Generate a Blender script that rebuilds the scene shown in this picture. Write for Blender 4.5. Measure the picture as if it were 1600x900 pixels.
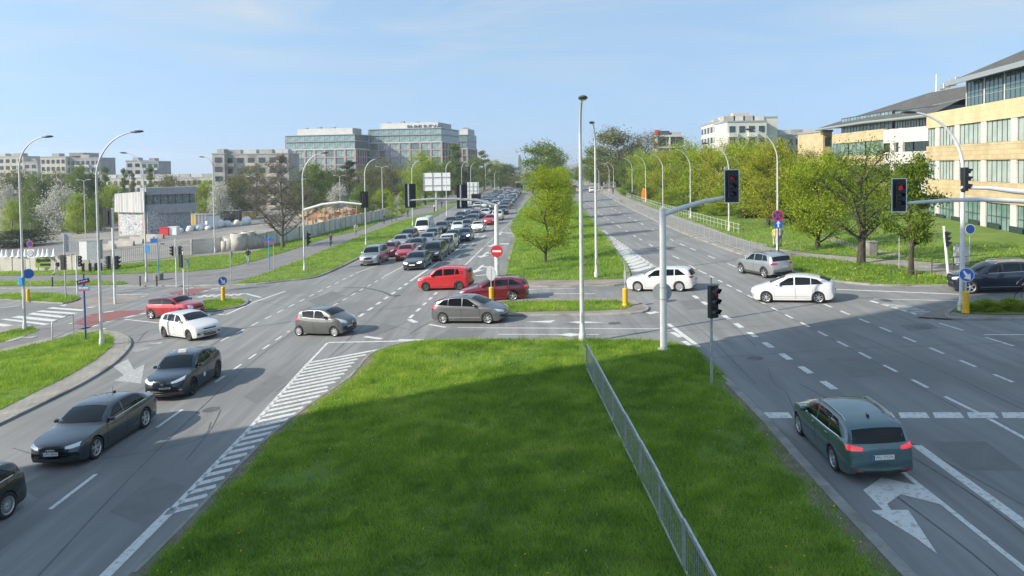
import bpy, bmesh, math, random
import numpy as np
from mathutils import Vector, Matrix, Euler, noise
from mathutils.bvhtree import BVHTree
random.seed(7); np.random.seed(7)
rad = math.radians
for _o in list(bpy.data.objects): bpy.data.objects.remove(_o, do_unlink=True)
SC = bpy.context.scene
COL = SC.collection

# ---------------------------------------------------------------- camera
CAM_H = 8.5                                   # footbridge eye height
TILT = 0.055                                  # the whole junction falls gently towards the left
FPX, CX, CY = 1200.0, 800.0, 302.0           # focal length and principal point in photo pixels (1600 wide)
CAM_R = Matrix.Rotation(rad(88.0), 4, 'X') @ Matrix.Rotation(rad(-0.8), 4, 'Z')
cam_d = bpy.data.cameras.new('camera'); cam = bpy.data.objects.new('camera', cam_d); COL.objects.link(cam)
cam.matrix_world = Matrix.Translation((0, 0, CAM_H)) @ CAM_R
cam_d.sensor_fit = 'HORIZONTAL'; cam_d.sensor_width = 36.0
cam_d.lens = 36.0 * FPX / 1600.0
cam_d.shift_y = -(450.0 - CY) / 1600.0
cam_d.clip_start = 0.3; cam_d.clip_end = 9000.0
SC.camera = cam

# ---------------------------------------------------------------- sky and sun
SUN_ELEV = rad(30.0)
SUN_DIR = Vector((0.928, 0.372, 0)).normalized()         # the way the shadows fall on the ground
world = bpy.data.worlds.new('World'); SC.world = world; world.use_nodes = True
wn = world.node_tree.nodes; wl = world.node_tree.links; wn.clear()
w_out = wn.new('ShaderNodeOutputWorld'); w_bg = wn.new('ShaderNodeBackground')
w_sky = wn.new('ShaderNodeTexSky'); w_sky.sky_type = 'NISHITA'; w_sky.sun_disc = False
w_sky.sun_elevation = SUN_ELEV
w_sky.sun_rotation = math.atan2(-SUN_DIR.x, -SUN_DIR.y)
w_sky.altitude = 120; w_sky.air_density = 1.0; w_sky.dust_density = 0.8; w_sky.ozone_density = 1.6
w_bg.inputs['Strength'].default_value = 0.15
# thin cirrus: stretched noise over the direction vector
w_tc = wn.new('ShaderNodeTexCoord'); w_sep = wn.new('ShaderNodeSeparateXYZ')
wl.new(w_tc.outputs['Generated'], w_sep.inputs[0])
def wmath(op, a, b=None):
    n = wn.new('ShaderNodeMath'); n.operation = op
    for i, v in enumerate((a, b)):
        if v is None: continue
        if isinstance(v, (int, float)): n.inputs[i].default_value = v
        else: wl.new(v, n.inputs[i])
    return n.outputs[0]
zz = wmath('ADD', wmath('MAXIMUM', w_sep.outputs['Z'], 0.0), 0.06)
w_cmb = wn.new('ShaderNodeCombineXYZ')
wl.new(wmath('DIVIDE', w_sep.outputs['X'], zz), w_cmb.inputs[0])
wl.new(wmath('MULTIPLY', wmath('DIVIDE', w_sep.outputs['Y'], zz), 1.5), w_cmb.inputs[1])
w_n1 = wn.new('ShaderNodeTexNoise'); w_n1.inputs['Scale'].default_value = 0.55; w_n1.inputs['Detail'].default_value = 7
w_n1.inputs['Roughness'].default_value = 0.58; w_n1.inputs['Distortion'].default_value = 0.9
wl.new(w_cmb.outputs[0], w_n1.inputs['Vector'])
w_r = wn.new('ShaderNodeValToRGB'); w_r.color_ramp.elements[0].position = 0.43; w_r.color_ramp.elements[1].position = 0.78
wl.new(w_n1.outputs['Fac'], w_r.inputs['Fac'])
w_up = wn.new('ShaderNodeMapRange'); w_up.inputs['From Min'].default_value = 0.05; w_up.inputs['From Max'].default_value = 0.22
wl.new(w_sep.outputs['Z'], w_up.inputs['Value'])
w_mix = wn.new('ShaderNodeMixRGB'); w_mix.blend_type = 'MIX'
wl.new(wmath('MULTIPLY', wmath('MULTIPLY', w_r.outputs['Color'], w_up.outputs[0]), 0.85), w_mix.inputs['Fac'])
w_vec = wn.new('ShaderNodeCombineXYZ'); wl.new(w_sep.outputs['X'], w_vec.inputs[0]); wl.new(w_sep.outputs['Y'], w_vec.inputs[1])
wl.new(wmath('ADD', wmath('MULTIPLY', w_sep.outputs['Z'], 0.80), 0.46), w_vec.inputs[2]); wl.new(w_vec.outputs[0], w_sky.inputs['Vector'])
w_hs = wn.new('ShaderNodeHueSaturation'); w_hs.inputs['Saturation'].default_value = 0.86; w_hs.inputs['Value'].default_value = 0.94; w_hs.inputs['Hue'].default_value = 0.482; wl.new(w_sky.outputs[0], w_hs.inputs['Color'])
wl.new(w_hs.outputs[0], w_mix.inputs['Color1']); w_mix.inputs['Color2'].default_value = (1.9, 2.05, 2.15, 1)
wl.new(w_mix.outputs[0], w_bg.inputs['Color']); wl.new(w_bg.outputs[0], w_out.inputs['Surface'])

sun_d = bpy.data.lights.new('sun', 'SUN'); sun_d.energy = 2.5; sun_d.angle = rad(0.53); sun_d.color = (1.0, 0.91, 0.76)
sun = bpy.data.objects.new('sun', sun_d); COL.objects.link(sun)
sun.rotation_euler = Vector((SUN_DIR.x*math.cos(SUN_ELEV), SUN_DIR.y*math.cos(SUN_ELEV), -math.sin(SUN_ELEV))).to_track_quat('-Z', 'Y').to_euler()
vs = SC.view_settings
vs.view_transform = 'Standard'; vs.look = 'None'; vs.gamma = 1.0; vs.use_curve_mapping = False; vs.exposure = 1.36

# ---------------------------------------------------------------- helpers: photo pixel -> place on the ground
CAM_R3 = CAM_R.to_3x3()
def ray(px, py): return CAM_R3 @ Vector(((px-CX)/FPX, -(py-CY)/FPX, -1.0))
def P(px, py, z=0.0):
    d = ray(px, py); t = (z-CAM_H)/(d.z-TILT*d.x)
    return Vector((d.x*t, d.y*t, z+TILT*d.x*t))
def T(x): return TILT*x
def DP(px, py, y):
    d = ray(px, py); t = y/d.y
    return Vector((d.x*t, y, CAM_H+d.z*t))
def hgt(px, py, pytop, z=0.0):
    p = P(px, py, z); return DP(px, pytop, p.y).z - p.z

# ---------------------------------------------------------------- helpers: tags and meshes
def tag(o, label=None, cat=None, group=None, kind=None):
    if label: o['label'] = label
    if cat: o['category'] = cat
    if group: o['group'] = group
    if kind: o['kind'] = kind
    return o
def empty(name, loc=(0,0,0), rz=0.0, label=None, cat=None, group=None):
    o = bpy.data.objects.new(name, None); COL.objects.link(o)
    o.empty_display_size = 0.2
    o.location = loc; o.rotation_euler = (0,0,rz)
    return tag(o, label, cat, group)
def link(name, me, parent=None, loc=None, rot=None, mats=None):
    o = bpy.data.objects.new(name, me); COL.objects.link(o)
    if parent is not None: o.parent = parent
    if loc is not None: o.location = loc
    if rot is not None: o.rotation_euler = rot
    return o
def copy_tree(o, parent=None):
    c = o.copy(); COL.objects.link(c)
    if parent is not None: c.parent = parent
    for ch in list(o.children): copy_tree(ch, c)
    return c

class MB:
    """collects shapes; build() links them as ONE mesh object"""
    def __init__(s): s.v = []; s.f = []; s.m = []; s.sm = []
    def add(s, vs, fs, mi=0, smooth=False):
        b = len(s.v); s.v.extend([tuple(v) for v in vs])
        for f in fs:
            s.f.append(tuple(b+i for i in f)); s.m.append(mi); s.sm.append(smooth)
        return s
    def box(s, c, d, rz=0.0, mi=0, M=None):
        hx, hy, hz = d[0]/2, d[1]/2, d[2]/2
        vs = [Vector((x,y,z)) for z in (-hz,hz) for y in (-hy,hy) for x in (-hx,hx)]
        R = M if M is not None else Matrix.Rotation(rz, 3, 'Z')
        vs = [R @ v + Vector(c) for v in vs]
        return s.add(vs, [(0,2,3,1),(4,5,7,6),(0,1,5,4),(2,6,7,3),(0,4,6,2),(1,3,7,5)], mi)
    def bbox(s, a, b, mi=0):
        return s.box([(a[i]+b[i])/2 for i in range(3)], [abs(b[i]-a[i]) for i in range(3)], 0, mi)
    def bev(s, c, d, r, mi=0, rz=0.0):
        """box with its four upright edges cut off"""
        hx, hy, hz = d[0]/2, d[1]/2, d[2]/2
        pl = [(hx-r,-hy),(hx,-hy+r),(hx,hy-r),(hx-r,hy),(-hx+r,hy),(-hx,hy-r),(-hx,-hy+r),(-hx+r,-hy)]
        R = Matrix.Rotation(rz,3,'Z'); C = Vector(c)
        vs = [R@Vector((x,y,-hz))+C for x,y in pl]+[R@Vector((x,y,hz))+C for x,y in pl]
        fs = [tuple(range(7,-1,-1)), tuple(range(8,16))]+[(i,(i+1)%8,8+(i+1)%8,8+i) for i in range(8)]
        return s.add(vs, fs, mi)
    def prism(s, poly, z0, z1, mi=0):
        n = len(poly)
        a = sum(poly[i][0]*poly[(i+1)%n][1]-poly[(i+1)%n][0]*poly[i][1] for i in range(n))
        if a < 0: poly = list(reversed(poly))
        vs = [(p[0],p[1],z0) for p in poly]+[(p[0],p[1],z1) for p in poly]
        return s.add(vs, [tuple(range(n-1,-1,-1)), tuple(range(n,2*n))]+[(i,(i+1)%n,n+(i+1)%n,n+i) for i in range(n)], mi)
    def tube(s, path, radii, n=8, mi=0, caps=True, smooth=True):
        path = [Vector(p) for p in path]
        if isinstance(radii, (int,float)): radii = [radii]*len(path)
        vs = []; fs = []; k = len(path)
        up = None
        for i,p in enumerate(path):
            t = (path[min(i+1,k-1)]-path[max(i-1,0)])
            if t.length < 1e-9: t = Vector((0,0,1))
            t.normalize()
            if up is None:
                up = t.orthogonal().normalized()
            up = (up - t*up.dot(t))
            if up.length < 1e-6: up = t.orthogonal()
            up.normalize(); sd = t.cross(up)
            for j in range(n):
                a = 2*math.pi*j/n
                vs.append(p + (up*math.cos(a)+sd*math.sin(a))*radii[i])
        for i in range(k-1):
            for j in range(n):
                fs.append((i*n+j, i*n+(j+1)%n, (i+1)*n+(j+1)%n, (i+1)*n+j))
        s.add(vs, fs, mi, smooth)
        if caps:
            s.add(vs[:n], [tuple(range(n-1,-1,-1))], mi); s.add(vs[-n:], [tuple(range(n))], mi)
        return s
    def lathe(s, prof, n=16, origin=(0,0,0), M=None, mi=0, smooth=True):
        """prof: (radius, height) list, turned about local z"""
        R = M if M is not None else Matrix.Identity(3); O = Vector(origin)
        vs = []; fs = []; k = len(prof)
        for r,z in prof:
            for j in range(n):
                a = 2*math.pi*j/n; vs.append(R @ Vector((r*math.cos(a), r*math.sin(a), z)) + O)
        for i in range(k-1):
            for j in range(n): fs.append((i*n+j, i*n+(j+1)%n, (i+1)*n+(j+1)%n, (i+1)*n+j))
        return s.add(vs, fs, mi, smooth)
    def disc(s, c, r, M=None, n=20, mi=0, flip=False):
        R = M if M is not None else Matrix.Identity(3)
        vs = [R @ Vector((r*math.cos(2*math.pi*j/n), r*math.sin(2*math.pi*j/n), 0)) + Vector(c) for j in range(n)]
        return s.add(vs, [tuple(range(n)) if not flip else tuple(range(n-1,-1,-1))], mi)
    def mesh(s, name, mats):
        me = bpy.data.meshes.new(name); me.from_pydata(s.v, [], s.f)
        for m in (mats if isinstance(mats,(list,tuple)) else [mats]): me.materials.append(m)
        me.polygons.foreach_set('material_index', s.m); me.polygons.foreach_set('use_smooth', s.sm)
        me.update(); return me
    def build(s, name, mats, parent=None, loc=None, rot=None):
        return link(name, s.mesh(name, mats), parent, loc, rot)

# ---------------------------------------------------------------- materials
def _new(name):
    m = bpy.data.materials.new(name); m.use_nodes = True
    nt = m.node_tree; b = nt.nodes['Principled BSDF']; return m, nt, b
def pbr(name, col, rough=0.6, metal=0.0, spec=0.5, coat=0.0, emit=None, estr=0.0):
    m, nt, b = _new(name)
    b.inputs['Base Color'].default_value = (*col, 1); b.inputs['Roughness'].default_value = rough
    b.inputs['Metallic'].default_value = metal; b.inputs['Specular IOR Level'].default_value = spec
    b.inputs['Coat Weight'].default_value = coat; b.inputs['Coat Roughness'].default_value = 0.04
    if emit: b.inputs['Emission Color'].default_value = (*emit,1); b.inputs['Emission Strength'].default_value = estr
    return m
def noisy(name, c1, c2, scale=4.0, rough=0.8, detail=6, lo=0.35, hi=0.65, bump=0.0, bscale=40.0, metal=0.0, spec=0.4, c3=None, s3=0.4, stretch=None, world=True):
    """two colours mixed by noise, a third in large patches, fine relief"""
    m, nt, b = _new(name); N = nt.nodes; Lk = nt.links
    if world:
        g = N.new('ShaderNodeNewGeometry'); src = g.outputs['Position']
    else:
        g = N.new('ShaderNodeTexCoord'); src = g.outputs['Object']
    if stretch:
        mp = N.new('ShaderNodeMapping'); mp.inputs['Scale'].default_value = stretch; Lk.new(src, mp.inputs['Vector']); src2 = mp.outputs[0]
    else: src2 = src
    n = N.new('ShaderNodeTexNoise'); n.inputs['Scale'].default_value = scale; n.inputs['Detail'].default_value = detail
    n.inputs['Roughness'].default_value = 0.62
    Lk.new(src2, n.inputs['Vector'])
    r = N.new('ShaderNodeValToRGB'); r.color_ramp.elements[0].position = lo; r.color_ramp.elements[1].position = hi
    r.color_ramp.elements[0].color = (*c1,1); r.color_ramp.elements[1].color = (*c2,1)
    Lk.new(n.outputs['Fac'], r.inputs['Fac']); out = r.outputs[0]
    if c3:
        n3 = N.new('ShaderNodeTexNoise'); n3.inputs['Scale'].default_value = s3; n3.inputs['Detail'].default_value = 4
        Lk.new(src, n3.inputs['Vector'])
        r3 = N.new('ShaderNodeValToRGB'); r3.color_ramp.elements[0].position = 0.48; r3.color_ramp.elements[1].position = 0.66
        Lk.new(n3.outputs['Fac'], r3.inputs['Fac'])
        mx = N.new('ShaderNodeMixRGB'); Lk.new(r3.outputs[0], mx.inputs['Fac']); Lk.new(out, mx.inputs['Color1']); mx.inputs['Color2'].default_value = (*c3,1)
        out = mx.outputs[0]
    Lk.new(out, b.inputs['Base Color'])
    b.inputs['Roughness'].default_value = rough; b.inputs['Metallic'].default_value = metal; b.inputs['Specular IOR Level'].default_value = spec
    if bump > 0:
        nb = N.new('ShaderNodeTexNoise'); nb.inputs['Scale'].default_value = bscale; nb.inputs['Detail'].default_value = 3
        Lk.new(src, nb.inputs['Vector'])
        bp = N.new('ShaderNodeBump'); bp.inputs['Strength'].default_value = bump; bp.inputs['Distance'].default_value = 0.02
        Lk.new(nb.outputs['Fac'], bp.inputs['Height']); Lk.new(bp.outputs[0], b.inputs['Normal'])
    return m
_paint = {}
def paint(col, metallic=0.35, rough=0.32):
    k = (tuple(round(c,3) for c in col), metallic)
    if k in _paint: return _paint[k]
    m, nt, b = _new('car_paint_%d' % len(_paint)); N = nt.nodes; Lk = nt.links
    b.inputs['Metallic'].default_value = metallic; b.inputs['Roughness'].default_value = rough
    b.inputs['Coat Weight'].default_value = 1.0; b.inputs['Coat Roughness'].default_value = 0.03; b.inputs['Coat IOR'].default_value = 1.6
    # a film of road dust, stronger in blotches
    g = N.new('ShaderNodeTexCoord'); n = N.new('ShaderNodeTexNoise'); n.inputs['Scale'].default_value = 2.3; n.inputs['Detail'].default_value = 5
    Lk.new(g.outputs['Object'], n.inputs['Vector'])
    r = N.new('ShaderNodeValToRGB'); r.color_ramp.elements[0].position = 0.42; r.color_ramp.elements[1].position = 0.8
    r.color_ramp.elements[1].color = (0.045,0.045,0.045,1); Lk.new(n.outputs['Fac'], r.inputs['Fac'])
    mx = N.new('ShaderNodeMixRGB'); Lk.new(r.outputs[0], mx.inputs['Fac']); mx.inputs['Color1'].default_value = (*col,1); mx.inputs['Color2'].default_value = (0.22,0.21,0.19,1)
    Lk.new(mx.outputs[0], b.inputs['Base Color'])
    _paint[k] = m; return m

M = {}
M['glass'] = pbr('car_glass', (0.006,0.010,0.013), 0.03, 0, 0.36, 0.0)
M['tyre'] = pbr('tyre_rubber', (0.025,0.025,0.026), 0.85)
M['alloy'] = pbr('alloy', (0.55,0.55,0.56), 0.33, 0.75)
M['dark_alloy'] = pbr('dark_alloy', (0.05,0.05,0.052), 0.35, 0.6)
M['hubcap'] = pbr('hubcap', (0.42,0.42,0.42), 0.45, 0.3)
M['steel_wheel'] = pbr('steel_wheel', (0.06,0.06,0.06), 0.5, 0.3)
M['black'] = pbr('black_plastic', (0.018,0.018,0.02), 0.5)
M['trim'] = pbr('grey_plastic', (0.055,0.057,0.06), 0.65)
M['gloss_black'] = pbr('gloss_black', (0.010,0.010,0.012), 0.08, 0, 0.6, 0.6)
M['chrome'] = pbr('chrome', (0.75,0.76,0.78), 0.16, 1.0)
M['lamp_clear'] = pbr('headlight_lens', (0.72,0.74,0.76), 0.08, 0.25, 0.8, 1.0)
M['lamp_on'] = pbr('headlight_lit', (0.9,0.9,0.9), 0.1, 0, 0.5, 0.5, (1.0,0.97,0.9), 2.0)
M['lamp_red'] = pbr('tail_light_lens', (0.42,0.012,0.02), 0.12, 0, 0.6, 0.8)
M['brake_on'] = pbr('brake_light_lit', (0.6,0.03,0.03), 0.15, 0, 0.5, 0.6, (1.0,0.06,0.08), 0.22)
M['plate'] = pbr('number_plate', (0.78,0.78,0.76), 0.45)
M['plate_blue'] = pbr('plate_blue', (0.02,0.05,0.35), 0.45)
M['ink'] = pbr('plate_ink', (0.012,0.012,0.014), 0.6)
M['galv'] = noisy('galvanised_steel', (0.40,0.42,0.43), (0.56,0.58,0.59), 6, 0.42, metal=0.55)
M['galv_dull'] = noisy('dull_galvanised_steel', (0.30,0.32,0.33), (0.42,0.44,0.45), 9, 0.6, metal=0.3)
M['pole_grey'] = noisy('pole_grey', (0.50,0.51,0.50), (0.62,0.63,0.61), 3, 0.5, metal=0.15)
M['pole_dark'] = pbr('pole_dark', (0.06,0.06,0.062), 0.6)
M['mast_white'] = noisy('mast_white', (0.62,0.63,0.62), (0.74,0.75,0.73), 3, 0.4)
M['lamp_head'] = pbr('lamp_head', (0.05,0.06,0.06), 0.4, 0.2)
M['lamp_glass'] = pbr('lamp_glass', (0.35,0.37,0.37), 0.15)
M['signal_black'] = pbr('signal_black', (0.014,0.016,0.018), 0.45)
M['lens_off'] = pbr('lens_off', (0.022,0.030,0.030), 0.2, 0, 0.6)
M['lens_red'] = pbr('lens_red', (0.35,0.02,0.03), 0.25, 0, 0.5, 0.0, (1.0,0.06,0.09), 0.08)
M['lens_dimred'] = pbr('lens_dim_red', (0.07,0.012,0.016), 0.25, 0, 0.5, 0.0, (1.0,0.06,0.09), 0.02)
M['white'] = pbr('white_paint', (0.78,0.78,0.76), 0.5)
M['sign_back'] = noisy('sign_back', (0.30,0.33,0.34), (0.38,0.41,0.42), 5, 0.5, metal=0.3)
M['sign_red'] = pbr('sign_red', (0.62,0.03,0.04), 0.45)
M['sign_blue'] = pbr('sign_blue', (0.02,0.13,0.48), 0.45)
M['sky_blue'] = pbr('light_blue_plate', (0.05,0.32,0.62), 0.5)
M['deep_blue'] = pbr('deep_blue', (0.012,0.06,0.26), 0.5)
M['yellow'] = pbr('bollard_yellow', (0.72,0.42,0.015), 0.5)
M['orange'] = pbr('orange_board', (0.8,0.27,0.02), 0.6)
M['skin'] = pbr('skin', (0.50,0.30,0.22), 0.6)
M['hair'] = pbr('hair', (0.03,0.02,0.015), 0.7)

# ================================================================= cars
def pchip(pts):
    xs = [p[0] for p in pts]; ys = [p[1] for p in pts]; n = len(xs)
    h = [xs[i+1]-xs[i] for i in range(n-1)]; d = [(ys[i+1]-ys[i])/h[i] for i in range(n-1)]
    m = [0.0]*n; m[0] = d[0]; m[-1] = d[-1]
    for i in range(1,n-1):
        if d[i-1]*d[i] <= 0: m[i] = 0.0
        else:
            w1 = 2*h[i]+h[i-1]; w2 = h[i]+2*h[i-1]; m[i] = (w1+w2)/(w1/d[i-1]+w2/d[i])
    def f(x):
        if x <= xs[0]: return ys[0]
        if x >= xs[-1]: return ys[-1]
        i = 0
        while xs[i+1] < x: i += 1
        t = (x-xs[i])/h[i]; t2=t*t; t3=t2*t
        return (2*t3-3*t2+1)*ys[i]+(t3-2*t2+t)*h[i]*m[i]+(-2*t3+3*t2)*ys[i+1]+(t3-t2)*h[i]*m[i+1]
    return f
def sstep(a,b,x):
    t = max(0.0,min(1.0,(x-a)/(b-a))); return t*t*(3-2*t)

class CarShape:
    """side profile + plan -> skin; parts are laid on the skin"""
    def __init__(s, L, W, top, belt, fo, wb, wr, low=0.19, bowf=0.30, bowr=0.18, tumble=0.30, plan=None, crown=0.055, archgap=0.045, wbow=0.10, cowl=None, roofx=None, rearx=None):
        s.L, s.W, s.fo, s.wb, s.wr = L, W, fo, wb, wr
        s.top = pchip(top); s.belt0 = pchip(belt); s.H = max(p[1] for p in top)
        s.ax = (fo, fo+wb); s.R = wr+archgap
        hw = W/2
        s.plan = pchip(plan or [(0,.86*hw),(.12,.90*hw),(.35,.955*hw),(.8,.99*hw),(1.4,hw),(L*.6,hw),(L-.9,.985*hw),(L-.35,.95*hw),(L-.1,.90*hw),(L,.84*hw)])
        s.low = pchip([(0,low+.16),(.03,low+.07),(.10,low),(.4,low-.02),(L/2,low-.03),(L-.4,low),(L-.1,low+.05),(L-.03,low+.12),(L,low+.24)])
        s.crown, s.tumble, s.bowf, s.bowr, s.wbow = crown, tumble, bowf, bowr, wbow
        s.cowl, s.roofx, s.rearx = cowl, roofx, rearx
        s.make()
    def belt(s, x): return min(s.belt0(x), s.top(x)-0.006)
    def lowz(s, x):
        z = s.low(x)
        for a in s.ax:
            d = abs(x-a)
            if d < s.R: z = max(z, s.wr + math.sqrt(s.R**2-d*d))
        return z
    def rail(s, x):
        return s.top(x)-s.crown
    def railw(s, x):
        g = max(0, s.rail(x)-s.belt(x)); return s.plan(x)*0.925 - s.tumble*g - 0.02
    def section(s, x):
        w = s.plan(x); zl = s.lowz(x); zs = s.belt(x); zt = s.top(x); zl = min(zl, zs-0.02)
        inarch = any(abs(x-a) < s.R*1.001 for a in s.ax)
        pts = [(0, zl+0.01 if inarch else zl-0.0), (w-0.26 if inarch else w-0.12, zl+0.01 if inarch else zl)]
        def pr(z):
            t = (z-0.18)/(max(zs,0.5)-0.18); t = max(0,min(1,t))
            ks = [(0,.945),(.12,.965),(.35,.992),(.55,1.0),(.75,.995),(.9,.975),(1,.945)]
            for i in range(len(ks)-1):
                if t <= ks[i+1][0]:
                    u = (t-ks[i][0])/(ks[i+1][0]-ks[i][0]); return ks[i][1]+(ks[i+1][1]-ks[i][1])*u
            return ks[-1][1]
        for t in (0,.12,.3,.5,.7,.86,.95,1.0):
            z = zl+(zs-zl)*t; pts.append((w*pr(z), z))
        k = sstep(0.05,0.24, zt-zs)
        zr = zt-s.crown; g = max(0.0, zr-zs); rw = w*0.925-s.tumble*g-0.02; rw = max(rw, w*0.35)
        wb_ = w*0.925
        gh = [(wb_, zs+.012)]
        for t in (.2,.5,.8,.94): gh.append((wb_+(rw-wb_)*t+0.012*math.sin(math.pi*t), zs+.012+(zr-.012-zs)*t))
        gh.append((rw-.012, zr+.002)); gh.append((rw-.05, zr+s.crown*.42))
        for t in (.72,.42,.2,0): gh.append(((rw-.05)*t, zr+s.crown*(.42+.58*(1-t*t*1.0)) if t<1 else zr))
        m = len(gh); hd = []
        for i in range(m):
            q = (i+1)/m; y = w*0.945*(1-q); hd.append((y, zs+(zt-zs)*(1-(1-q)**2.2)))
        for i in range(m): pts.append((hd[i][0]*(1-k)+gh[i][0]*k, hd[i][1]*(1-k)+gh[i][1]*k))
        return pts
    def make(s):
        L = s.L
        xs = [0,.012,.03,.055,.09,.13,.18,.25,.33,.42]
        xs += [L-q for q in (0,.010,.025,.05,.08,.12,.17,.24,.32,.42)]
        x = .5
        while x < L-.45: xs.append(x); x += .105
        for a in s.ax:
            xs = [q for q in xs if abs(q-a) > s.R*1.02]
            for i in range(15): xs.append(a + s.R*math.cos(math.pi*i/14)*0.9999)
            xs += [a-s.R*1.012, a+s.R*1.012]
        xs = sorted(set(round(q,4) for q in xs)); s.xs = xs
        V = []; F = []; FM = []
        secs = [s.section(x) for x in xs]; n = len(secs[0])
        for x, sec in zip(xs, secs):
            bf = s.bowf*max(0,1-x/.75)**1.6; br = s.bowr*max(0,1-(L-x)/.8)**1.6
            for sg in (1,-1):
                for j,(y,z) in enumerate(sec):
                    q = (abs(y)/(s.W/2))
                    dx = bf*q**2.4 - br*q**2.4
                    if s.cowl and j >= 10:      # windscreen and rear window bulge outwards at the centre line
                        fr = sstep(s.cowl-.5,s.cowl,x)*(1-sstep(s.roofx,s.roofx+.5,x))
                        dx -= s.wbow*fr*(1-q*q)
                        if s.rearx: dx += s.wbow*.7*sstep(s.rearx-.3,s.rearx+.1,x)*(1-sstep(L-.15,L,x))*(1-q*q)
                    V.append((L/2-(x+dx), sg*y, z))
        N2 = 2*n
        for i in range(len(xs)-1):
            for sg in (0,1):
                for j in range(n-1):
                    a = i*N2+sg*n+j; b = a+1; c = (i+1)*N2+sg*n+j+1; d = c-1
                    F.append((a,b,c,d) if sg==1 else (a,d,c,b)); FM.append(1 if j < 2 else 0)
        for i,flip in ((0,0),(len(xs)-1,1)):
            for j in range(n-1):
                a = i*N2+j; b=a+1; c=i*N2+n+j+1; d=c-1
                F.append((a,b,c,d) if not flip else (d,c,b,a)); FM.append(0)
        s.V, s.F, s.FM = V, F, FM
        me = bpy.data.meshes.new('body'); me.from_pydata(V, [], F)
        me.polygons.foreach_set('material_index', FM); me.polygons.foreach_set('use_smooth', [True]*len(F))
        bm = bmesh.new(); bm.from_mesh(me); bmesh.ops.remove_doubles(bm, verts=bm.verts, dist=0.0006)
        bmesh.ops.dissolve_degenerate(bm, dist=0.0004, edges=bm.edges)
        bmesh.ops.recalc_face_normals(bm, faces=bm.faces); bm.to_mesh(me)
        s.bvh = BVHTree.FromBMesh(bm); bm.free()
        me.set_sharp_from_angle(angle=rad(38)); s.body = me
    # --- a patch laid on the skin: two polylines in 2-D, projected along an axis
    def cast(s, axis, u, v):
        if axis == 'L': o, d = Vector((s.L/2-u, 4, v)), Vector((0,-1,0))
        elif axis == 'R': o, d = Vector((s.L/2-u,-4, v)), Vector((0,1,0))
        elif axis == 'F': o, d = Vector((9, u, v)), Vector((-1,0,0))
        elif axis == 'B': o, d = Vector((-9, u, v)), Vector((1,0,0))
        else: o, d = Vector((s.L/2-u, v, 5)), Vector((0,0,-1))
        h = s.bvh.ray_cast(o, d)
        if h[0] is None:
            q = o + d*(4-s.W/2 if axis in 'LR' else 9-s.L/2)
            r = s.bvh.find_nearest(q); return r[0], r[1]
        nn = h[1]
        if nn.dot(d) > 0: nn = -nn
        return h[0], nn
    def patch(s, axis, A, B, nu=10, nv=5, off=0.004, rim=True):
        def res(pl, n):
            pl = [Vector(p) for p in pl]
            if len(pl) == 1: return [pl[0]]*(n+1)
            ds = [0]
            for i in range(len(pl)-1): ds.append(ds[-1]+(pl[i+1]-pl[i]).length)
            T = ds[-1] or 1e-6; out = []
            for k in range(n+1):
                t = T*k/n; i = 0
                while i < len(pl)-2 and ds[i+1] < t: i += 1
                out.append(pl[i].lerp(pl[i+1], (t-ds[i])/max(1e-6, ds[i+1]-ds[i])))
            return out
        a = res(A,nu); b = res(B,nu); vs = []; fs = []; inn = []
        for i in range(nu+1):
            for j in range(nv+1):
                p = a[i].lerp(b[i], j/nv); h, nn = s.cast(axis, p.x, p.y); vs.append(h+nn*off); inn.append(h-nn*0.004)
        for i in range(nu):
            for j in range(nv):
                q = i*(nv+1)+j; fs.append((q,q+1,q+nv+2,q+nv+1))
        mb = MB(); mb.add(vs, fs, 0, True)
        if rim:
            loop = [i*(nv+1) for i in range(nu+1)]+[nu*(nv+1)+j for j in range(1,nv+1)]+[i*(nv+1)+nv for i in range(nu-1,-1,-1)]+[j for j in range(nv-1,0,-1)]
            k = len(loop)
            mb.add([vs[q] for q in loop]+[inn[q] for q in loop], [(i,(i+1)%k,k+(i+1)%k,k+i) for i in range(k)], 0, False)
        return mb
    def out(s, mb, name, mat):
        me = mb.mesh(name, mat); bm = bmesh.new(); bm.from_mesh(me)
        bmesh.ops.recalc_face_normals(bm, faces=bm.faces)
        c = Vector((0,0,0.7)); tot = 0
        for f in bm.faces: tot += f.normal.dot(f.calc_center_median()-c)*f.calc_area()
        if tot < 0: bmesh.ops.reverse_faces(bm, faces=bm.faces)
        bm.to_mesh(me); bm.free(); return me

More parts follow.
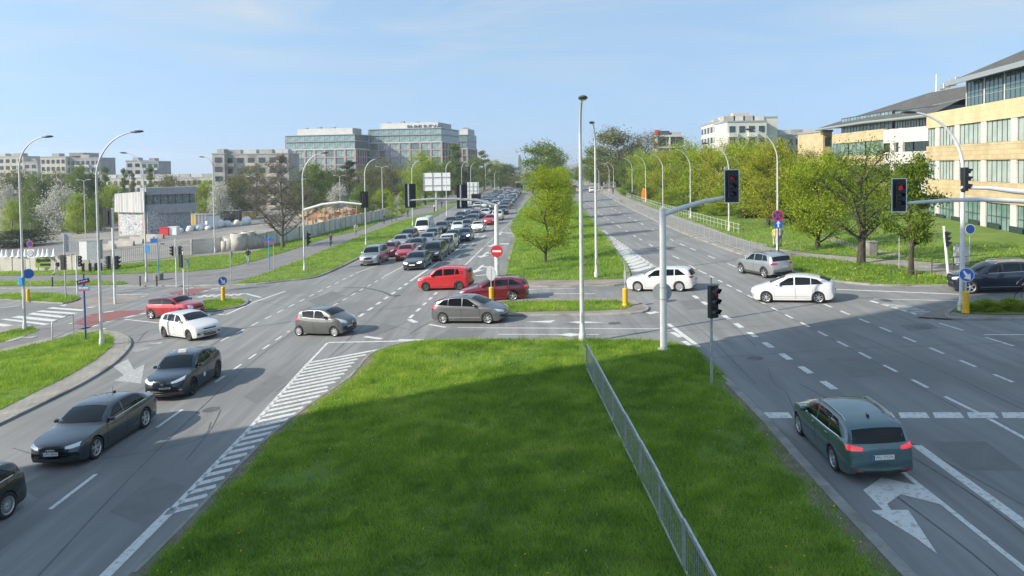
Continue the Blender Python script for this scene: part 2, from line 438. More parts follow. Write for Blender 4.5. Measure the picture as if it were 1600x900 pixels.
_wheel = {}
def wheel_mesh(r, style):
    k = (r, style)
    if k in _wheel: return _wheel[k]
    w = 0.105; mb = MB(); rr = r*0.70
    mb.lathe([(rr,-w*.9),(r*.86,-w),(r*.96,-w*.93),(r,-w*.7),(r,w*.7),(r*.96,w*.93),(r*.86,w),(rr,w*.9),(rr*.97,w*.55),(rr*.97,-w*.55),(rr,-w*.9)], 28)
    ty = mb.mesh('wheel', M['tyre'])
    rm = MB()
    rm.lathe([(rr*1.0,w*.93),(rr*.93,w*.90),(rr*.90,w*.5),(rr*.90,-w*.5)], 28)
    rm.lathe([(0.0,w*.25),(rr*.9,w*.25)], 20, mi=1)
    if style == 'steel':
        rm.lathe([(0,w*.62),(rr*.25,w*.62),(rr*.42,w*.45),(rr*.75,w*.62),(rr*.9,w*.6)], 20, mi=0)
    elif style in ('cap7','cap'):
        rm.lathe([(0,w*.86),(rr*.3,w*.9),(rr*.55,w*.8)], 20)
        n = 7 if style=='cap7' else 10
        for i in range(n):
            a = 2*math.pi*i/n; R = Matrix.Rotation(a,3,'Z')
            vs = [R@Vector(q) for q in ((rr*.4,-rr*.17,w*.84),(rr*.95,-rr*.26,w*.84),(rr*.95,rr*.26,w*.84),(rr*.4,rr*.17,w*.84))]
            rm.add(vs, [(0,1,2,3)])
    else:
        n = {'s5':5,'s10':10,'s15':16,'s7':7}[style]; tw = {5:.15,10:.10,16:.065,7:.12}[n]
        rm.lathe([(0,w*.7),(rr*.2,w*.7),(rr*.24,w*.4)], 12)
        for i in range(n):
            a = 2*math.pi*i/n + (0.0 if style!='s10' else (0.12 if i%2 else -0.12)); R = Matrix.Rotation(a,3,'Z')
            vs = [R@Vector(q) for q in ((rr*.12,-rr*tw*1.1,w*.68),(rr*.95,-rr*tw*.8,w*.86),(rr*.95,rr*tw*.8,w*.86),(rr*.12,rr*tw*1.1,w*.68),
                  (rr*.12,-rr*tw*1.1,w*.35),(rr*.95,-rr*tw*.8,w*.5),(rr*.95,rr*tw*.8,w*.5),(rr*.12,rr*tw*1.1,w*.35))]
            rm.add(vs, [(0,1,2,3),(0,4,5,1),(3,2,6,7),(1,5,6,2)])
    ri = rm.mesh('rim', [M['alloy'], M['black']])
    _wheel[k] = (ty, ri); return _wheel[k]

_textm = {}
def text_mesh(txt, size, mat, extrude=0.0):
    k = (txt,size,mat.name,extrude)
    if k in _textm: return _textm[k]
    cu = bpy.data.curves.new('lettering', 'FONT'); cu.body = txt; cu.size = size; cu.align_x = 'CENTER'; cu.align_y = 'CENTER'; cu.extrude = extrude; cu.resolution_u = 2
    ob = bpy.data.objects.new('lettering', cu); COL.objects.link(ob)
    dg = bpy.context.evaluated_depsgraph_get(); dg.update()
    me = bpy.data.meshes.new_from_object(ob.evaluated_get(dg)); me.materials.clear(); me.materials.append(mat)
    bpy.data.objects.remove(ob, do_unlink=True); _textm[k] = me; return me

def build_car(S, spec, name='parked_car', detail=2):
    """spec: paint, rim style/material, window splits, lamps ... -> Empty with parts. detail 0..2"""
    root = empty(name)
    pm = spec['paint']; L, W = S.L, S.W
    def part(nm, me, mat=None, loc=None, rot=None, parent=root):
        o = link(nm, me, parent, loc, rot)
        return o
    me = S.body.copy(); me.materials.clear(); me.materials.append(pm); me.materials.append(M['black'])
    body = part('body', me, pm)
    if spec.get('roof_mat'):
        x0, x1 = spec['roof_span']
        for_ = [(x0, -S.railw(x0)+.03), (x1, -S.railw(x1)+.03)]; bck = [(x0, S.railw(x0)-.03), (x1, S.railw(x1)-.03)]
        part('roof_panel', S.out(S.patch('T', for_, bck, 10, 8, .005), 'roof_panel', spec['roof_mat']), None)
    g = M['glass']
    # windscreen and rear window
    def hw(x, f): return max(.2, S.railw(x)*f)
    def front_glass(x0, x1, name_, axis, wb, wt, dz0=.03, dz1=.02):
        z0, z1 = S.top(x0)+dz0, S.top(x1)-dz1
        if axis == 'B': z0, z1 = S.top(x0)+dz0, S.top(x1)-dz1
        sag = spec.get('sag', .04)
        A = [(y, z0-sag*(1-0)*(abs(y)/wb)**2*0.6) for y in np.linspace(-wb, wb, 9)]
        B = [(y, z1-S.crown*.8*(abs(y)/wt)**2) for y in np.linspace(-wt, wt, 9)]
        part(name_, S.out(S.patch(axis, A, B, 12, 6, .005), name_, g), None)
    ws = spec['windscreen']
    front_glass(ws[0], ws[1], 'windscreen', 'F', S.plan(ws[0])*ws[2], S.railw(ws[1])*ws[3])
    if spec.get('rear_window'):
        rw = spec['rear_window']
        front_glass(rw[0], rw[1], 'rear_window', 'B', S.plan(rw[0])*rw[2], S.railw(rw[1])*rw[3], rw[4] if len(rw)>4 else .03, rw[5] if len(rw)>5 else .02)
    # doors and side windows
    hi = spec.get('winlift', .028)
    for sd in 'LR':
        sg = 1 if sd == 'L' else -1
        for (xa, xb) in spec['doors']:
            zb = S.low(xa)+.09
            n = 12; xs = [xa+(xb-xa)*i/n for i in range(n+1)]
            topl = [(x, S.belt(x)-.012) for x in xs]
            bot = [(x, max(zb, S.lowz(x)+.05)) for x in xs]
            if detail >= 2:
                ga = [(xa-.010, topl[0][1])]+topl+[(xb+.010, topl[-1][1])]; gb = [(xa-.010, bot[0][1]-.010)]+[(x, z-.010) for x,z in bot]+[(xb+.010, bot[-1][1]-.010)]
                gp = S.out(S.patch(sd, ga, gb, 16, 6, .0015, False), 'door_gap', M['black'])
                d = part('door', S.out(S.patch(sd, topl, bot, 14, 8, .0055), 'door', pm), None)
                link('door_gap', gp, d)
                hx = xb-.16; hz = S.belt(hx)-.10; h, nn = S.cast(sd, hx, hz)
                hm = MB().bev((0,0,0), (.17,.035,.03), .012)
                link('handle', hm.mesh('handle', spec.get('handle_mat', pm)), d, h+nn*.018)
        if spec.get('black_band'):
            x0, x1 = spec['black_band']; xs = np.linspace(x0,x1,16)
            part('pillar_band', S.out(S.patch(sd, [(x, max(S.rail(x)-.012, S.belt(x)+.02)) for x in xs], [(x, S.belt(x)+.008) for x in xs], 18, 5, .0068), 'pillar_band', M['gloss_black']), None)
        for wi, (ab, bb, at, bt) in enumerate(spec['windows']):
            n = 10
            bot = [(ab+(bb-ab)*i/n, S.belt(ab+(bb-ab)*i/n)+hi) for i in range(n+1)]
            topl = []
            for i in range(n+1):
                x = at+(bt-at)*i/n; topl.append((x, max(S.rail(x)-spec.get('wintop',.035), S.belt(x)+hi+.004)))
            part('side_window', S.out(S.patch(sd, topl, bot, 12, 5, .009 if detail>=2 else .005), 'side_window', g), None)
        if spec.get('chrome_line') and detail >= 2:
            x0, x1 = spec['chrome_line']
            xs = np.linspace(x0, x1, 14)
            part('window_trim', S.out(S.patch(sd, [(x, S.belt(x)+hi-.002) for x in xs], [(x, S.belt(x)+hi-.024) for x in xs], 16, 1, .011), 'window_trim', M['chrome']), None)
        # arch cladding and sills
        if spec.get('cladding'):
            for a in S.ax:
                th = [math.pi*i/12 for i in range(13)]
                A = [(a+(S.R+.001)*math.cos(t), S.wr+(S.R+.001)*math.sin(t)) for t in th]; B = [(a+(S.R+spec['cladding'])*math.cos(t), S.wr+(S.R+spec['cladding'])*math.sin(t)) for t in th]
                part('arch_trim', S.out(S.patch(sd, A, B, 14, 2, .010), 'arch_trim', M['trim']), None)
            x0, x1 = S.ax[0]+S.R+.02, S.ax[1]-S.R-.02; xs = np.linspace(x0,x1,8)
            part('sill_trim', S.out(S.patch(sd, [(x, S.low(x)+.14) for x in xs], [(x, S.low(x)+.015) for x in xs], 10, 2, .010), 'sill_trim', M['trim']), None)
        if spec.get('side_strip'):
            z0, th_, mt = spec['side_strip']; x0, x1 = S.ax[0]+S.R+.06, S.ax[1]-S.R-.06; xs = np.linspace(x0,x1,8)
            part('side_strip', S.out(S.patch(sd, [(x, z0+th_) for x in xs], [(x, z0) for x in xs], 10, 1, .012), 'side_strip', mt), None)
        # mirror
        if detail >= 1:
            mx = spec['mirror']; h, nn = S.cast(sd, mx, S.belt(mx)+.035)
            mb = MB()
            pr = [(-.055,-.07),(.06,-.055),(.085,0),(.06,.055),(-.055,.065)]
            vs = [];
            for (dy, sc) in ((.0,.35),(.05,.8),(.11,1.0),(.17,.95),(.205,.65)):
                vs += [Vector((px*sc, sg*dy, pz*sc+.01)) for px,pz in pr]
            fs = [(i*5+j, i*5+(j+1)%5, (i+1)*5+(j+1)%5, (i+1)*5+j) for i in range(4) for j in range(5)]+[(20,21,22,23,24)]
            mb.add(vs, fs, 0, True)
            part('mirror', S.out(mb, 'mirror', spec.get('mirror_mat', pm)), None, h+Vector((0,-sg*.02,.05)))
        if spec.get('rails') and detail >= 1:
            x0, x1, mt = spec['rails']; pth = []
            for i in range(9):
                x = x0+(x1-x0)*i/8; h, nn = S.cast('T', x, sg*(S.railw(x)-.07)); lift = .045 if 0 < i < 8 else .0
                pth.append(h+Vector((0,0,lift)))
            part('roof_rail', MB().tube(pth, .018, 6).mesh('roof_rail', mt), None)
        # lamps
        for key, ax, nm, mt in (('head','F','headlight',spec.get('head_mat',M['lamp_clear'])), ('tail','B','tail_light',spec.get('tail_mat',M['lamp_red'])), ('fog','F','fog_lamp',M['lamp_clear']), ('reflector','B','reflector',M['lamp_red'])):
            if spec.get(key) and detail >= 1:
                A, B = spec[key]
                part(nm, S.out(S.patch(ax, [(sg*u, v) for u,v in A], [(sg*u, v) for u,v in B], 8, 3, .008), nm, mt), None)
        for sA, sB, nm, mt in spec.get('side_patches', []):
            part(nm, S.out(S.patch(sd, sA, sB, 8, 3, .011), nm, mt), None)
    # single patches front and rear: (name, axis, A, B, mat)
    for nm, ax, A, B, mt in spec.get('patches', []):
        part(nm, S.out(S.patch(ax, A, B, 12, 4, .007), nm, mt), None)
    # number plates
    for key, ax in (('plate_f','F'),('plate_b','B')):
        if spec.get(key) and detail >= 1:
            z = spec[key]; best = 0
            h, nn = S.cast(ax, 0.0, z); sgx = 1 if ax == 'F' else -1
            po = part('number_plate', MB().box((0,0,0),(.012,.52,.114)).mesh('number_plate', M['plate']), None, h+Vector((sgx*.016,0,0)))
            if detail >= 2:
                link('plate_band', MB().box((0,0,0),(.004,.045,.108)).mesh('plate_band', M['plate_blue']), po, (sgx*.007, -sgx*.235, 0))
                t = link('plate_lettering', text_mesh(spec.get('plate_text','WE 4R71K'), .105, M['ink']), po, (sgx*.0075, sgx*.02, 0))
                t.rotation_euler = (rad(90),0,rad(90) if sgx>0 else rad(-90)); t.scale = (.86,1,1)
    # wheels
    ty, ri = wheel_mesh(S.wr, spec.get('rim','s5'))
    for a in S.ax:
        for sg in (1,-1):
            wo = part('wheel', ty, None, (L/2-a, sg*(W/2-.125), S.wr), (rad(-90) if sg>0 else rad(90), 0, 0))
            ro = link('rim', ri, wo)
            ro.material_slots[0].link = 'OBJECT'; ro.material_slots[0].material = spec.get('rim_mat', M['alloy'])
    return root

def place_wheels(root, S, side, front, rear, label, cat='car', group=None, z=0.0):
    """stand a car where its two visible wheels touch the road in the photo; the shell leans with the road"""
    f, r = P(*front, z), P(*rear, z); d = f-r; d.z = 0; h = math.atan2(d.y,d.x)
    return stand(root, S, side, (f+r)/2, h, label, cat, group)
def stand(root, S, side, mid, h, label, cat='car', group=None):
    ux, uy = Vector((math.cos(h),math.sin(h),0)), Vector((-math.sin(h),math.cos(h),0))
    xm = S.L/2-(S.fo+S.wb/2); sg = {'L':1,'R':-1,'C':0}[side]
    p = Vector((mid.x,mid.y,0)) - ux*xm - uy*sg*(S.W/2-.05)
    nrm = Vector((-TILT,0,1)).normalized(); fx = (ux-nrm*ux.dot(nrm)).normalized(); fy = nrm.cross(fx)
    R = Matrix((fx,fy,nrm)).transposed()
    root.rotation_euler = R.to_euler(); root.location = (p.x,p.y,T(p.x)+.004)
    tag(root, label, cat, group); return root
def recolour(root, mat):
    """copy's paint: slot on the object, mesh shared"""
    for o in root.children:
        if o.type == 'MESH' and o.name.split('.')[0] in ('body','door','mirror'):
            o.material_slots[0].link = 'OBJECT'; o.material_slots[0].material = mat
            for c in o.children:
                if c.name.startswith('handle'):
                    c.material_slots[0].link = 'OBJECT'; c.material_slots[0].material = mat

# ----------------------------------------------------------------- the shapes of the cars in the photo
def lampF(y0,y1,zt0,zt1,zb0,zb1): return ([(y0,zt0),((y0+y1)/2,(zt0+zt1)/2),(y1,zt1)], [(y0,zb0),((y0+y1)/2,(zb0+zb1)/2),(y1,zb1)])
def sym(pts): return [(-u,v) for u,v in reversed(pts)]+[(u,v) for u,v in pts]
def rows(w0, z0, w1, z1, n=5):
    return [(y, z0) for y in np.linspace(-w0,w0,n)], [(y, z1) for y in np.linspace(-w1,w1,n)]
SH = {}
def sedan_shape():
    return CarShape(4.94,1.89,[(0,.52),(.02,.66),(.07,.745),(.2,.80),(.6,.87),(1.1,.935),(1.42,.985),(1.75,1.17),(2.15,1.35),(2.5,1.435),(2.95,1.457),(3.4,1.43),(3.85,1.31),(4.25,1.14),(4.5,1.065),(4.78,1.045),(4.88,.98),(4.925,.82),(4.94,.62)],
        [(0,.50),(.07,.68),(.3,.76),(1.3,.905),(2.4,.945),(3.6,.985),(4.4,1.005),(4.8,.96),(4.94,.58)], .92,2.92,.355, cowl=1.42, roofx=2.4, rearx=3.6, bowf=.34)
def sedan_spec(p, text='WE 4R71K', **k):
    a,b = rows(.47,.66,.36,.28); 
    d = dict(paint=p, windscreen=(1.45,2.35,.80,.84), rear_window=(4.22,3.52,.66,.80), doors=[(1.55,2.62),(2.66,3.62)],
        windows=[(1.72,2.58,2.20,2.58),(2.68,3.50,2.68,3.50),(3.54,3.98,3.54,3.72)], mirror=1.78, chrome_line=(1.70,3.98),
        head=([(.44,.705),(.62,.735),(.80,.765)],[(.44,.63),(.60,.625),(.80,.66)]), tail=([(.42,.90),(.62,.91),(.84,.91)],[(.42,.80),(.62,.79),(.84,.77)]),
        plate_f=.52, plate_b=.62, plate_text=text, rim='s10',
        patches=[('grille','F',[(-.42,.665),(-.2,.68),(0,.685),(.2,.68),(.42,.665)],[(-.34,.27),(-.17,.26),(0,.26),(.17,.26),(.34,.27)],M['gloss_black']),
                 ('air_intake','F',[(.50,.47),(.62,.48),(.76,.49)],[(.50,.30),(.62,.30),(.74,.32)],M['black']), ('air_intake','F',[(-.76,.49),(-.62,.48),(-.50,.47)],[(-.74,.32),(-.62,.30),(-.50,.30)],M['black']),
                 ('front_lip','F',*rows(.62,.275,.60,.245),M['trim'])])
    d.update(k); return d
def wagon_shape(L=4.6,W=1.80,H=1.475,fo=.90,wb=2.65,wr=.325):
    k = H/1.475
    return CarShape(L,W,[(0,.54),(.02,.66),(.07,.75),(.2,.82),(.6,.90),(.95,.965),(1.22,1.02),(1.6,1.22*k),(2.0,1.385*k),(2.4,1.455*k),(2.9,1.475*k),(3.5,1.465*k),(L-.62,1.42*k),(L-.42,1.36*k),(L-.26,1.18*k),(L-.13,.98),(L-.05,.88),(L-.02,.74),(L,.60)],
        [(0,.50),(.07,.68),(.3,.78),(1.1,.925),(2.2,.955),(3.4,.995),(L-.5,1.02),(L-.12,.93),(L,.56)], fo,wb,wr, cowl=1.22, roofx=2.2, rearx=L-.7, bowr=.20)
def wagon_spec(p, L=4.6, **k):
    d = dict(paint=p, windscreen=(1.25,2.18,.80,.85), rear_window=(L-.135,L-.47,.80,.90,.03,.05), doors=[(1.42,2.38),(2.42,3.36)],
        windows=[(1.56,2.34,2.02,2.34),(2.44,3.24,2.44,3.24),(3.30,L-.52,3.30,L-.98)], mirror=1.62,
        head=([(.42,.72),(.60,.75),(.78,.80)],[(.44,.63),(.60,.63),(.78,.68)]), tail=([(.46,.93),(.60,.955),(.80,.97)],[(.46,.85),(.60,.84),(.80,.84)]),
        plate_f=.47, plate_b=.70, rim='s10',
        patches=[('grille','F',*rows(.38,.66,.34,.57),M['gloss_black']), ('air_intake','F',*rows(.52,.40,.48,.27),M['black']),
                 ('rear_skirt','B',*rows(.66,.34,.62,.25),M['black'])])
    d.update(k); return d
def hatch_shape(L=4.25,W=1.75,H=1.46,fo=.88,wb=2.61,wr=.315,fast=0.0):
    k = H/1.46
    return CarShape(L,W,[(0,.55),(.02,.66),(.07,.75),(.2,.83),(.6,.93),(.9,1.0),(1.12,1.05),(1.5,1.24*k),(1.9,1.40*k),(2.25,1.452*k),(2.7,1.46*k),(3.2,1.43*k),(L-.62,1.36*k),(L-.40,1.25*k),(L-.22,1.06*k),(L-.09,.93),(L-.03,.76),(L,.58)],
        [(0,.50),(.07,.69),(.3,.80),(1.0,.935),(2.0,.965),(3.1,1.0),(L-.4,1.02),(L-.1,.90),(L,.54)], fo,wb,wr, cowl=1.12, roofx=2.0, rearx=L-.8)
def hatch_spec(p, L=4.25, **k):
    d = dict(paint=p, windscreen=(1.15,2.02,.80,.85), rear_window=(L-.19,L-.55,.70,.82,.03,.03), doors=[(1.30,2.30),(2.34,3.14)],
        windows=[(1.46,2.26,1.92,2.26),(2.36,3.06,2.36,3.06),(3.12,L-.66,3.12,L-.84)], mirror=1.52,
        head=([(.42,.735),(.58,.77),(.76,.83)],[(.46,.64),(.60,.645),(.76,.70)]), tail=([(.56,1.0),(.66,1.01),(.78,1.0)],[(.56,.74),(.66,.72),(.80,.74)]),
        plate_f=.46, plate_b=.66, rim='cap',
        patches=[('grille','F',*rows(.40,.68,.36,.61),M['black']), ('air_intake','F',*rows(.40,.37,.36,.26),M['black']), ('fog_recess','F',[(.52,.40),(.70,.42)],[(.52,.30),(.70,.32)],M['black']), ('fog_recess','F',[(-.70,.42),(-.52,.40)],[(-.70,.32),(-.52,.30)],M['black'])])
    d.update(k); return d
def suv_shape(L=4.66,W=1.89,H=1.64,fo=.86,wb=2.80,wr=.36):
    k = H/1.64
    return CarShape(L,W,[(0,.62),(.02,.80),(.06,.91),(.18,.98),(.5,1.04),(.9,1.09),(1.22,1.14),(1.6,1.36*k),(2.0,1.54*k),(2.4,1.62*k),(2.9,1.64*k),(3.4,1.62*k),(L-.65,1.57*k),(L-.40,1.50*k),(L-.24,1.30*k),(L-.11,1.08),(L-.04,.92),(L-.015,.78),(L,.66)],
        [(0,.58),(.06,.84),(.3,.94),(1.1,1.04),(2.2,1.07),(3.4,1.11),(L-.5,1.14),(L-.1,1.02),(L,.62)], fo,wb,wr, low=.25, cowl=1.22, roofx=2.2, rearx=L-.75, tumble=.27)
def suv_spec(p, L=4.66, **k):
    d = dict(paint=p, windscreen=(1.25,2.16,.80,.86), rear_window=(L-.135,L-.45,.80,.90,.03,.06), doors=[(1.40,2.40),(2.44,3.40)],
        windows=[(1.56,2.36,2.0,2.36),(2.46,3.26,2.46,3.26),(3.32,L-.60,3.32,L-.80)], mirror=1.64,
        head=([(.46,.86),(.62,.90),(.80,.93)],[(.46,.76),(.62,.76),(.80,.80)]), tail=([(.44,1.03),(.62,1.05),(.82,1.06)],[(.44,.93),(.62,.92),(.82,.90)]),
        plate_f=.55, plate_b=.78, rim='s5', rails=(2.1,L-.8,M['galv']),
        patches=[('grille','F',*rows(.42,.84,.38,.64),M['gloss_black']), ('air_intake','F',*rows(.50,.46,.46,.32),M['black']), ('rear_skirt','B',*rows(.70,.50,.66,.32),M['black'])])
    d.update(k); return d
def mini_shape():
    L=3.85
    return CarShape(L,1.73,[(0,.58),(.02,.74),(.06,.83),(.2,.90),(.6,.965),(.95,1.0),(1.15,1.03),(1.4,1.20),(1.66,1.36),(1.95,1.405),(2.4,1.415),(2.9,1.39),(3.35,1.34),(L-.30,1.28),(L-.20,1.08),(L-.10,.93),(L-.03,.80),(L,.60)],
        [(0,.54),(.06,.76),(.3,.86),(1.0,.945),(2.0,.955),(3.0,.965),(L-.3,.97),(L-.08,.86),(L,.56)], .78,2.495,.315, cowl=1.15, roofx=1.72, rearx=L-.5, tumble=.20)
def mini_spec(p, **k):
    L=3.85
    d = dict(paint=p, windscreen=(1.17,1.68,.80,.88), rear_window=(L-.16,L-.33,.70,.84,.02,.05), doors=[(1.22,2.32)],
        windows=[(1.38,2.28,1.62,2.28),(2.36,L-.42,2.36,L-.50)], mirror=1.40, rim='s10', winlift=.02,
        head=([(.50,.80),(.62,.84),(.76,.86)],[(.50,.64),(.62,.61),(.76,.66)]), tail=([(.58,.88),(.68,.9),(.77,.88)],[(.58,.68),(.68,.68),(.77,.70)]),
        plate_f=.44, plate_b=.55, mirror_mat=M['gloss_black'],
        patches=[('grille','F',*rows(.42,.72,.34,.52),M['black']), ('air_intake','F',*rows(.55,.40,.50,.28),M['black'])])
    d.update(k); return d
def citycar_shape():
    L=3.43
    return CarShape(L,1.63,[(0,.58),(.02,.70),(.06,.79),(.18,.88),(.4,.98),(.62,1.05),(.82,1.12),(1.15,1.30),(1.5,1.43),(1.85,1.47),(2.3,1.465),(2.7,1.43),(L-.42,1.36),(L-.24,1.24),(L-.12,1.02),(L-.05,.90),(L-.02,.76),(L,.58)],
        [(0,.54),(.06,.73),(.25,.86),(.75,.955),(1.6,.965),(2.5,1.02),(L-.3,1.08),(L-.08,.88),(L,.54)], .70,2.34,.28, cowl=.82, roofx=1.55, rearx=L-.5, tumble=.25, bowf=.34)
def citycar_spec(p, **k):
    L=3.43
    d = dict(paint=p, windscreen=(.86,1.55,.80,.86), rear_window=(L-.14,L-.38,.66,.80,.03,.05), doors=[(1.06,1.98),(2.02,2.66)],
        windows=[(1.22,1.94,1.52,1.94),(2.03,2.72,2.03,2.80)], mirror=1.22, rim='cap7', mirror_mat=M['black'],
        head=([(.38,.78),(.52,.88),(.68,.98)],[(.42,.68),(.56,.70),(.70,.78)]), tail=([(.60,1.22),(.68,1.21),(.74,1.19)],[(.62,.86),(.70,.84),(.77,.84)]),
        plate_f=.46, plate_b=.62,
        patches=[('grille','F',*rows(.52,.50,.48,.28),M['black']), ('bumper_bar','F',*rows(.50,.44,.50,.405),M['galv_dull']), ('badge','F',*rows(.05,.72,.04,.63),M['chrome'])])
    d.update(k); return d
def wedge_shape():
    L=4.45
    return CarShape(L,1.725,[(0,.55),(.02,.64),(.06,.72),(.2,.80),(.5,.90),(.8,.98),(1.05,1.05),(1.45,1.22),(1.85,1.37),(2.25,1.465),(2.6,1.49),(3.0,1.475),(3.45,1.40),(3.9,1.27),(4.2,1.16),(4.34,1.08),(4.40,.96),(4.43,.78),(L,.58)],
        [(0,.50),(.06,.66),(.25,.75),(.95,.895),(2.0,.94),(3.2,.98),(3.95,1.03),(4.35,.93),(L,.54)], .90,2.70,.315, cowl=1.05, roofx=2.1, rearx=3.4, tumble=.27, bowf=.36)
def wedge_spec(p, **k):
    d = dict(paint=p, windscreen=(1.08,2.08,.80,.84), rear_window=(4.22,3.5,.66,.80,.03,.03), doors=[(1.34,2.42),(2.46,3.30)],
        windows=[(1.42,2.36,2.06,2.36),(2.44,3.22,2.44,3.22),(3.26,3.86,3.26,3.58)], mirror=1.62, rim='s7',
        head=([(.36,.70),(.56,.76),(.74,.82)],[(.42,.61),(.58,.63),(.76,.69)]), tail=([(.60,1.02),(.70,1.02),(.78,1.0)],[(.62,.78),(.70,.76),(.80,.76)]),
        plate_f=.48, plate_b=.66, side_strip=(.36,.022,M['galv_dull']),
        patches=[('grille','F',*rows(.36,.40,.32,.28),M['black']), ('badge','F',*rows(.06,.70,.05,.62),M['chrome'])])
    d.update(k); return d
def boxy_shape():
    L=4.1
    return CarShape(L,1.79,[(0,.60),(.02,.76),(.06,.86),(.18,.93),(.5,1.0),(.8,1.05),(1.0,1.09),(1.3,1.32),(1.62,1.53),(1.95,1.60),(2.4,1.61),(2.9,1.595),(3.4,1.55),(L-.32,1.48),(L-.20,1.38),(L-.12,1.2),(L-.06,1.0),(L-.025,.8),(L,.62)],
        [(0,.56),(.06,.79),(.3,.90),(.9,1.0),(1.8,1.03),(2.8,1.075),(L-.4,1.12),(L-.06,.95),(L,.58)], .78,2.55,.325, low=.22, cowl=1.0, roofx=1.7, rearx=L-.45, tumble=.20)
def boxy_spec(p, **k):
    L=4.1
    d = dict(paint=p, windscreen=(1.03,1.66,.80,.87), rear_window=(L-.10,L-.22,.62,.78,.04,.02), doors=[(1.18,2.16),(2.20,3.04)],
        windows=[(1.32,2.12,1.62,2.12),(2.21,2.98,2.21,3.06),(3.06,L-.70,3.12,L-.80)], mirror=1.34, rim='steel', rim_mat=M['steel_wheel'], mirror_mat=M['black'],
        head=([(.42,.84),(.60,.90),(.78,.96)],[(.42,.72),(.60,.72),(.80,.76)]), tail=([(.66,1.36),(.74,1.36),(.80,1.34)],[(.66,.92),(.76,.92),(.83,.94)]),
        plate_f=.50, plate_b=.82, side_strip=(.42,.03,M['sign_red']),
        patches=[('grille','F',*rows(.34,.78,.30,.72),M['black']), ('air_intake','F',*rows(.46,.46,.40,.32),M['black']), ('rear_skirt','B',*rows(.74,.48,.70,.28),M['black'])])
    d.update(k); return d
def coupe_suv_shape():
    L=4.38
    return CarShape(L,1.83,[(0,.62),(.02,.76),(.06,.86),(.18,.93),(.5,.99),(.9,1.03),(1.15,1.07),(1.5,1.28),(1.85,1.46),(2.2,1.54),(2.6,1.555),(3.0,1.52),(3.5,1.43),(L-.45,1.31),(L-.26,1.18),(L-.14,1.05),(L-.05,.95),(L-.02,.78),(L,.64)],
        [(0,.58),(.06,.80),(.3,.89),(1.0,.98),(2.0,1.02),(3.0,1.10),(L-.5,1.16),(L-.12,.98),(L,.60)], .90,2.64,.355, low=.23, cowl=1.15, roofx=2.0, rearx=L-.7, tumble=.27, bowf=.36)
def coupe_suv_spec(p, **k):
    L=4.38
    d = dict(paint=p, windscreen=(1.18,2.02,.80,.85), rear_window=(L-.22,L-.62,.62,.78,.03,.04), doors=[(1.34,2.30),(2.34,3.10)],
        windows=[(1.50,2.26,1.94,2.26),(2.36,3.18,2.36,3.22)], mirror=1.58, rim='s10', rim_mat=M['dark_alloy'], cladding=.06, mirror_mat=M['gloss_black'],
        head=([(.36,.80),(.58,.86),(.80,.93)],[(.38,.735),(.58,.755),(.80,.82)]), tail=([(.50,1.0),(.66,1.03),(.80,1.02)],[(.50,.92),(.66,.90),(.80,.88)]),
        plate_f=.55, plate_b=.70, fog=([(.58,.44),(.70,.46)],[(.58,.40),(.70,.42)]),
        patches=[('grille','F',*rows(.54,.52,.60,.30),M['black']), ('badge','F',*rows(.07,.775,.06,.71),M['chrome'])])
    d.update(k); return d
def van_shape():
    L=5.9
    return CarShape(L,2.05,[(0,.75),(.02,.95),(.06,1.08),(.2,1.18),(.5,1.28),(.75,1.38),(1.1,1.75),(1.5,2.18),(1.75,2.40),(2.1,2.50),(3,2.54),(4.5,2.54),(L-.2,2.52),(L-.06,2.45),(L-.03,1.6),(L-.015,.9),(L,.6)],
        [(0,.7),(.06,1.0),(.3,1.14),(.8,1.25),(2,1.32),(4,1.32),(L-.05,1.32),(L-.03,1.2),(L,.55)], 1.0,3.6,.35, low=.28, cowl=.75, roofx=1.6, tumble=.10, bowr=.03, crown=.09)
def van_spec(p, **k):
    d = dict(paint=p, windscreen=(.85,1.55,.84,.86), doors=[(.98,1.95)], windows=[(1.10,1.9,1.5,1.9)], mirror=1.12, rim='steel', rim_mat=M['steel_wheel'], wintop=.42,
        head=([(.56,1.08),(.72,1.12),(.9,1.18)],[(.58,.92),(.74,.92),(.9,.95)]), tail=([(.88,1.5),(.93,1.5),(.96,1.5)],[(.88,1.0),(.93,1.0),(.96,1.0)]), plate_f=.55, plate_b=.7, mirror_mat=M['black'],
        patches=[('grille','F',*rows(.52,.98,.46,.84),M['black']), ('bumper','F',*rows(.80,.62,.76,.34),M['trim'])])
    d.update(k); return d

# ================================================================= ground, roads, kerbs, grass
def PL(pts, z=0.0): return [P(a,b,z) if not isinstance(a, tuple) else Vector((a[0],a[1],z+T(a[0]))) for a,b in pts]
def W_(x, y): return ((x,y), None)               # a world point inside a list of photo points
M['asphalt'] = noisy('asphalt', (0.185,0.188,0.186), (0.268,0.268,0.260), 1.1, 0.78, 9, 0.36, 0.64, 0.25, 160, spec=0.35, c3=(0.180,0.181,0.178), s3=0.11, stretch=(1.6,0.09,1))
M['asphalt_path'] = noisy('asphalt_path', (0.17,0.165,0.16), (0.235,0.225,0.215), 0.9, 0.85, 8, 0.3, 0.7, 0.2, 120)
M['earth'] = noisy('earth', (0.17,0.15,0.115), (0.28,0.25,0.205), 0.35, 0.95, 8, 0.3, 0.7, 0.3, 8, c3=(0.13,0.15,0.06), s3=0.05)
M['yard'] = noisy('yard_concrete', (0.22,0.205,0.18), (0.33,0.31,0.275), 0.22, 0.92, 9, 0.3, 0.7, 0.2, 20, c3=(0.17,0.16,0.13), s3=0.06)
M['soil'] = noisy('grass_soil', (0.09,0.16,0.02), (0.14,0.23,0.03), 1.2, 0.95, 8, 0.3, 0.7, 0.5, 30, c3=(0.17,0.21,0.05), s3=0.35)
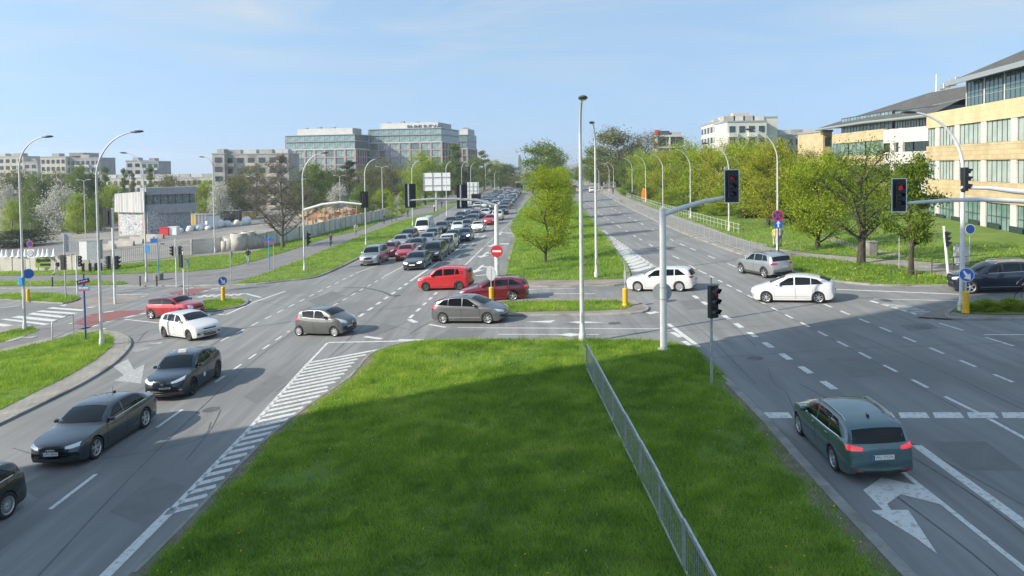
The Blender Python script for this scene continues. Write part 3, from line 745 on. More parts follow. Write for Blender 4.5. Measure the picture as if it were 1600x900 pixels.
M['kerbstone'] = noisy('kerb_concrete', (0.24,0.235,0.22), (0.34,0.33,0.31), 2.0, 0.9, 8, 0.3, 0.7, 0.2, 60, c3=(0.19,0.18,0.16), s3=0.8)
M['sett'] = None
def paving_mat(name, c1, c2, mortar, bw, bh):
    m, nt, b = _new(name); N = nt.nodes; Lk = nt.links
    g = N.new('ShaderNodeNewGeometry'); br = N.new('ShaderNodeTexBrick')
    br.inputs['Color1'].default_value = (*c1,1); br.inputs['Color2'].default_value = (*c2,1); br.inputs['Mortar'].default_value = (*mortar,1)
    br.inputs['Scale'].default_value = 1.0; br.inputs['Brick Width'].default_value = bw; br.inputs['Row Height'].default_value = bh; br.inputs['Mortar Size'].default_value = 0.012
    Lk.new(g.outputs['Position'], br.inputs['Vector'])
    n = N.new('ShaderNodeTexNoise'); n.inputs['Scale'].default_value = 0.6; n.inputs['Detail'].default_value = 8; Lk.new(g.outputs['Position'], n.inputs['Vector'])
    mx = N.new('ShaderNodeMixRGB'); mx.blend_type = 'OVERLAY'; mx.inputs['Fac'].default_value = 0.5; Lk.new(br.outputs['Color'], mx.inputs['Color1']); Lk.new(n.outputs['Fac'], mx.inputs['Color2'])
    Lk.new(mx.outputs[0], b.inputs['Base Color']); b.inputs['Roughness'].default_value = 0.9; return m
M['paving'] = paving_mat('paving_slabs', (0.27,0.255,0.23), (0.32,0.30,0.27), (0.17,0.16,0.14), 0.35, 0.35)
M['setts'] = paving_mat('red_brown_setts', (0.27,0.235,0.205), (0.31,0.265,0.235), (0.16,0.14,0.12), 0.22, 0.11)
def worn(name, col, under, lo=0.40, hi=0.52):
    m, nt, b = _new(name); N = nt.nodes; Lk = nt.links
    g = N.new('ShaderNodeNewGeometry'); n = N.new('ShaderNodeTexNoise'); n.inputs['Scale'].default_value = 7.0; n.inputs['Detail'].default_value = 10; n.inputs['Roughness'].default_value = 0.72
    Lk.new(g.outputs['Position'], n.inputs['Vector'])
    r = N.new('ShaderNodeValToRGB'); r.color_ramp.elements[0].position = lo; r.color_ramp.elements[1].position = hi
    r.color_ramp.elements[0].color = (*under,1); r.color_ramp.elements[1].color = (*col,1)
    Lk.new(n.outputs['Fac'], r.inputs['Fac']); Lk.new(r.outputs[0], b.inputs['Base Color']); b.inputs['Roughness'].default_value = 0.7; return m
M['mark'] = worn('road_paint', (0.64,0.64,0.61), (0.34,0.34,0.33), 0.36, 0.50)
M['mark_worn'] = worn('worn_road_paint', (0.50,0.50,0.48), (0.22,0.22,0.215), 0.34, 0.62)
M['mark_faint'] = worn('faint_road_paint', (0.40,0.40,0.385), (0.225,0.225,0.22), 0.40, 0.72)
M['red_lane'] = worn('red_lane', (0.27,0.095,0.085), (0.20,0.10,0.092), 0.3, 0.6)

def cut_grid(me):
    """cut a large sheet into cells: keeps thin layers of a sloping ground apart numerically"""
    co = np.array([v.co[:] for v in me.vertices]); lo, hi = co.min(0), co.max(0)
    if max(hi[0]-lo[0], hi[1]-lo[1]) < 40: return
    bm = bmesh.new(); bm.from_mesh(me)
    for ax in (0,1):
        vals = [25*i for i in range(-6,11)] + [350,500,700,1000,1500,2200] + [-250,-400,-700,-1000,-1500,-2200]
        for c in vals:
            if lo[ax] < c < hi[ax]:
                p = [0,0,0]; p[ax] = c; n = [0,0,0]; n[ax] = 1
                bmesh.ops.bisect_plane(bm, geom=bm.verts[:]+bm.edges[:]+bm.faces[:], plane_co=p, plane_no=n)
    bmesh.ops.triangulate(bm, faces=bm.faces); bm.to_mesh(me); bm.free(); me.update()
def sheet(name, pts, z, mat, parent=None, kind='structure'):
    poly = [Vector((p.x,p.y,z+T(p.x))) for p in pts]
    a = sum(poly[i].x*poly[(i+1)%len(poly)].y-poly[(i+1)%len(poly)].x*poly[i].y for i in range(len(poly)))
    if a < 0: poly.reverse()
    mb = MB(); mb.add(poly, [tuple(range(len(poly)))])
    o = mb.build(name, mat, parent); cut_grid(o.data)
    if parent is None: tag(o, kind=kind)
    return o
def smooth_line(pts, n=4):
    out = []
    for i in range(len(pts)-1):
        p0 = pts[max(i-1,0)]; p1 = pts[i]; p2 = pts[i+1]; p3 = pts[min(i+2,len(pts)-1)]
        for k in range(n):
            t = k/n; out.append(0.5*((2*p1)+(p2-p0)*t+(2*p0-5*p1+4*p2-p3)*t*t+(3*p1-p0-3*p2+p3)*t**3))
    out.append(pts[-1]); return out
def kerb(name, pts, side, h=0.11, w=0.18, parent=None, mat=None):
    """kerb along a line of points; side +1: the stone lies to the left of the line; joints every metre or so"""
    pts = [Vector((p.x,p.y,T(p.x))) for p in pts]
    # resample to about 1 m stones near, longer far away
    mb = MB(); n = len(pts); off = []
    for i in range(n):
        t = (pts[min(i+1,n-1)]-pts[max(i-1,0)]).normalized(); q = Vector((-t.y,t.x,0))*w*side; q.z = T(q.x); off.append(q)
    for i in range(n-1):
        a,b = pts[i],pts[i+1]; c,d = pts[i+1]+off[i+1], pts[i]+off[i]; L = (b-a).length
        k = max(1, int(round(L/(1.0 if a.y < 60 else 4.0))))
        for q in range(k):
            t0 = q/k + 0.006/max(L,.01)*1.0; t1 = (q+1)/k - 0.006/max(L,.01)
            A=a.lerp(b,t0); B=a.lerp(b,t1); C=d.lerp(c,t1); D=d.lerp(c,t0); dz = random.uniform(-.004,.004)
            Z = Vector((0,0,h+dz)); ch = (D-A)*0.12
            vs = [A,B,C,D, A+Vector((0,0,h-.025)),B+Vector((0,0,h-.025)), A+ch+Z,B+ch+Z,C+Z,D+Z]
            fs = [(0,1,5,4),(4,5,7,6),(6,7,8,9),(3,9,8,2),(0,4,6,9,3),(1,2,8,7,5)]
            if side < 0: fs = [tuple(reversed(f)) for f in fs]
            mb.add(vs, fs)
    o = mb.build(name, mat or M['kerbstone'], parent)
    if parent is None: tag(o, kind='structure')
    return o

ZK = 0.10
# the ground out to the horizon, and the asphalt of both carriageways and the cross street
gr = MB(); gr.add([(x,y,-.12+T(x)) for x,y in ((-1200,-300),(1200,-300),(1200,4000),(-1200,4000))], [(0,1,2,3)]); gr_o = tag(gr.build('ground', M['earth']), kind='structure'); cut_grid(gr_o.data)
road = sheet('road', PL([W_(-140,-15), W_(140,-15), W_(140,82), W_(44,84), W_(30,120), W_(36,210), W_(52,330), W_(80,520), W_(30,520), W_(-2,330), W_(-20,160), W_(-24,80), W_(-140,82)]), 0.0, M['asphalt'])

# --- front median
fm_left = PL([(-130,1240),(205,900),(300,805),(400,700),(480,635),(545,590),(575,556),(612,541),(650,534)])
fm_top = PL([(800,533),(915,532.5),(1000,534),(1055,539),(1085,547)])
fm_right = PL([(1115,573),(1145,600),(1200,655),(1300,765),(1430,900),(1765,1240)])
fm_line = fm_left+fm_top+fm_right
GR = {}
GR['median_front'] = fm_line
M['bare_soil'] = noisy('bare_soil', (0.13,0.115,0.085), (0.22,0.195,0.15), 2.5, .95, 9, .3,.7,.5,25, c3=(0.10,0.14,0.03), s3=.9)
sheet('median_ground', fm_line, 0.07, M['soil'])
def ribbon(line, w, side, z, mat, name='worn_edge'):
    n = len(line); o = []
    for i in range(n):
        t = (line[min(i+1,n-1)]-line[max(i-1,0)]).normalized(); o.append(line[i]+Vector((-t.y,t.x,0))*w*side*random.uniform(.6,1.3))
    for i in range(n-1): sheet(name, [line[i],line[i+1],o[i+1],o[i]], z, mat, MED)
MED = bpy.data.objects['median_ground']
ribbon(smooth_line(fm_left[:7],5), .5, -1, .074, M['bare_soil']); ribbon(smooth_line(fm_right[1:],5), .75, -1, .074, M['bare_soil'])
kerb('median_kerb', smooth_line(fm_left[1:],3), 1 if False else -1, 0.085, 0.13)
kerb('median_kerb', smooth_line(fm_top+fm_right[:2],2), -1, 0.085, 0.15)
kerb('median_kerb', smooth_line(fm_right[1:],2), -1, 0.10, 0.30)
# row of setts between the hatching and the grass
sheet('sett_strip', PL([(545,589),(612,539.5),(650,533),(640,537),(600,545),(565,585),(552,600)]), 0.006, M['setts'])

# --- near left verge with its paved edge
lv_out = PL([(-260,790),(0,665),(60,636),(130,601),(175,573),(200,549),(206,536),(200,527),(185,521),(160,516),(120,517),(60,534),(0,549),(-200,600)])
sheet('pavement', lv_out, ZK-.015, M['paving'])
kerb('verge_kerb', smooth_line(lv_out[:10],3), 1, 0.10, 0.20)
lv_gr = PL([(-260,760),(0,640),(60,610),(105,588),(150,562),(175,541),(178,530),(170,524),(150,519),(125,520),(75,533),(0,550),(-200,602)], ZK)
sheet('verge_ground', lv_gr, ZK-.004, M['soil']); GR['verge_left'] = lv_gr
# bike path and pavement beside it
sheet('bike_path', PL([(-300,620),(-200,600),(0,549),(60,534),(120,517),(140,512),(118,508),(70,516),(0,533),(-200,575)]), ZK-.02, M['asphalt_path'])
gp = PL([(-120,545),(0,535),(40,524),(62,515),(50,511),(25,516),(0,522),(-120,530)], ZK); sheet('verge_ground', gp, ZK-.004, M['soil']); GR['verge_path'] = gp
sheet('pavement', PL([(-120,530),(0,522),(25,516),(50,511),(40,507),(0,513),(-120,520)]), ZK-.018, M['paving'])

# --- far left block: path, verges, building yard
A_k = PL([(-260,454),(0,451.5),(100,450),(200,448),(300,447.5),(360,446),(400,445),(445,440),(482,436),(507,429.5),(555,407),(620,371),(710,321.5),(760,296.5),(800,282)])
A_out = A_k + PL([W_(-12,420), W_(-600,420), W_(-600,50)])
sheet('pavement', A_out, ZK-.03, M['asphalt_path'])
kerb('road_kerb', smooth_line(A_k[:13],3), 1, 0.11, 0.22)
kerb('road_kerb', A_k[12:], 1, 0.11, 0.4)
v1 = PL([(362,444),(445,437.5),(482,433.5),(505,427),(553,405),(618,369),(708,320),(756,295.5),(748,295.5),(710,312),(677,331),(625,346),(572,365),(485,400),(400,432)], ZK); sheet('verge_ground', v1, ZK, M['soil']); GR['verge_road'] = v1
g2 = PL([(-260,446),(0,446.5),(100,446),(190,444.5),(200,442),(195,440),(150,438),(0,439.5),(-260,440)], ZK); sheet('verge_ground', g2, ZK, M['soil']); GR['verge_kerb'] = g2
g3 = PL([(-260,431),(0,430.5),(160,429),(282,425),(350,419),(400,407),(450,392),(515,370),(562,360),(612,340),(650,327),(677,317),(720,298),(690,299),(640,320),(587,344),(539,355),(487,369),(447,376),(400,393),(335,399),(187,413),(150,421),(0,423),(-260,424)], ZK); sheet('verge_ground', g3, ZK, M['soil']); GR['verge_wall'] = g3
yard = PL([(-260,424),(0,423),(150,421),(187,413),(335,399),(400,393),(447,376),(487,369),(539,355),(587,344),(640,320),(690,299), W_(-30,330), W_(-120,300), W_(-260,240), W_(-260,110)], ZK); sheet('yard', yard, ZK+.01, M['yard'])
sheet('yard_track', PL([(-200,395),(0,385),(150,378),(250,362),(400,340),(420,347),(300,372),(200,387),(0,405),(-200,415)]), ZK+.016, M['asphalt_path'])

# --- far median
fm2_l = PL([(786,436),(790,424),(795,401),(801,382),(804,372),(796,357.5),(801,345),(809,334),(822,314),(838,297),(852,289)])
fm2_r = PL([(873,288),(884,296),(895,307),(917,334),(950,375),(976,409),(984,426),(985,434),(978,438)])
fm2 = fm2_l+fm2_r+PL([(900,439.5),(815,440)])
sheet('far_median_ground', fm2, ZK-.02, M['soil']); GR['median_far'] = fm2
kerb('median_kerb', smooth_line(fm2_l,2), -1, 0.11, 0.22); kerb('median_kerb', smooth_line(fm2_r,2), -1, 0.11, 0.22)
sheet('pavement', PL([(786,436),(815,440),(900,439.5),(978,438),(990,436),(988,441),(960,446),(900,447.5),(820,447.5),(790,444)]), ZK-.01, M['setts'])
kerb('median_kerb', smooth_line(PL([(786,444),(820,448.5),(900,448.5),(960,447),(985,442.5),(992,436)]),2), 1, 0.105, 0.18)

# --- island between the two crossing lanes
is_o = PL([(740,486),(752,477),(800,469),(860,468),(960,468),(990,472),(1010,479),(1014,484),(1004,489.5),(960,492.5),(880,494),(800,494.5),(760,493),(740,486)])
sheet('island', is_o, ZK-.01, M['setts']); kerb('island_kerb', smooth_line(is_o,2), -1, 0.105, 0.16)
is_g = PL([(752,484),(770,475),(800,471),(860,470),(960,470),(984,474),(988,478),(976,483),(930,485),(870,486),(800,487.5),(770,488)], ZK); sheet('island_ground', is_g, ZK, M['soil']); GR['island_mid'] = is_g
# --- small islands in the left arm
li = PL([(296,476),(312,468),(350,465),(380,467),(389,472),(380,479),(350,485),(326,488),(300,486),(296,476)]); sheet('island', li, ZK-.01, M['kerbstone']); kerb('island_kerb', smooth_line(li,2), -1, 0.105, 0.16)
lg = PL([(300,476),(314,470),(350,467),(375,468.5),(382,472),(374,477),(348,482),(324,484.5),(303,483)], ZK); sheet('island_ground', lg, ZK, M['soil']); GR['island_left'] = lg
l2 = PL([(-60,462),(20,459),(60,457.5),(105,460),(124,464),(118,469),(98,473),(60,471),(10,467),(-60,469)], ZK); sheet('island_ground', l2, ZK, M['soil']); GR['island_far_left'] = l2
kerb('island_kerb', smooth_line(l2+[l2[0]],2), -1, 0.105, 0.16)
sheet('crossing_refuge', PL([(100,478),(124,466),(160,462),(222,462),(215,468),(180,475),(130,481)]), 0.008, M['setts'])

# --- right block
B_k = PL([(900,283),(925,293),(947,306),(970,319),(1025,346),(1075,368),(1140,392),(1167,402),(1200,414),(1230,424),(1257,431),(1300,440),(1362,446.5),(1420,448),(1475,448),(1560,449),(1800,452)])
B_out = B_k + PL([W_(400,64), W_(400,520), W_(60,520)])
sheet('pavement', B_out, ZK-.03, M['paving'])
kerb('road_kerb', smooth_line(B_k[3:],3), 1, 0.11, 0.25); kerb('road_kerb', B_k[:4], 1, 0.11, 0.4)
wg = PL([(1222,399),(1272,403),(1340,410),(1400,415),(1425,421),(1457,427),(1482,432.5),(1480,445),(1420,445.5),(1362,444),(1300,437.5),(1257,428.5),(1238,421),(1222,410)], ZK); sheet('verge_ground', wg, ZK, M['soil']); GR['verge_right'] = wg
pk = PL([(960,296),(974,306.5),(1027,327),(1102,352),(1140,367),(1200,385.5),(1272,396),(1350,402),(1425,407),(1475,411),(1512,415.5),(1560,418),(1700,424), W_(300,72), W_(400,520), W_(66,520), W_(36,260)], ZK); sheet('park_ground', pk, ZK, M['soil']); GR['park'] = PL([(960,296),(974,306.5),(1027,327),(1102,352),(1140,367),(1200,385.5),(1272,396),(1350,402),(1425,407),(1475,411),(1512,415.5),(1560,418),(1640,421),(1640,380),(1500,385),(1300,370),(1150,345),(1060,325)], ZK)
sheet('park_path', PL([(1275,372),(1300,380),(1340,393),(1375,399),(1420,406),(1440,409),(1400,398),(1345,386),(1300,372)]), ZK+.012, M['paving'])
# --- right island
ri = PL([(1430,497),(1455,489),(1482,482),(1500,474.5),(1540,471.5),(1640,470),(1800,469),(1800,500),(1640,500),(1540,500.5),(1480,500)]); sheet('island', ri, ZK-.03, M['setts'])
rg = PL([(1481,484),(1500,477),(1540,474),(1640,472),(1800,471),(1800,491),(1640,491),(1560,491),(1505,489.5)], ZK); sheet('island_ground', rg, ZK, M['soil']); GR['island_right'] = rg
kerb('island_kerb', smooth_line(PL([(1800,500),(1640,500),(1540,500.5),(1487,499.5),(1476,494),(1482,486),(1500,476),(1540,472),(1640,470.5)]),2), -1, 0.105, 0.2)

# ================================================================= road markings (children of the road)
def quad_mark(pts, mat=None, z=0.006, name='lane_marking'):
    return sheet(name, pts, z, mat or M['mark'], road)
def stroke(a, b, w, mat=None, z=0.006, name='lane_marking'):
    t = (b-a); L = t.length
    if L < 1e-4: return
    t /= L; n = Vector((-t.y,t.x,0))*w/2
    return quad_mark([a+n,b+n,b-n,a-n], mat, z, name)
def dashes(pa, pb, on, gap, w, mat=None, phase=0.0, name='lane_dash'):
    a = P(*pa) if len(pa)==2 else Vector(pa); b = P(*pb) if len(pb)==2 else Vector(pb); L = (b-a).length; t = (b-a)/L; s = -phase
    while s < L:
        q0, q1 = max(0,s), min(L,s+on)
        if q1-q0 > .12: stroke(a+t*q0, a+t*q1, w, mat, 0.006, name)
        s += on+gap
def solid(pa, pb, w, mat=None): stroke(P(*pa), P(*pb), w, mat)
def polymark(px, mat=None, z=0.007, name='arrow_marking'): return quad_mark(PL(px), mat, z, name)
# left carriageway, near
stroke(P(78,796), P(150,741), .14, name='lane_dash'); stroke(P(245,668), P(285,640), .13, name='lane_dash')
dashes((337,597),(452,517), 1.0, 1.0, .13); dashes((520,478),(600,433), 1.0, 1.0, .13); dashes((600,432),(625,419), 4, 0, .13)
dashes((345,533),(556,427), 1.0, 1.0, .13); solid((556,427),(594,413), .13)
dashes((561,495),(646,436), 1.0, 1.0, .22); solid((646,436),(722,385), .24); dashes((724,383),(790,333), 2, 2, .2)
dashes((640,497),(690,450), 1.0, 1.0, .2)
solid((725,416),(755,387), .16); dashes((757,385),(800,345), 1, 1, .14)
dashes((625,419),(770,332), 2, 4, .13); dashes((594,413),(745,325), 2, 4, .13)
stroke(P(639,499), P(650,504), .3); stroke(P(671,507), P(696,511.5), .22); stroke(P(570,526), P(596,529.5), .3); stroke(P(622,531.5), P(662,531.7), .35)
solid((715,512),(1036,514), .12); solid((778,522.5),(936,522.8), .12)
polymark([(820,503),(868,500.5),(860,504.5)]); polymark([(888,503.5),(905,502),(945,503.8),(905,505.5)]); polymark([(870,523),(892,520.5),(910,523),(892,526)])
stroke(P(1044,506), P(1092,542), .22); stroke(P(1012,488), P(1020,490.5), .3); stroke(P(1020,487), P(1027,489), .3); stroke(P(1050,519), P(1064,527), .25); stroke(P(1068,533), P(1080,541), .25)
solid((708,406),(722,405), .3); solid((743,431),(762,429), .3)
solid((815,452.5),(835,452), .3); solid((820,459),(930,459), .14); solid((828,452),(900,450.5), .12)
# hatching left of the median
hl = [P(165,900), P(260,805), P(385,675), P(482,567), P(512,535.5)]
stroke(hl[0]+Vector((-.02,-1.5,0)), P(272,793), .29); 
for a_, b_ in ((1,2),(2,3),(3,4)): stroke(hl[a_], hl[b_], .16 if a_<3 else .13)
stroke(P(512,535.3), P(662,532.3), .2)
sd_ = (P(405,719)-P(335,736)).normalized()
def hit_kerb(o, d):
    best = None
    L_ = fm_left
    for i in range(len(L_)-1):
        a,b = L_[i],L_[i+1]; e = b-a; den = d.x*e.y-d.y*e.x
        if abs(den) < 1e-9: continue
        t = ((a.x-o.x)*e.y-(a.y-o.y)*e.x)/den; u = ((a.x-o.x)*d.y-(a.y-o.y)*d.x)/den
        if -0.01 <= u <= 1.01 and t > 0 and (best is None or t < best): best = t
    return best
h_len = [(hl[i+1]-hl[i]).length for i in range(1,4)]; h_s = 0.15
while h_s < sum(h_len)-.3:
    q_ = h_s; k_ = 1
    while q_ > h_len[k_-1] and k_ < 3: q_ -= h_len[k_-1]; k_ += 1
    o_ = hl[k_].lerp(hl[k_+1], q_/h_len[k_-1]); yy = o_.y; t_ = hit_kerb(o_, sd_)
    if t_:
        t_ -= .12 if yy < 30 else .45
        e_ = o_+sd_*t_
        ylim = P(600,533.5).y
        if e_.y > ylim: e_ = o_+sd_*max(0.3,(ylim-o_.y)/sd_.y)
        stroke(o_, e_, .27, name='hatch_stripe')
    h_s += 0.60
# right carriageway, near
dashes((1084,462),(1319,618), 1.0, 1.05, .26); stroke(P(1432,696), P(1600,823)+Vector((0,-3,0)), .26); stroke(P(1407,735), P(1600,890)+Vector((0,-1.6,0)), .13)
dashes((1109,431),(1489,626), 1.0, 1.0, .13); stroke(P(1489,626), P(1527,644.5), .13); stroke(P(1541,652), P(1640,706), .13)
dashes((1287,475),(1640,621), 1.0, 1.0, .13)
dashes((1468,505),(1640,558), 1.6, 1.4, .13)
solid((1537,523),(1700,523), .14); solid((1365,467),(1592,472.5), .12); solid((1302,452),(1500,460), .2)
x_ = 1189
while x_ < 1690:
    polymark([(x_,644.5),(x_+43,644.5),(x_+50,653.5),(x_+4,653.5)], z=.006, name='stop_line_block'); x_ += 53.6
polymark([(1200+u/4,675+v/4) for u,v in ((710,285),(935,335),(1085,455),(830,390),(745,450),(770,487),(720,490),(595,365))], M['mark'])
polymark([(1200+u/4,675+v/4) for u,v in ((645,490),(875,487),(925,560),(1057,762),(925,665))], M['mark'])
polymark([(u/4,500+v/4) for u,v in ((705,290),(800,245),(838,312),(905,275),(882,398),(715,380),(775,345))], M['mark_worn'])
polymark([(u/4,500+v/4) for u,v in ((820,190),(890,170),(960,168),(930,185),(850,203))], M['mark_faint']); polymark([(u/4,500+v/4) for u,v in ((920,150),(1010,138),(1030,128),(1000,150))], M['mark_worn'])
# right hatching wedge by the island
solid((1360,470),(1460,499), .2)
for i in range(5):
    f = i/5; solid((1372+75*f,474+22*f),(1425+50*f,480+12*f), .3, M['mark_worn'])
# right carriageway, far: lane dashes and the hatching along the far median
def polydash(px, on, gap, w):
    pts = PL(px)
    for i in range(len(pts)-1): dashes(tuple(pts[i]), tuple(pts[i+1]), on, gap, w)
polydash([(1104,428),(1086,420),(1060,404),(1020,385),(994,370),(967,354),(946,340)], 2.0, 4.0, .14)
dashes((946,340),(911,313), 2, 4, .16)
polydash([(1150,417),(1117,404),(1070,384),(1052,376),(1015,356)], 2.0, 4.0, .14)
dashes((1005,351),(932,313), 2, 4, .16)
solid((936,358),(1022,417.5), .3); solid((930,352),(905,322), .2)
hA, hB, hC, hD = P(990,424), P(938,364), P(1020,416.5), P(937,358.5)
for i in range(20):
    f_ = i/20; stroke(hA.lerp(hB,f_), hC.lerp(hD,f_+.006), .8, name='hatch_stripe')
# arrows in the turning lanes of the left carriageway
def lane_arrow(px, py, sc=1.0, turn=1):
    o = P(px,py); f = Vector((-.12,-1,0)).normalized(); r = Vector((f.y,-f.x,0))*turn
    def W2(u,v): return o+f*u*sc+r*v*sc
    quad_mark([W2(-1.6,-.09),W2(-1.6,.09),W2(.5,.09),W2(.5,-.09)], None, .007, 'arrow_marking')
    quad_mark([W2(.5,-.42),W2(.5,.42),W2(1.6,0)], None, .007, 'arrow_marking')
    quad_mark([W2(-1.0,.09),W2(-.7,.09),W2(.1,.85),W2(-.2,.95)], None, .007, 'arrow_marking')
    quad_mark([W2(-.5,1.05),W2(.25,.45),W2(.6,1.25)], None, .007, 'arrow_marking')
for a_ in ((748,420,1.5,-1),(757,398,1.5,-1),(713,402,1.4,1),(735,384,1.4,1),(754,370,1.4,1),(771,382,1.5,-1),(781,365,1.5,-1)): lane_arrow(*a_)
# zebra, bike crossing and lines in the left arm
for q in ([(0,499),(10,498),(78,506),(68,508)],[(17,496),(30,493.5),(95,500),(85,503)],[(43,491),(52,488.5),(110,495),(98,497)],[(55,487),(66,485),(122,489),(112,491)],[(73,482),(82,480),(135,484),(126,486)],[(-40,505),(-28,502),(45,511),(30,513)],[(92,478),(102,476),(150,479),(142,481)]):
    polymark(q, name='crossing_stripe')
polymark([(100,512),(140,491),(188,485.5),(228,484.5),(215,490.5),(155,505),(135,514)], M['red_lane'], .006, 'bike_crossing')
polymark([(262,457.5),(300,451),(330,450.5),(304,460),(270,461)], M['red_lane'], .006, 'bike_crossing')
for (a,b) in (((108,506),(122,503)),((136,494),(150,491.5)),((162,488),(178,486)),((140,511),(152,508)),((165,503),(180,500)),((195,496.5),(210,493)),((220,491),(236,488)),((150,516),(165,513))): solid(a,b,.35)
for (a,b) in (((268,462),(284,460)),((296,461),(308,459)),((312,456),(324,454)),((330,452),(342,450)),((290,451),(302,449.5))): solid(a,b,.35)
solid((0,481),(30,477.5),.2); solid((100,476),(160,473),.15); solid((150,464),(225,463),.2); solid((180,460.5),(232,459.5),.2)
solid((195,499),(252,505),.15); solid((300,500),(392,468),.2); solid((298,487),(352,492),.15); solid((352,492),(400,471),.2); solid((305,464),(385,459),.2); solid((385,459),(408,465),.2)
for i in range(6): f=i/6; solid((312+70*f,465-4*f),(322+68*f,461-3*f),.4)
for i in range(4): f=i/4; solid((310+42*f,489-4*f),(345+30*f,488-7*f),.3, M['mark_worn'])
solid((0,463),(34,470),.4); solid((0,458),(12,467),.4); solid((16,458),(34,463),.4); solid((400,471),(446,455),.2)
polymark([(6,537),(20,531),(40,527),(33,531),(17,536)], M['mark_worn'], ZK+.004); polymark([(28,531),(60,527),(50,531)], M['mark_worn'], ZK+.004)

# tar seams and skid marks
M['tar'] = noisy('tar_seam', (0.07,0.07,0.07), (0.13,0.13,0.128), 3, .6)
M['patch'] = noisy('asphalt_patch', (0.150,0.152,0.151), (0.185,0.187,0.184), 1.5, .8, 8, .3,.7,.25,150)
for ln,w_ in (([(536,449),(570,450),(598,456),(612,462)],.22),([(640,522),(668,505),(690,498)],.10),([(700,549-16),(1010,520),(1210,508)],.05),([(880,506),(905,506)],.1),([(430,612),(520,560),(560,533)],.05),([(1250,600),(1420,690),(1600,790)],.05),([(200,620),(300,560),(360,520)],.05),([(930,380),(1010,450),(1100,520),(1180,600)],.04),([(1330,520),(1450,570),(1600,640)],.05),([(216,533),(232,516),(250,516)],.08),([(600,520),(640,500)],.06),([(60,900),(250,700),(420,545),(560,452)],.06),([(290,720),(330,670),(345,640)],.05),([(470,600),(600,480),(690,405)],.05),([(1300,640),(1500,760),(1620,850)],.06),([(1120,440),(1300,530),(1500,640)],.05),([(1380,760),(1500,850),(1560,900)],.05),([(560,545),(700,515),(1030,505)],.04),([(1100,560),(1330,545),(1600,535)],.05),([(20,700),(120,720),(300,690),(330,660)],.05),([(400,470),(560,500),(640,515)],.04),([(1010,400),(1100,470),(1180,540)],.04),([(1200,575),(1210,600),(1228,612),(1240,640)],.03)):
    q = smooth_line(PL(ln),4)
    for i in range(len(q)-1): stroke(q[i], q[i+1]+(q[i+1]-q[i])*.02, w_, M['tar'], .003, 'tar_seam')
for q in ([(668,552-20),(700,516),(760,516),(742,531)],[(1405,508),(1450,505),(1468,513),(1420,517)],[(560,560-40),(600,505),(620,510),(585,527)],[(1290,560),(1350,556),(1400,585),(1335,590)],[(30,760),(110,720),(140,735),(60,780)],[(170,800),(240,745),(290,760),(225,822)],[(480,470),(520,455),(540,462),(500,480)],[(1450,690),(1540,690),(1600,735),(1510,735)],[(1060,470),(1090,468),(1105,482),(1075,485)],[(1250,500),(1285,497),(1310,510),(1272,514)],[(380,620),(430,585),(450,592),(402,632)]): polymark(q, M['patch'], .0025, 'asphalt_patch')
for px,py in ((1440,512),(960,505),(620,462),(330,640),(1180,560)):
    c_ = P(px,py); quad_mark([c_+Vector((.34*math.cos(t*.5236),.34*math.sin(t*.5236),0)) for t in range(12)], M['tar'], .003, 'manhole_cover')
# ================================================================= grass blades (stuff)
M['blade'] = None
def blade_mat(name, cs, tr=0.35):
    m = bpy.data.materials.new(name); m.use_nodes = True; nt = m.node_tree; N = nt.nodes; Lk = nt.links; N.clear()
    out = N.new('ShaderNodeOutputMaterial'); at = N.new('ShaderNodeAttribute'); at.attribute_name = 'tone'
    r = N.new('ShaderNodeValToRGB'); els = r.color_ramp.elements
    els[0].position = 0.0; els[0].color = (*cs[0],1); els[1].position = 1.0; els[1].color = (*cs[-1],1)
    for i in range(1,len(cs)-1): e = els.new(i/(len(cs)-1)); e.color = (*cs[i],1)
    Lk.new(at.outputs['Fac'], r.inputs['Fac'])
    d = N.new('ShaderNodeBsdfDiffuse'); t = N.new('ShaderNodeBsdfTranslucent'); mx = N.new('ShaderNodeMixShader'); mx.inputs[0].default_value = tr
    hs = N.new('ShaderNodeHueSaturation'); hs.inputs['Value'].default_value = 1.25; hs.inputs['Saturation'].default_value = 1.05; Lk.new(r.outputs[0], hs.inputs['Color'])
    Lk.new(r.outputs[0], d.inputs['Color']); Lk.new(hs.outputs[0], t.inputs['Color']); Lk.new(d.outputs[0], mx.inputs[1]); Lk.new(t.outputs[0], mx.inputs[2]); Lk.new(mx.outputs[0], out.inputs[0])
    return m
M['blade'] = blade_mat('grass_blade', [(0.125,0.220,0.042),(0.225,0.355,0.055),(0.325,0.455,0.072),(0.45,0.52,0.12)], 0.48)
def mesh_np(name, V, F, mat, tone=None, smooth=False):
    me = bpy.data.meshes.new(name); nV, nF, k = len(V), len(F), F.shape[1]
    me.vertices.add(nV); me.vertices.foreach_set('co', V.astype(np.float32).ravel())
    me.loops.add(nF*k); me.loops.foreach_set('vertex_index', F.astype(np.int32).ravel())
    me.polygons.add(nF); me.polygons.foreach_set('loop_start', np.arange(0,nF*k,k,dtype=np.int32)); me.polygons.foreach_set('loop_total', np.full(nF,k,dtype=np.int32))
    if smooth: me.polygons.foreach_set('use_smooth', np.ones(nF,dtype=bool))
    if tone is not None:
        a = me.attributes.new('tone','FLOAT','POINT'); a.data.foreach_set('value', tone.astype(np.float32))
    me.materials.append(mat); me.update(calc_edges=True); return me
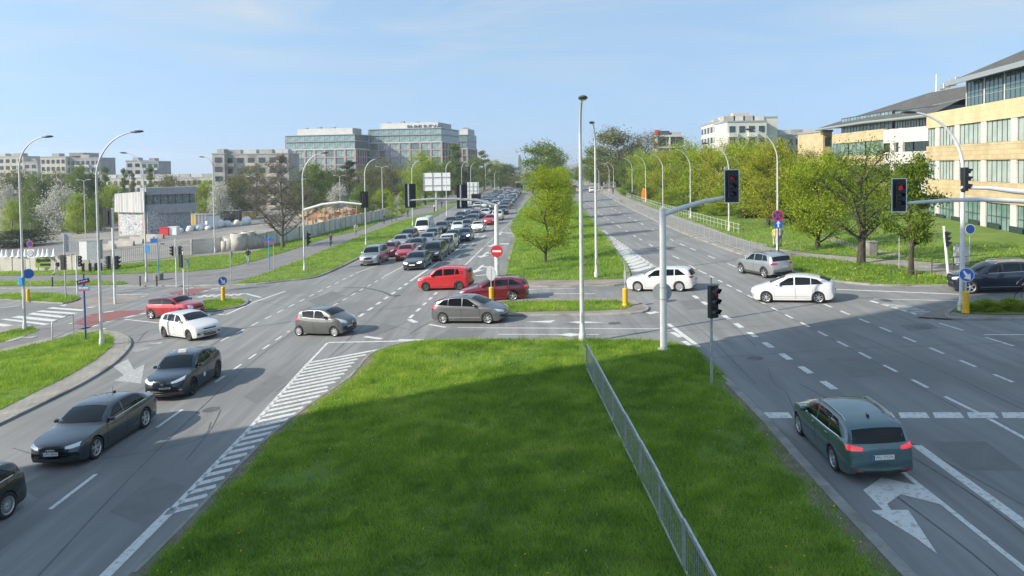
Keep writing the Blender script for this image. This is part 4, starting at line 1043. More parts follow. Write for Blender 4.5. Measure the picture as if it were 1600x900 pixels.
def inside(poly, X, Y):
    px = np.array([p.x for p in poly]); py = np.array([p.y for p in poly]); n = len(px); c = np.zeros(len(X),bool); j = n-1
    for i in range(n):
        cond = ((py[i]>Y) != (py[j]>Y)) & (X < (px[j]-px[i])*(Y-py[i])/((py[j]-py[i]) or 1e-9)+px[i]); c ^= cond; j = i
    return c
def vnoise(X, Y, s, seed):
    """cheap smooth value noise"""
    rs = np.random.RandomState(seed); G = rs.rand(64,64)
    u = X*s; v = Y*s; i = np.floor(u).astype(int); j = np.floor(v).astype(int); f = u-i; g = v-j
    f = f*f*(3-2*f); g = g*g*(3-2*g); a = lambda p,q: G[p%64,q%64]
    return (a(i,j)*(1-f)+a(i+1,j)*f)*(1-g)+(a(i,j+1)*(1-f)+a(i+1,j+1)*f)*g
def dist_line(X, Y, pts):
    D = np.full(len(X), 1e9)
    for i in range(len(pts)-1):
        ax,ay,bx,by = pts[i].x,pts[i].y,pts[i+1].x,pts[i+1].y; l2 = (bx-ax)**2+(by-ay)**2; t = np.clip(((X-ax)*(bx-ax)+(Y-ay)*(by-ay))/l2,0,1)
        D = np.minimum(D, np.hypot(X-ax-t*(bx-ax), Y-ay-t*(by-ay)))
    return D
def grass(name, poly, dens, h, w, z=ZK, ymax=1e9, label='grass', bare=None):
    xs = [p.x for p in poly]; ys = [p.y for p in poly]; x0,x1,y0,y1 = min(xs),max(xs),max(min(ys),12.5),min(max(ys),ymax)
    x0 = max(x0,-80); x1 = min(x1,90)
    n = int((x1-x0)*(y1-y0)*dens); X = np.random.uniform(x0,x1,n); Y = np.random.uniform(y0,y1,n)
    k = inside(poly,X,Y) & (np.abs(X) < Y*0.72+1.5); X, Y = X[k], Y[k]
    patch = vnoise(X,Y,.55,1)*.35+vnoise(X,Y,1.9,2)*.35+vnoise(X,Y,4.5,3)*.3
    bald = vnoise(X,Y,.33,9)
    keep = np.random.rand(len(X)) < np.clip(.35+1.3*patch-.5*(bald>.78),.12,1); X,Y,patch = X[keep],Y[keep],patch[keep]
    worn_ = np.zeros(len(X))
    for pts, wd in (bare or []):
        dd = dist_line(X,Y,pts)/(wd*(.35+1.3*vnoise(X,Y,1.1,31))); worn_ = np.maximum(worn_, np.clip(1.25-dd,0,1))
    keep = np.random.rand(len(X)) > worn_*.96; X,Y,patch,worn_ = X[keep],Y[keep],patch[keep],worn_[keep]
    n = len(X); hh = h*(.30+1.25*patch)*np.random.uniform(.5,1.5,n)*(1+.9*(vnoise(X,Y,2.6,12)>.82))*(1-.6*worn_); ww = w*np.random.uniform(.7,1.3,n)
    a = np.random.uniform(0,2*np.pi,n); lean = np.random.uniform(.25,1.05,n)*hh; b = np.random.uniform(0,2*np.pi,n)
    V = np.zeros((n,3,3)); dx, dy = np.cos(a)*ww/2, np.sin(a)*ww/2
    Z0 = z-.01+TILT*X; V[:,0] = np.stack([X-dx,Y-dy,Z0],1); V[:,1] = np.stack([X+dx,Y+dy,Z0],1); V[:,2] = np.stack([X+np.cos(b)*lean,Y+np.sin(b)*lean,Z0+.01+hh],1)
    tone = np.clip(-.10+.40*vnoise(X,Y,.8,5)+.25*vnoise(X,Y,.22,6)+.50*vnoise(X,Y,2.8,21)*vnoise(X,Y,1.3,22)*1.6+np.random.normal(0,.17,n)+.45*np.clip(vnoise(X,Y,.5,15)-.72,0,1)+.35*worn_,0,1)
    me = mesh_np(name, V.reshape(-1,3), np.arange(n*3).reshape(n,3), M['blade'], np.repeat(tone,3))
    return tag(link(name, me), label, 'grass', kind='stuff')
grass('grass', GR['median_front'], 900, .125, .022, .07, label='long green grass covering the front median', bare=[(fm_left, .55), (fm_right[1:], .8), (PL([(905,540),(1000,720),(1075,890)]), .18)])
grass('grass', GR['verge_left'], 420, .14, .022, label='grass on the near left verge beside the kerb')
grass('grass', GR['verge_path'], 300, .12, .025, label='narrow grass tongue beside the bike path')
for nm, dn, hh, ww, lb in (('verge_road',60,.13,.05,'grass verge between the path and the queue of cars'),('verge_kerb',90,.13,.045,'thin grass strip along the kerb of the left side street'),('verge_wall',50,.14,.055,'grass strip in front of the concrete fence'),
        ('median_far',70,.14,.05,'grass on the far median under the tree'),('island_mid',220,.14,.035,'grass on the narrow island between the crossing lanes'),('island_left',240,.15,.035,'grass on the small island left of the junction'),('island_far_left',150,.16,.04,'grass on the island at the left edge'),
        ('verge_right',110,.15,.05,'weedy grass wedge on the right corner'),('park',22,.15,.08,'grass under the trees in front of the offices')):
    grass('grass', GR[nm], dn, hh, ww, ymax=150, label=lb)
# dandelions and daisies
def flowers(name, col, n, poly, size, z, seed, label, near=None):
    rs = np.random.RandomState(seed); mb = MB(); c = 0; t = 0
    xs = [p.x for p in poly]; ys = [p.y for p in poly]
    while c < n and t < n*60:
        t += 1; x = rs.uniform(min(xs),max(xs)); y = rs.uniform(max(13,min(ys)),max(ys))
        if not inside(poly, np.array([x]), np.array([y]))[0]: continue
        if near is not None and rs.rand() > near(x,y): continue
        r = size*rs.uniform(.7,1.3); zz = z+T(x)+rs.uniform(.05,.11)
        mb.lathe([(0.001,zz),(r*.7,zz+.004),(r,zz+.016),(r*.55,zz+.03),(0.001,zz+.034)], 6, (x,y,0)); c += 1
    return tag(mb.build(name, pbr(name, col, .7)), label, 'flowers', kind='stuff')
flowers('dandelions', (0.75,0.52,0.02), 120, GR['median_front'], .022, .07, 3, 'scattered yellow dandelions in the front median', lambda x,y: 1.0 if x > 4.2 or x < -5.5 else .12)
flowers('daisies', (0.75,0.75,0.72), 60, GR['median_front'], .015, .07, 4, 'scattered white daisies in the front median')
flowers('dandelions', (0.75,0.52,0.02), 90, GR['verge_right'], .05, ZK, 5, 'yellow dandelions in the right corner verge')

# ================================================================= street furniture
ORD = ['nearest','second','third','fourth','fifth','sixth','seventh','eighth','ninth','tenth','eleventh','twelfth','thirteenth','fourteenth','fifteenth','sixteenth','seventeenth','eighteenth','nineteenth','twentieth']
def face_rot(d):
    """matrix whose local z points along d and local y stays up"""
    d = Vector(d).normalized(); x = Vector((0,0,1)).cross(d).normalized(); y = d.cross(x); return Matrix((x,y,d)).transposed()
def lamp_post(bpx, bpy, hpx, hpy, label, group='curved street lamps', r0=.09, mat=None, headsc=1.0, dy=0.0, z=0.0):
    b = P(bpx,bpy,z); H = hgt(bpx,bpy,hpy,z); tip = DP(hpx,hpy,b.y).x-b.x
    root = empty('street_lamp', b, 0, label, 'lamp post', group); mat = mat or M['pole_grey']
    A = Vector((tip,dy,0)); al = max(A.length,.3); up = min(H*.30, al*1.05+.3)
    path = [Vector((0,0,-.15)),Vector((0,0,.9))]; rd = [r0,r0]
    for i in range(1,7): path.append(Vector((0,0,.9+(H-up-.9)*i/6))); rd.append(r0*(1-.35*i/6))
    for i in range(1,11):
        t = math.pi/2*i/10*.92; path.append(A*(1-math.cos(t))*1.0+Vector((0,0,H-up+(up-.10)*math.sin(t)))); rd.append(r0*(.65-.28*i/10))
    MB().tube(path, rd, 10).build('pole', mat, root)
    e = path[-1]; d = (path[-1]-path[-2]); d.z *= .25; d.normalize(); s = headsc
    hm = MB(); prof = [(.02,.0),(.07,.05),(.13,.18),(.17,.38),(.165,.55),(.11,.70),(.02,.76)]
    x = d; y = Vector((0,0,1)).cross(x).normalized(); zc = x.cross(y)
    vs = []; n = 12
    for r,l in prof:
        for j in range(n):
            a = 2*math.pi*j/n; yy = math.cos(a)*r*s; zz_ = math.sin(a)*r*s*(.55 if math.sin(a)>0 else .30)
            vs.append(e+x*(l*s-.06)+y*yy+zc*zz_)
    hm.add(vs, [(i*n+j,i*n+(j+1)%n,(i+1)*n+(j+1)%n,(i+1)*n+j) for i in range(len(prof)-1) for j in range(n)], 0, True)
    ho = hm.build('lamp_head', M['lamp_head'], root)
    gm = MB(); gv = [e+x*(l*s-.06)+y*math.cos(2*math.pi*j/n)*.12*s*f+zc*(-.055*s) for f in (1,) for l,j in [(.40+.22*math.sin(2*math.pi*q/n),q) for q in range(n)]]
    gm.add(gv, [tuple(range(n))]); gm.build('lamp_glass', M['lamp_glass'], ho)
    MB().box((0,-r0*1.0,1.15),(r0*.9,r0*.5,.45)).build('access_door', M['galv_dull'], root)
    MB().lathe([(r0*1.5,0),(r0*1.5,.35),(r0*1.12,.42),(r0*1.02,.9)], 10).build('base_sleeve', mat, root)
    return root
LP = 'street_lamp'
lp = [(39,515,72,212,'lamp post with a blue box on it at the left edge'),(159,540,213,204,'tallest curved lamp post in the near left verge'),(229,440,195,237,'lamp post with a light blue plate, its arm bent left'),
      (336,396,318,244,'lamp post beside the stacked concrete rings, arm bent left')]
LAMP = {}
for i,a in enumerate(lp): LAMP[i] = lamp_post(*a, z=ZK)
LAMP[4] = lamp_post(476,423,506,238,'lamp post carrying a curved signal arm, left of the queue', z=ZK)
row = [(572,383,590,247),(645,353,657,250),(698,337,706,252),(722,316,731,252),(736,310,745,253),(759,303,763,257),(773,297,776,268),(779,294,784,265)]
for i,a in enumerate(row): lamp_post(*a, ORD[i].replace('nearest','second') + ' lamp post along the left verge beside the queue' if False else ['second','third','fourth','fifth','sixth','seventh','eighth','ninth'][i]+' lamp post along the path left of the queue', 'lamp posts along the left verge', z=ZK)
# median lamps: the arm points towards the camera
lamp_post(910,533,905,156,'tall lamp post standing at the end of the front median railing', 'tall median lamps', .115, headsc=1.25, dy=-1.6, z=.07)
lamp_post(932,433,922,192,'tall lamp post on the far median, right of the tree', 'tall median lamps', .11, headsc=1.15, dy=-1.5, z=ZK)
lamp_post(912,296,909,266,'distant lamp post on the far median beyond the tree', 'tall median lamps', z=ZK)
row = [(1215,395,1171,200),(1139,361,1102,222),(1079,341,1051,231),(1036,328,1014,239),(1009,316,988,241),(988,306,972,246),(959,297,945,253),(952,299,939,254),(936,297,930,262)]
for i,a in enumerate(row): lamp_post(*a, ORD[i]+' lamp post in the row along the right pavement', 'lamp posts along the right pavement', z=ZK)
LAMP['r'] = lamp_post(1503,485,1420,171,'white lamp post on the right island beside a yellow bollard', 'curved street lamps', .125, M['mast_white'], z=ZK)
for px,py,ty,lb in ((532,335,276,'slim lamp post standing in the building yard'),(598,332,262,'double pole lamp in the yard behind the concrete fence'),(134,372,283,'thin pole in the yard behind the side street'),(81,350,275,'thin far pole in the yard near the blossom bushes')):
    b = P(px,py,ZK); H = hgt(px,py,ty,ZK); rt = empty('yard_lamp', b, 0, lb, 'lamp post', 'yard lamps')
    MB().tube([(0,0,0),(0,0,H*.5),(0,0,H)],[.11,.09,.06],8).build('pole', M['pole_grey'], rt)
    for sg in (-1,1):
        MB().tube([(0,0,H-.05),(sg*.5,0,H+.25),(sg*.8,0,H+.28)],[.04,.035,.03],6).build('arm', M['pole_grey'], rt); MB().bev((sg*1.1,0,H+.3),(.7,.3,.12),.08).build('lamp_head', M['galv'], rt)

def signal_head(parent, loc, yaw, board=True, lit=None, sc=1.0, border=True):
    """black three-lens signal; yaw 0 faces the camera (-y). Housing mesh with lens and visor children"""
    R = Matrix.Rotation(yaw,3,'Z'); mb = MB()
    mb.bev((0,0,0),(.34*sc,.20*sc,1.06*sc),.03,0)
    hd = mb.build('signal_head', M['signal_black'], parent, loc, (0,0,yaw))
    if board:
        MB().box((0,.03,0),(.66*sc,.03,1.46*sc)).build('backing_board', M['signal_black'], hd)
        if border:
            fm = MB(); w,h,t = .66*sc,1.46*sc,.035*sc
            for c,d in (((0,0,h/2-t/2),(w,.05,t)),((0,0,-h/2+t/2),(w,.05,t)),((w/2-t/2,0,0),(t,.05,h-2*t)),((-w/2+t/2,0,0),(t,.05,h-2*t))): fm.box((c[0],.02,c[2]),d)
            fm.build('board_border', M['white'], hd)
    for i,zc in enumerate((.34,0,-.34)):
        zc *= sc; m = M['lens_off'] if (lit is None or i) else lit
        MB().lathe([(.0,-.115),(.09,-.112),(.125,-.102)],14,(0,0,0),Matrix.Rotation(rad(0),3,'X')@Matrix(((1,0,0),(0,0,1),(0,-1,0)))).build('lens', m, hd, (0,0,zc)).scale = (sc,sc,sc)
        vm = MB(); vs = []; n = 12
        for j in range(n+1):
            a = math.pi*(-.15+1.3*j/n); vs.append((math.cos(a)*.145*sc,-.10*sc,math.sin(a)*.145*sc+zc)); L = .10+.16*max(0,math.sin(a)); vs.append((math.cos(a)*.14*sc,-(.10+L)*sc,math.sin(a)*.14*sc+zc-.02))
        vm.add(vs, [(2*j,2*j+1,2*j+3,2*j+2) for j in range(n)], 0, True); vm.build('visor', M['signal_black'], hd)
    return hd
def disc_sign(parent, loc, r, d, layers, back=None, name='sign_plate', t=.025):
    """round plate facing d; layers: (radius factor, material)"""
    R = face_rot(d); mb = MB(); n = 24
    mb.lathe([(0,-t/2),(r,-t/2),(r,t/2),(0,t/2)], n, (0,0,0), R, 0, False)
    o = mb.build(name, back or M['sign_back'], parent, loc)
    for i,(f,m) in enumerate(layers):
        MB().disc(R@Vector((0,0,t/2+.003*(i+1))), r*f, R, n).build('sign_face', m, o)
    return o, R
def post(parent, H, r=.04, mat=None, name='post', n=8, lean=(0,0)):
    return MB().tube([(0,0,-.05),(lean[0]*.5,lean[1]*.5,H*.5),(lean[0],lean[1],H)], [r,r,r*.9], n).build(name, mat or M['galv'], parent)
CAMDIR = Vector((0,-1,0))

# near median mast with cantilever signal
b = P(1037,546,.07); mast = empty('signal_mast', b, 0, 'thick white mast with cantilever signal arm at the median tip', 'traffic light', 'cantilever signal masts')
H = hgt(1037,546,326,.07); MB().tube([(0,0,-.1),(0,0,H*.5),(0,0,H)],[.155,.148,.14],16).build('mast', M['mast_white'], mast)
MB().lathe([(.14,H),(.12,H+.04),(0,H+.07)],16).build('mast_cap', M['mast_white'], mast); MB().lathe([(.27,0),(.27,.05),(.19,.09)],16).build('base_plate', M['mast_white'], mast)
e = DP(1131,309,b.y)-b; a0 = Vector((.1,0,H-.22))
MB().tube([a0, a0.lerp(e,.33)+Vector((0,0,.06)), a0.lerp(e,.66)+Vector((0,0,.08)), e],[.12,.11,.095,.08],12).build('arm', M['mast_white'], mast)
sc_ = DP(1143.5,291,b.y-.12)-b; signal_head(mast, sc_, 0, True, M['lens_dimred'])
for zz_ in (458-9,458+9): MB().lathe([(.150,-.02),(.158,-.015),(.158,.015),(.150,.02)],14,(0,0,DP(1037,zz_,b.y).z-b.z)).build('clamp', M['galv_dull'], mast)
disc_sign(mast, Vector((0,.24,DP(1037,458,b.y).z-b.z)), .42, (0,1,0), [(.97,M['white'])])
# post signal right of it
b = P(1112,600,.07); sp = empty('signal_post', b, 0, 'black signal on a thin galvanised post in the grass, right of the white mast', 'traffic light', 'post signals')
H = hgt(1112,600,470,.07); post(sp, H+.4, .052); signal_head(sp, Vector((.02,-.16,H)), rad(28), False, M['lens_dimred'], 1.10)
MB().tube([(0,0,H+.35),(0,0,H+.85)],.03,6).build('antenna', M['galv'], sp)
for q_ in (.45,-.45): MB().box((0,-.05,H+q_),(.06,.12,.04)).build('bracket', M['galv_dull'], sp)
# mast with the no-entry sign and two boards facing the queue
b = P(777,434.5,ZK); ms = empty('signal_mast', b, 0, 'white mast with no-entry sign and two-board signal arm over the queue', 'traffic light', 'cantilever signal masts')
H = hgt(777,434.5,319,ZK); MB().tube([(0,0,-.05),(0,0,H)],[.20,.15],14).build('mast', M['mast_white'], ms)
e = DP(640,313,b.y)-b; m1 = DP(715,311,b.y)-b
MB().tube([(0,0,H-.1), Vector((0,0,H)).lerp(m1,.5)+Vector((0,0,.12)), m1, m1.lerp(e,.5)+Vector((0,0,.06)), e],[.12,.11,.10,.085,.07],10).build('arm', M['galv'], ms)
for px,py in ((641,306),(722,307)):
    c = DP(px,py,b.y+.15)-b; signal_head(ms, c, rad(195), True, None, 1.25, False)
    q = MB().box((0,0,0),(.10,.05,1.7)); q.build('bracket', M['galv'], ms, c+Vector((-.10,-.24,.05)))
no, R = disc_sign(ms, Vector((0,-.22,DP(776,392,b.y).z-b.z)), .46, (-.05,-1,0), [(.98,M['sign_red'])]); MB().box(R@Vector((0,0,.025)),(.66,.15,.012),0,0,R).build('white_bar', M['white'], no)
# the arm on the lamp post left of the queue
lo = LAMP[4]; b = lo.location; a0 = DP(475,328,b.y)-b; m1 = DP(532,316,b.y)-b; e = DP(565,319,b.y)-b
MB().tube([a0, a0.lerp(m1,.5)+Vector((0,0,.15)), m1, e],[.13,.12,.11,.09],10).build('signal_arm', M['mast_white'], lo)
signal_head(lo, DP(569,312,b.y)-b+Vector((0,.1,0)), rad(190), True, None, 1.05, False)
signal_head(lo, DP(481,373,b.y)-b, rad(100), True, None, 1.0, False)
# signals of the left arm
def sig_pole(px,py,ty,label,heads,r=.075,mat=None,z=ZK):
    b = P(px,py,z); rt = empty('signal_post', b, 0, label, 'traffic light', 'post signals'); H = hgt(px,py,ty,z); tx = DP(px,ty,b.y).x-b.x
    post(rt, H, r, mat or M['mast_white'])
    for hx,hy,yaw,board,s in heads: signal_head(rt, DP(hx,hy,b.y)-b+Vector((0,-.05,0)), rad(yaw), board, None, s, False)
    return rt
sig_pole(180,475,325,'white signal post with a black board high up, left of the red car',[(168,340,172,True,1.0),(170,410,-95,False,.95),(183,410,95,False,.95)],.10,z=0)
sig_pole(121,462,398,'pale post with a small signal behind the blue street signs',[(125,408,60,False,.85)],.07,z=0)
sig_pole(276,447,372,'thin white post with paired signals in front of the steel fence',[(270,392,-70,False,.8),(281,392,80,False,.8)],.06)
sig_pole(288,461,393,'white post with a black signal board beside the red bike crossing',[(283,408,165,False,.95)],.07,z=0)
rt = sig_pole(1483,443,353,'leaning white post with a small black signal behind the white lamp post',[(1485,373,70,False,.8)],.085)
rt.rotation_euler = (0,rad(-5.5),0)
rt = sig_pole(103,466,365,'grey post with an inverted triangle sign seen from behind',[(100,410,170,True,.85)],.06,M['galv'])
b = rt.location; c = DP(103,372,b.y)-b; mb = MB(); mb.prism([(-.5,.43),(.5,.43),(0,-.45)],-.012,.012); q = mb.build('triangle_plate', M['sign_back'], rt, c+Vector((0,.1,0)), (rad(90),0,0))
MB().box((0,.1,0),(.62,.03,.8)).build('sign_plate', M['sign_back'], rt, DP(104,386,b.y)-b)
# off-frame mast on the right whose two arms reach into the picture
b = Vector((26.2,33.0,T(26.2))); ms = empty('signal_mast', b, 0, 'mast beyond the right edge with a red signal on its long arm', 'traffic light', 'cantilever signal masts')
MB().tube([(0,0,-.05),(0,0,5.6)],[.2,.16],14).build('mast', M['mast_white'], ms)
e = DP(1419,317,b.y)-b; m1 = DP(1530,311.5,b.y)-b; MB().tube([(0,0,5.0),m1.lerp(Vector((0,0,5.0)),.5),m1,m1.lerp(e,.5)+Vector((0,0,.03)),e],[.12,.11,.10,.08,.06],10).build('arm', M['mast_white'], ms)
signal_head(ms, DP(1405,305,b.y-.1)-b, 0, True, M['lens_red'], 1.0)
e = DP(1502,293,b.y+.8)-b; m1 = DP(1588,299,b.y+.5)-b; MB().tube([(0,0,5.3),m1,m1.lerp(e,.5)+Vector((0,0,.06)),e],[.13,.12,.09,.07],10).build('arm', M['mast_white'], ms)
signal_head(ms, DP(1507,280,b.y+.8)-b, rad(88), False, None, .98); MB().box((0,0,0),(.12,.12,.2)).build('camera', M['signal_black'], ms, DP(1505,297,b.y+.8)-b)

# --- yellow bollards with signs
def yellow_bollard(px,py,ty,label,sign=None,z=ZK):
    b = P(px,py,z); rt = empty('traffic_bollard', b, 0, label, 'bollard', 'yellow island bollards'); Hb = 1.02
    prof = [(.17,0),(.175,.02),(.175,.10),(.15,.13)]
    for i in range(5): z0 = .16+i*.16; prof += [(.155,z0),(.145,z0+.03),(.145,z0+.11),(.155,z0+.14)]
    prof += [(.155,Hb-.06),(.12,Hb),(0,Hb+.02)]
    MB().lathe(prof,14).build('bollard_body', M['yellow'], rt)
    if ty:
        H = hgt(px,py,ty,z); MB().tube([(0,0,Hb-.05),(0,0,H)],.035,8).build('post', M['galv'], rt)
        if sign: sign(rt, H)
    return rt
def blue_arrow(d):
    def f(rt,H):
        o,R = disc_sign(rt, Vector((0,-.06,H-.28)), .33, d, [(.98,M['white']),(.92,M['sign_blue'])])
        mb = MB(); mb.add([R@Vector((x,y,.03)) for x,y in ((-.16,.15),(-.10,.21),(.08,.0),(.16,.07),(.17,-.20),(-.10,-.17),(-.03,-.09))],[(0,1,2,6)] ,0); mb.add([R@Vector((x,y,.03)) for x,y in ((.16,.10),(.19,-.21),(-.13,-.17))],[(0,2,1)])
        mb.build('arrow', M['white'], o)
    return f
yellow_bollard(349,470,433,'yellow bollard with a blue arrow disc on the left island',blue_arrow((.55,-1,0)))
yellow_bollard(768,474,418,'yellow bollard with a grey disc seen from behind, by the grey car',lambda rt,H: disc_sign(rt,Vector((0,.02,H-.36)),.46,(.75,.66,0),[(.97,M['white'])]))
yellow_bollard(977,478,414,'yellow bollard with an edge-on sign on the middle island',lambda rt,H: disc_sign(rt,Vector((0,0,H-.62)),.34,(1,.06,0),[(.97,M['sign_blue'])]))
yellow_bollard(1509,489,420,'yellow bollard with a blue arrow sign beside the white lamp post',blue_arrow((-.75,-.66,0)))
b = P(44,470,ZK); yb = empty('traffic_bollard', b, 0, 'dull yellow bollard behind the lamp post at the left edge','bollard','yellow island bollards'); MB().lathe([(.15,0),(.15,.9),(.1,1.0),(0,1.0)],12).build('bollard_body', M['yellow'], yb)

# --- things fixed on lamp posts and other sign posts
b = LAMP[0].location; q = DP(35,439,b.y)-b; MB().bev(q+Vector((0,-.08,0)),(.33,.28,.5),.05).build('blue_box', M['sky_blue'], LAMP[0]); disc_sign(LAMP[0], DP(43,428,b.y)-b+Vector((0,.1,0)), .32, (.4,-1,0), [(.97,M['sign_blue'])])
MB().bev(DP(37,458,b.y)-b,(.2,.2,.5),.04).build('switch_box', M['pole_grey'], LAMP[0])
b = LAMP[2].location; MB().box(DP(231,389,b.y)-b+Vector((0,-.14,0)),(.42,.03,.75)).build('blue_plate', M['sky_blue'], LAMP[2])
def sign_post(px,py,ty,label,r=.035,mat=None,z=ZK):
    b = P(px,py,z); rt = empty('sign_post', b, 0, label, 'road sign', 'road sign posts'); post(rt, hgt(px,py,ty,z), r, mat); return rt, b
rt,b = sign_post(48,447,373,'no-stopping disc above a white 50 plate at the left edge')
disc_sign(rt, DP(47.5,381,b.y)-b+Vector((0,-.06,0)), .32, CAMDIR, [(.98,M['sign_red']),(.78,M['deep_blue'])])
q = DP(48.5,396,b.y)-b; MB().box(q+Vector((0,-.06,0)),(.72,.03,.80)).build('white_plate', M['white'], rt); disc_sign(rt, q+Vector((0,-.08,0)), .30, CAMDIR, [(.98,M['deep_blue']),(.80,M['white'])])
t = link('numerals', text_mesh('50', .34, M['ink']), rt, q+Vector((0,-.105,0)), (rad(90),0,0))
rt,b = sign_post(134,531,428,'blue post with tilted blue and red street name boards',.05,M['deep_blue'])
for (px,py,w,h,rz_,two) in ((131,440,.68,.28,18,False),(132,450.5,.74,.26,-4,True)):
    q = DP(px,py,b.y)-b; o = MB().box((0,0,0),(w,.03,h)).build('name_board', M['deep_blue'] if not two else M['sky_blue'], rt, q+Vector((0,-.07,0)), (0,rad(-12) if not two else 0,rad(rz_)))
    MB().box((0,-.02,-h*.36),(w,.012,h*.28)).build('red_band', M['sign_red'], o)
    for k_ in range(4): MB().box((-w*.30+k_*w*.19,-.02,.035),(w*(.13 if k_%2 else .16),.01,h*.22)).build('white_lettering', M['white'], o)
rt,b = sign_post(248,437,371,'blue direction boards on a post set in a concrete block',.05,M['sky_blue'])
MB().bev((0,0,.3),(.7,.7,.62),.1).build('concrete_block', M['kerbstone'], rt); q = DP(240,376,b.y)-b; MB().box(q,(.62,.03,.42)).build('direction_board', M['sign_blue'], rt); MB().box(DP(254,381,b.y)-b,(.4,.03,.1)).build('direction_board', M['deep_blue'], rt)
rt,b = sign_post(361,443,391,'thin post with a small edge-on sign beside the path'); MB().box(DP(361,397,b.y)-b+Vector((0,-.05,0)),(.14,.4,.5)).build('sign_plate', M['sign_back'], rt)
rt,b = sign_post(294,461,404,'short post with a grey plate beside the white signal post',.04,None,0); MB().box(DP(294,411,b.y)-b+Vector((0,-.05,0)),(.16,.2,.6)).build('sign_plate', M['sign_back'], rt)
rt,b = sign_post(1216,398,330,'dark post with no-stopping disc above a blue one-way square',.05,M['pole_dark'])
o,R = disc_sign(rt, DP(1215,337,b.y)-b+Vector((0,-.06,0)), .45, CAMDIR, [(.98,M['sign_red']),(.78,M['deep_blue'])])
for s_ in (1,-1): MB().box(R@Vector((0,0,.028)),(.70,.07,.01),0,0,R@Matrix.Rotation(rad(45*s_),3,'Z')).build('cross_stripe', M['sign_red'], o)
q = DP(1215.5,350,b.y)-b; o = MB().box(q+Vector((0,-.06,0)),(.66,.03,.66)).build('blue_square', M['sign_blue'], rt)
mb = MB(); mb.add([q+Vector((x,-.085,z)) for x,z in ((-.06,-.25),(.06,-.25),(.06,.05),(.17,.02),(0,.27),(-.17,.02),(-.06,.05))],[(0,1,2,3,4,5,6)]); mb.build('white_arrow', M['white'], rt)
rt,b = sign_post(1515,407,352,'post with a small blue disc on the park lawn before the offices'); disc_sign(rt, DP(1515,358,b.y)-b+Vector((0,-.06,0)), .34, CAMDIR, [(.98,M['white']),(.9,M['deep_blue'])])
rt,b = sign_post(1405,419,364,'thin bare grey post on the right corner pavement',.045)
for i,(px,py) in enumerate(((219,447),(245,447),(82,448))):
    b = P(px,py,ZK); tag(MB().lathe([(.07,0),(.075,.85),(.06,.9),(.0,.95)],10).build('bollard', M['pole_dark'], None, b), ['short dark bollard left of the concrete block by the crossing','short dark bollard right of the crossing lamp post','short dark bollard beyond the left island'][i], 'bollard', 'dark crossing bollards')
# street name boards farther left and a rubbish bin
for px,py,ty,lb in ((421,420,368,'far pair of street name boards beside the bare tree'),):
    rt,b = sign_post(px,py,ty,lb,.05,M['sky_blue']); MB().box(DP(px-1,375,b.y)-b,(1.1,.03,.22)).build('name_board', M['sign_blue'], rt); MB().box(DP(px,379,b.y)-b,(.9,.03,.14)).build('name_board', M['sign_red'], rt); post(rt, 2.4, .04).location = (.45,0,0)
b = P(1361,399,ZK); tb = empty('litter_bin', b, 0, 'square stone litter bin between the two trunks on the right','litter bin'); MB().bev((0,0,.5),(.7,.7,1.0),.08).build('bin_body', M['kerbstone'], tb); MB().bev((0,0,1.03),(.8,.8,.07),.1).build('bin_rim', M['kerbstone'], tb)
b = P(1502,413,ZK); tb = empty('litter_bin', b, 0, 'grey cabinet behind the white lamp post on the right','cabinet'); MB().bev((0,0,.6),(.75,.6,1.2),.05).build('cabinet_body', M['pole_grey'], tb); MB().bev((0,0,1.23),(.85,.7,.06),.05).build('cabinet_lid', M['galv_dull'], tb)

# --- railing on the front median: panels of bars between posts
fr = empty('median_railing', P(917,579,.07), 0, 'long galvanised bar railing running along the front median', 'railing')
A = P(917,579,.07); B = P(1046,847,.07); dirn = (B-A).normalized(); LT = 26.5; npan = 12; pl = LT/npan
bar_me = MB().tube([(0,0,.10),(0,0,1.02)],.0065,5,caps=False).mesh('bar', M['galv_dull'])
ang = math.atan2(dirn.y,dirn.x)
post_me = MB().box((0,0,.54),(.06,.05,1.12)).mesh('post', M['galv_dull'])
for i in range(npan+1):
    link('post', post_me, fr, dirn*(i*pl), (0,0,ang))
for i in range(npan):
    p0 = dirn*(i*pl); mb = MB()
    dz = random.uniform(-.012,.012)
    mb.box((pl/2,0,1.085),(pl-.02,.052,.045)); mb.box((pl/2,0,.09),(pl-.07,.035,.04)); mb.box((pl/2,.0,1.0),(pl-.07,.03,.025))
    pn = mb.build('panel_frame', M['galv'], fr, p0+Vector((0,0,dz)), (random.uniform(-.012,.012),0,ang+random.uniform(-.006,.006)))
    nb = 13
    for k in range(nb):
        o = link('bar', bar_me, pn, ((k+1)*pl/(nb+1),0,0))
# rail loop on the left verge
rl = empty('rail_loop', P(82,532,ZK), 0, 'pale tube rail loop at the tip of the left verge', 'railing'); d_ = P(115,518,ZK)-P(82,532,ZK)
MB().tube([(0,0,-.05),(0,0,1.0),d_*.03+Vector((0,0,1.08)),d_*.97+Vector((0,0,1.08)),d_+Vector((0,0,1.0)),d_+Vector((0,0,-.05))],.035,8).build('hoop', M['galv'], rl)
MB().tube([Vector((0,0,.12)),d_+Vector((0,0,.12))],.03,8).build('lower_rail', M['galv'], rl)
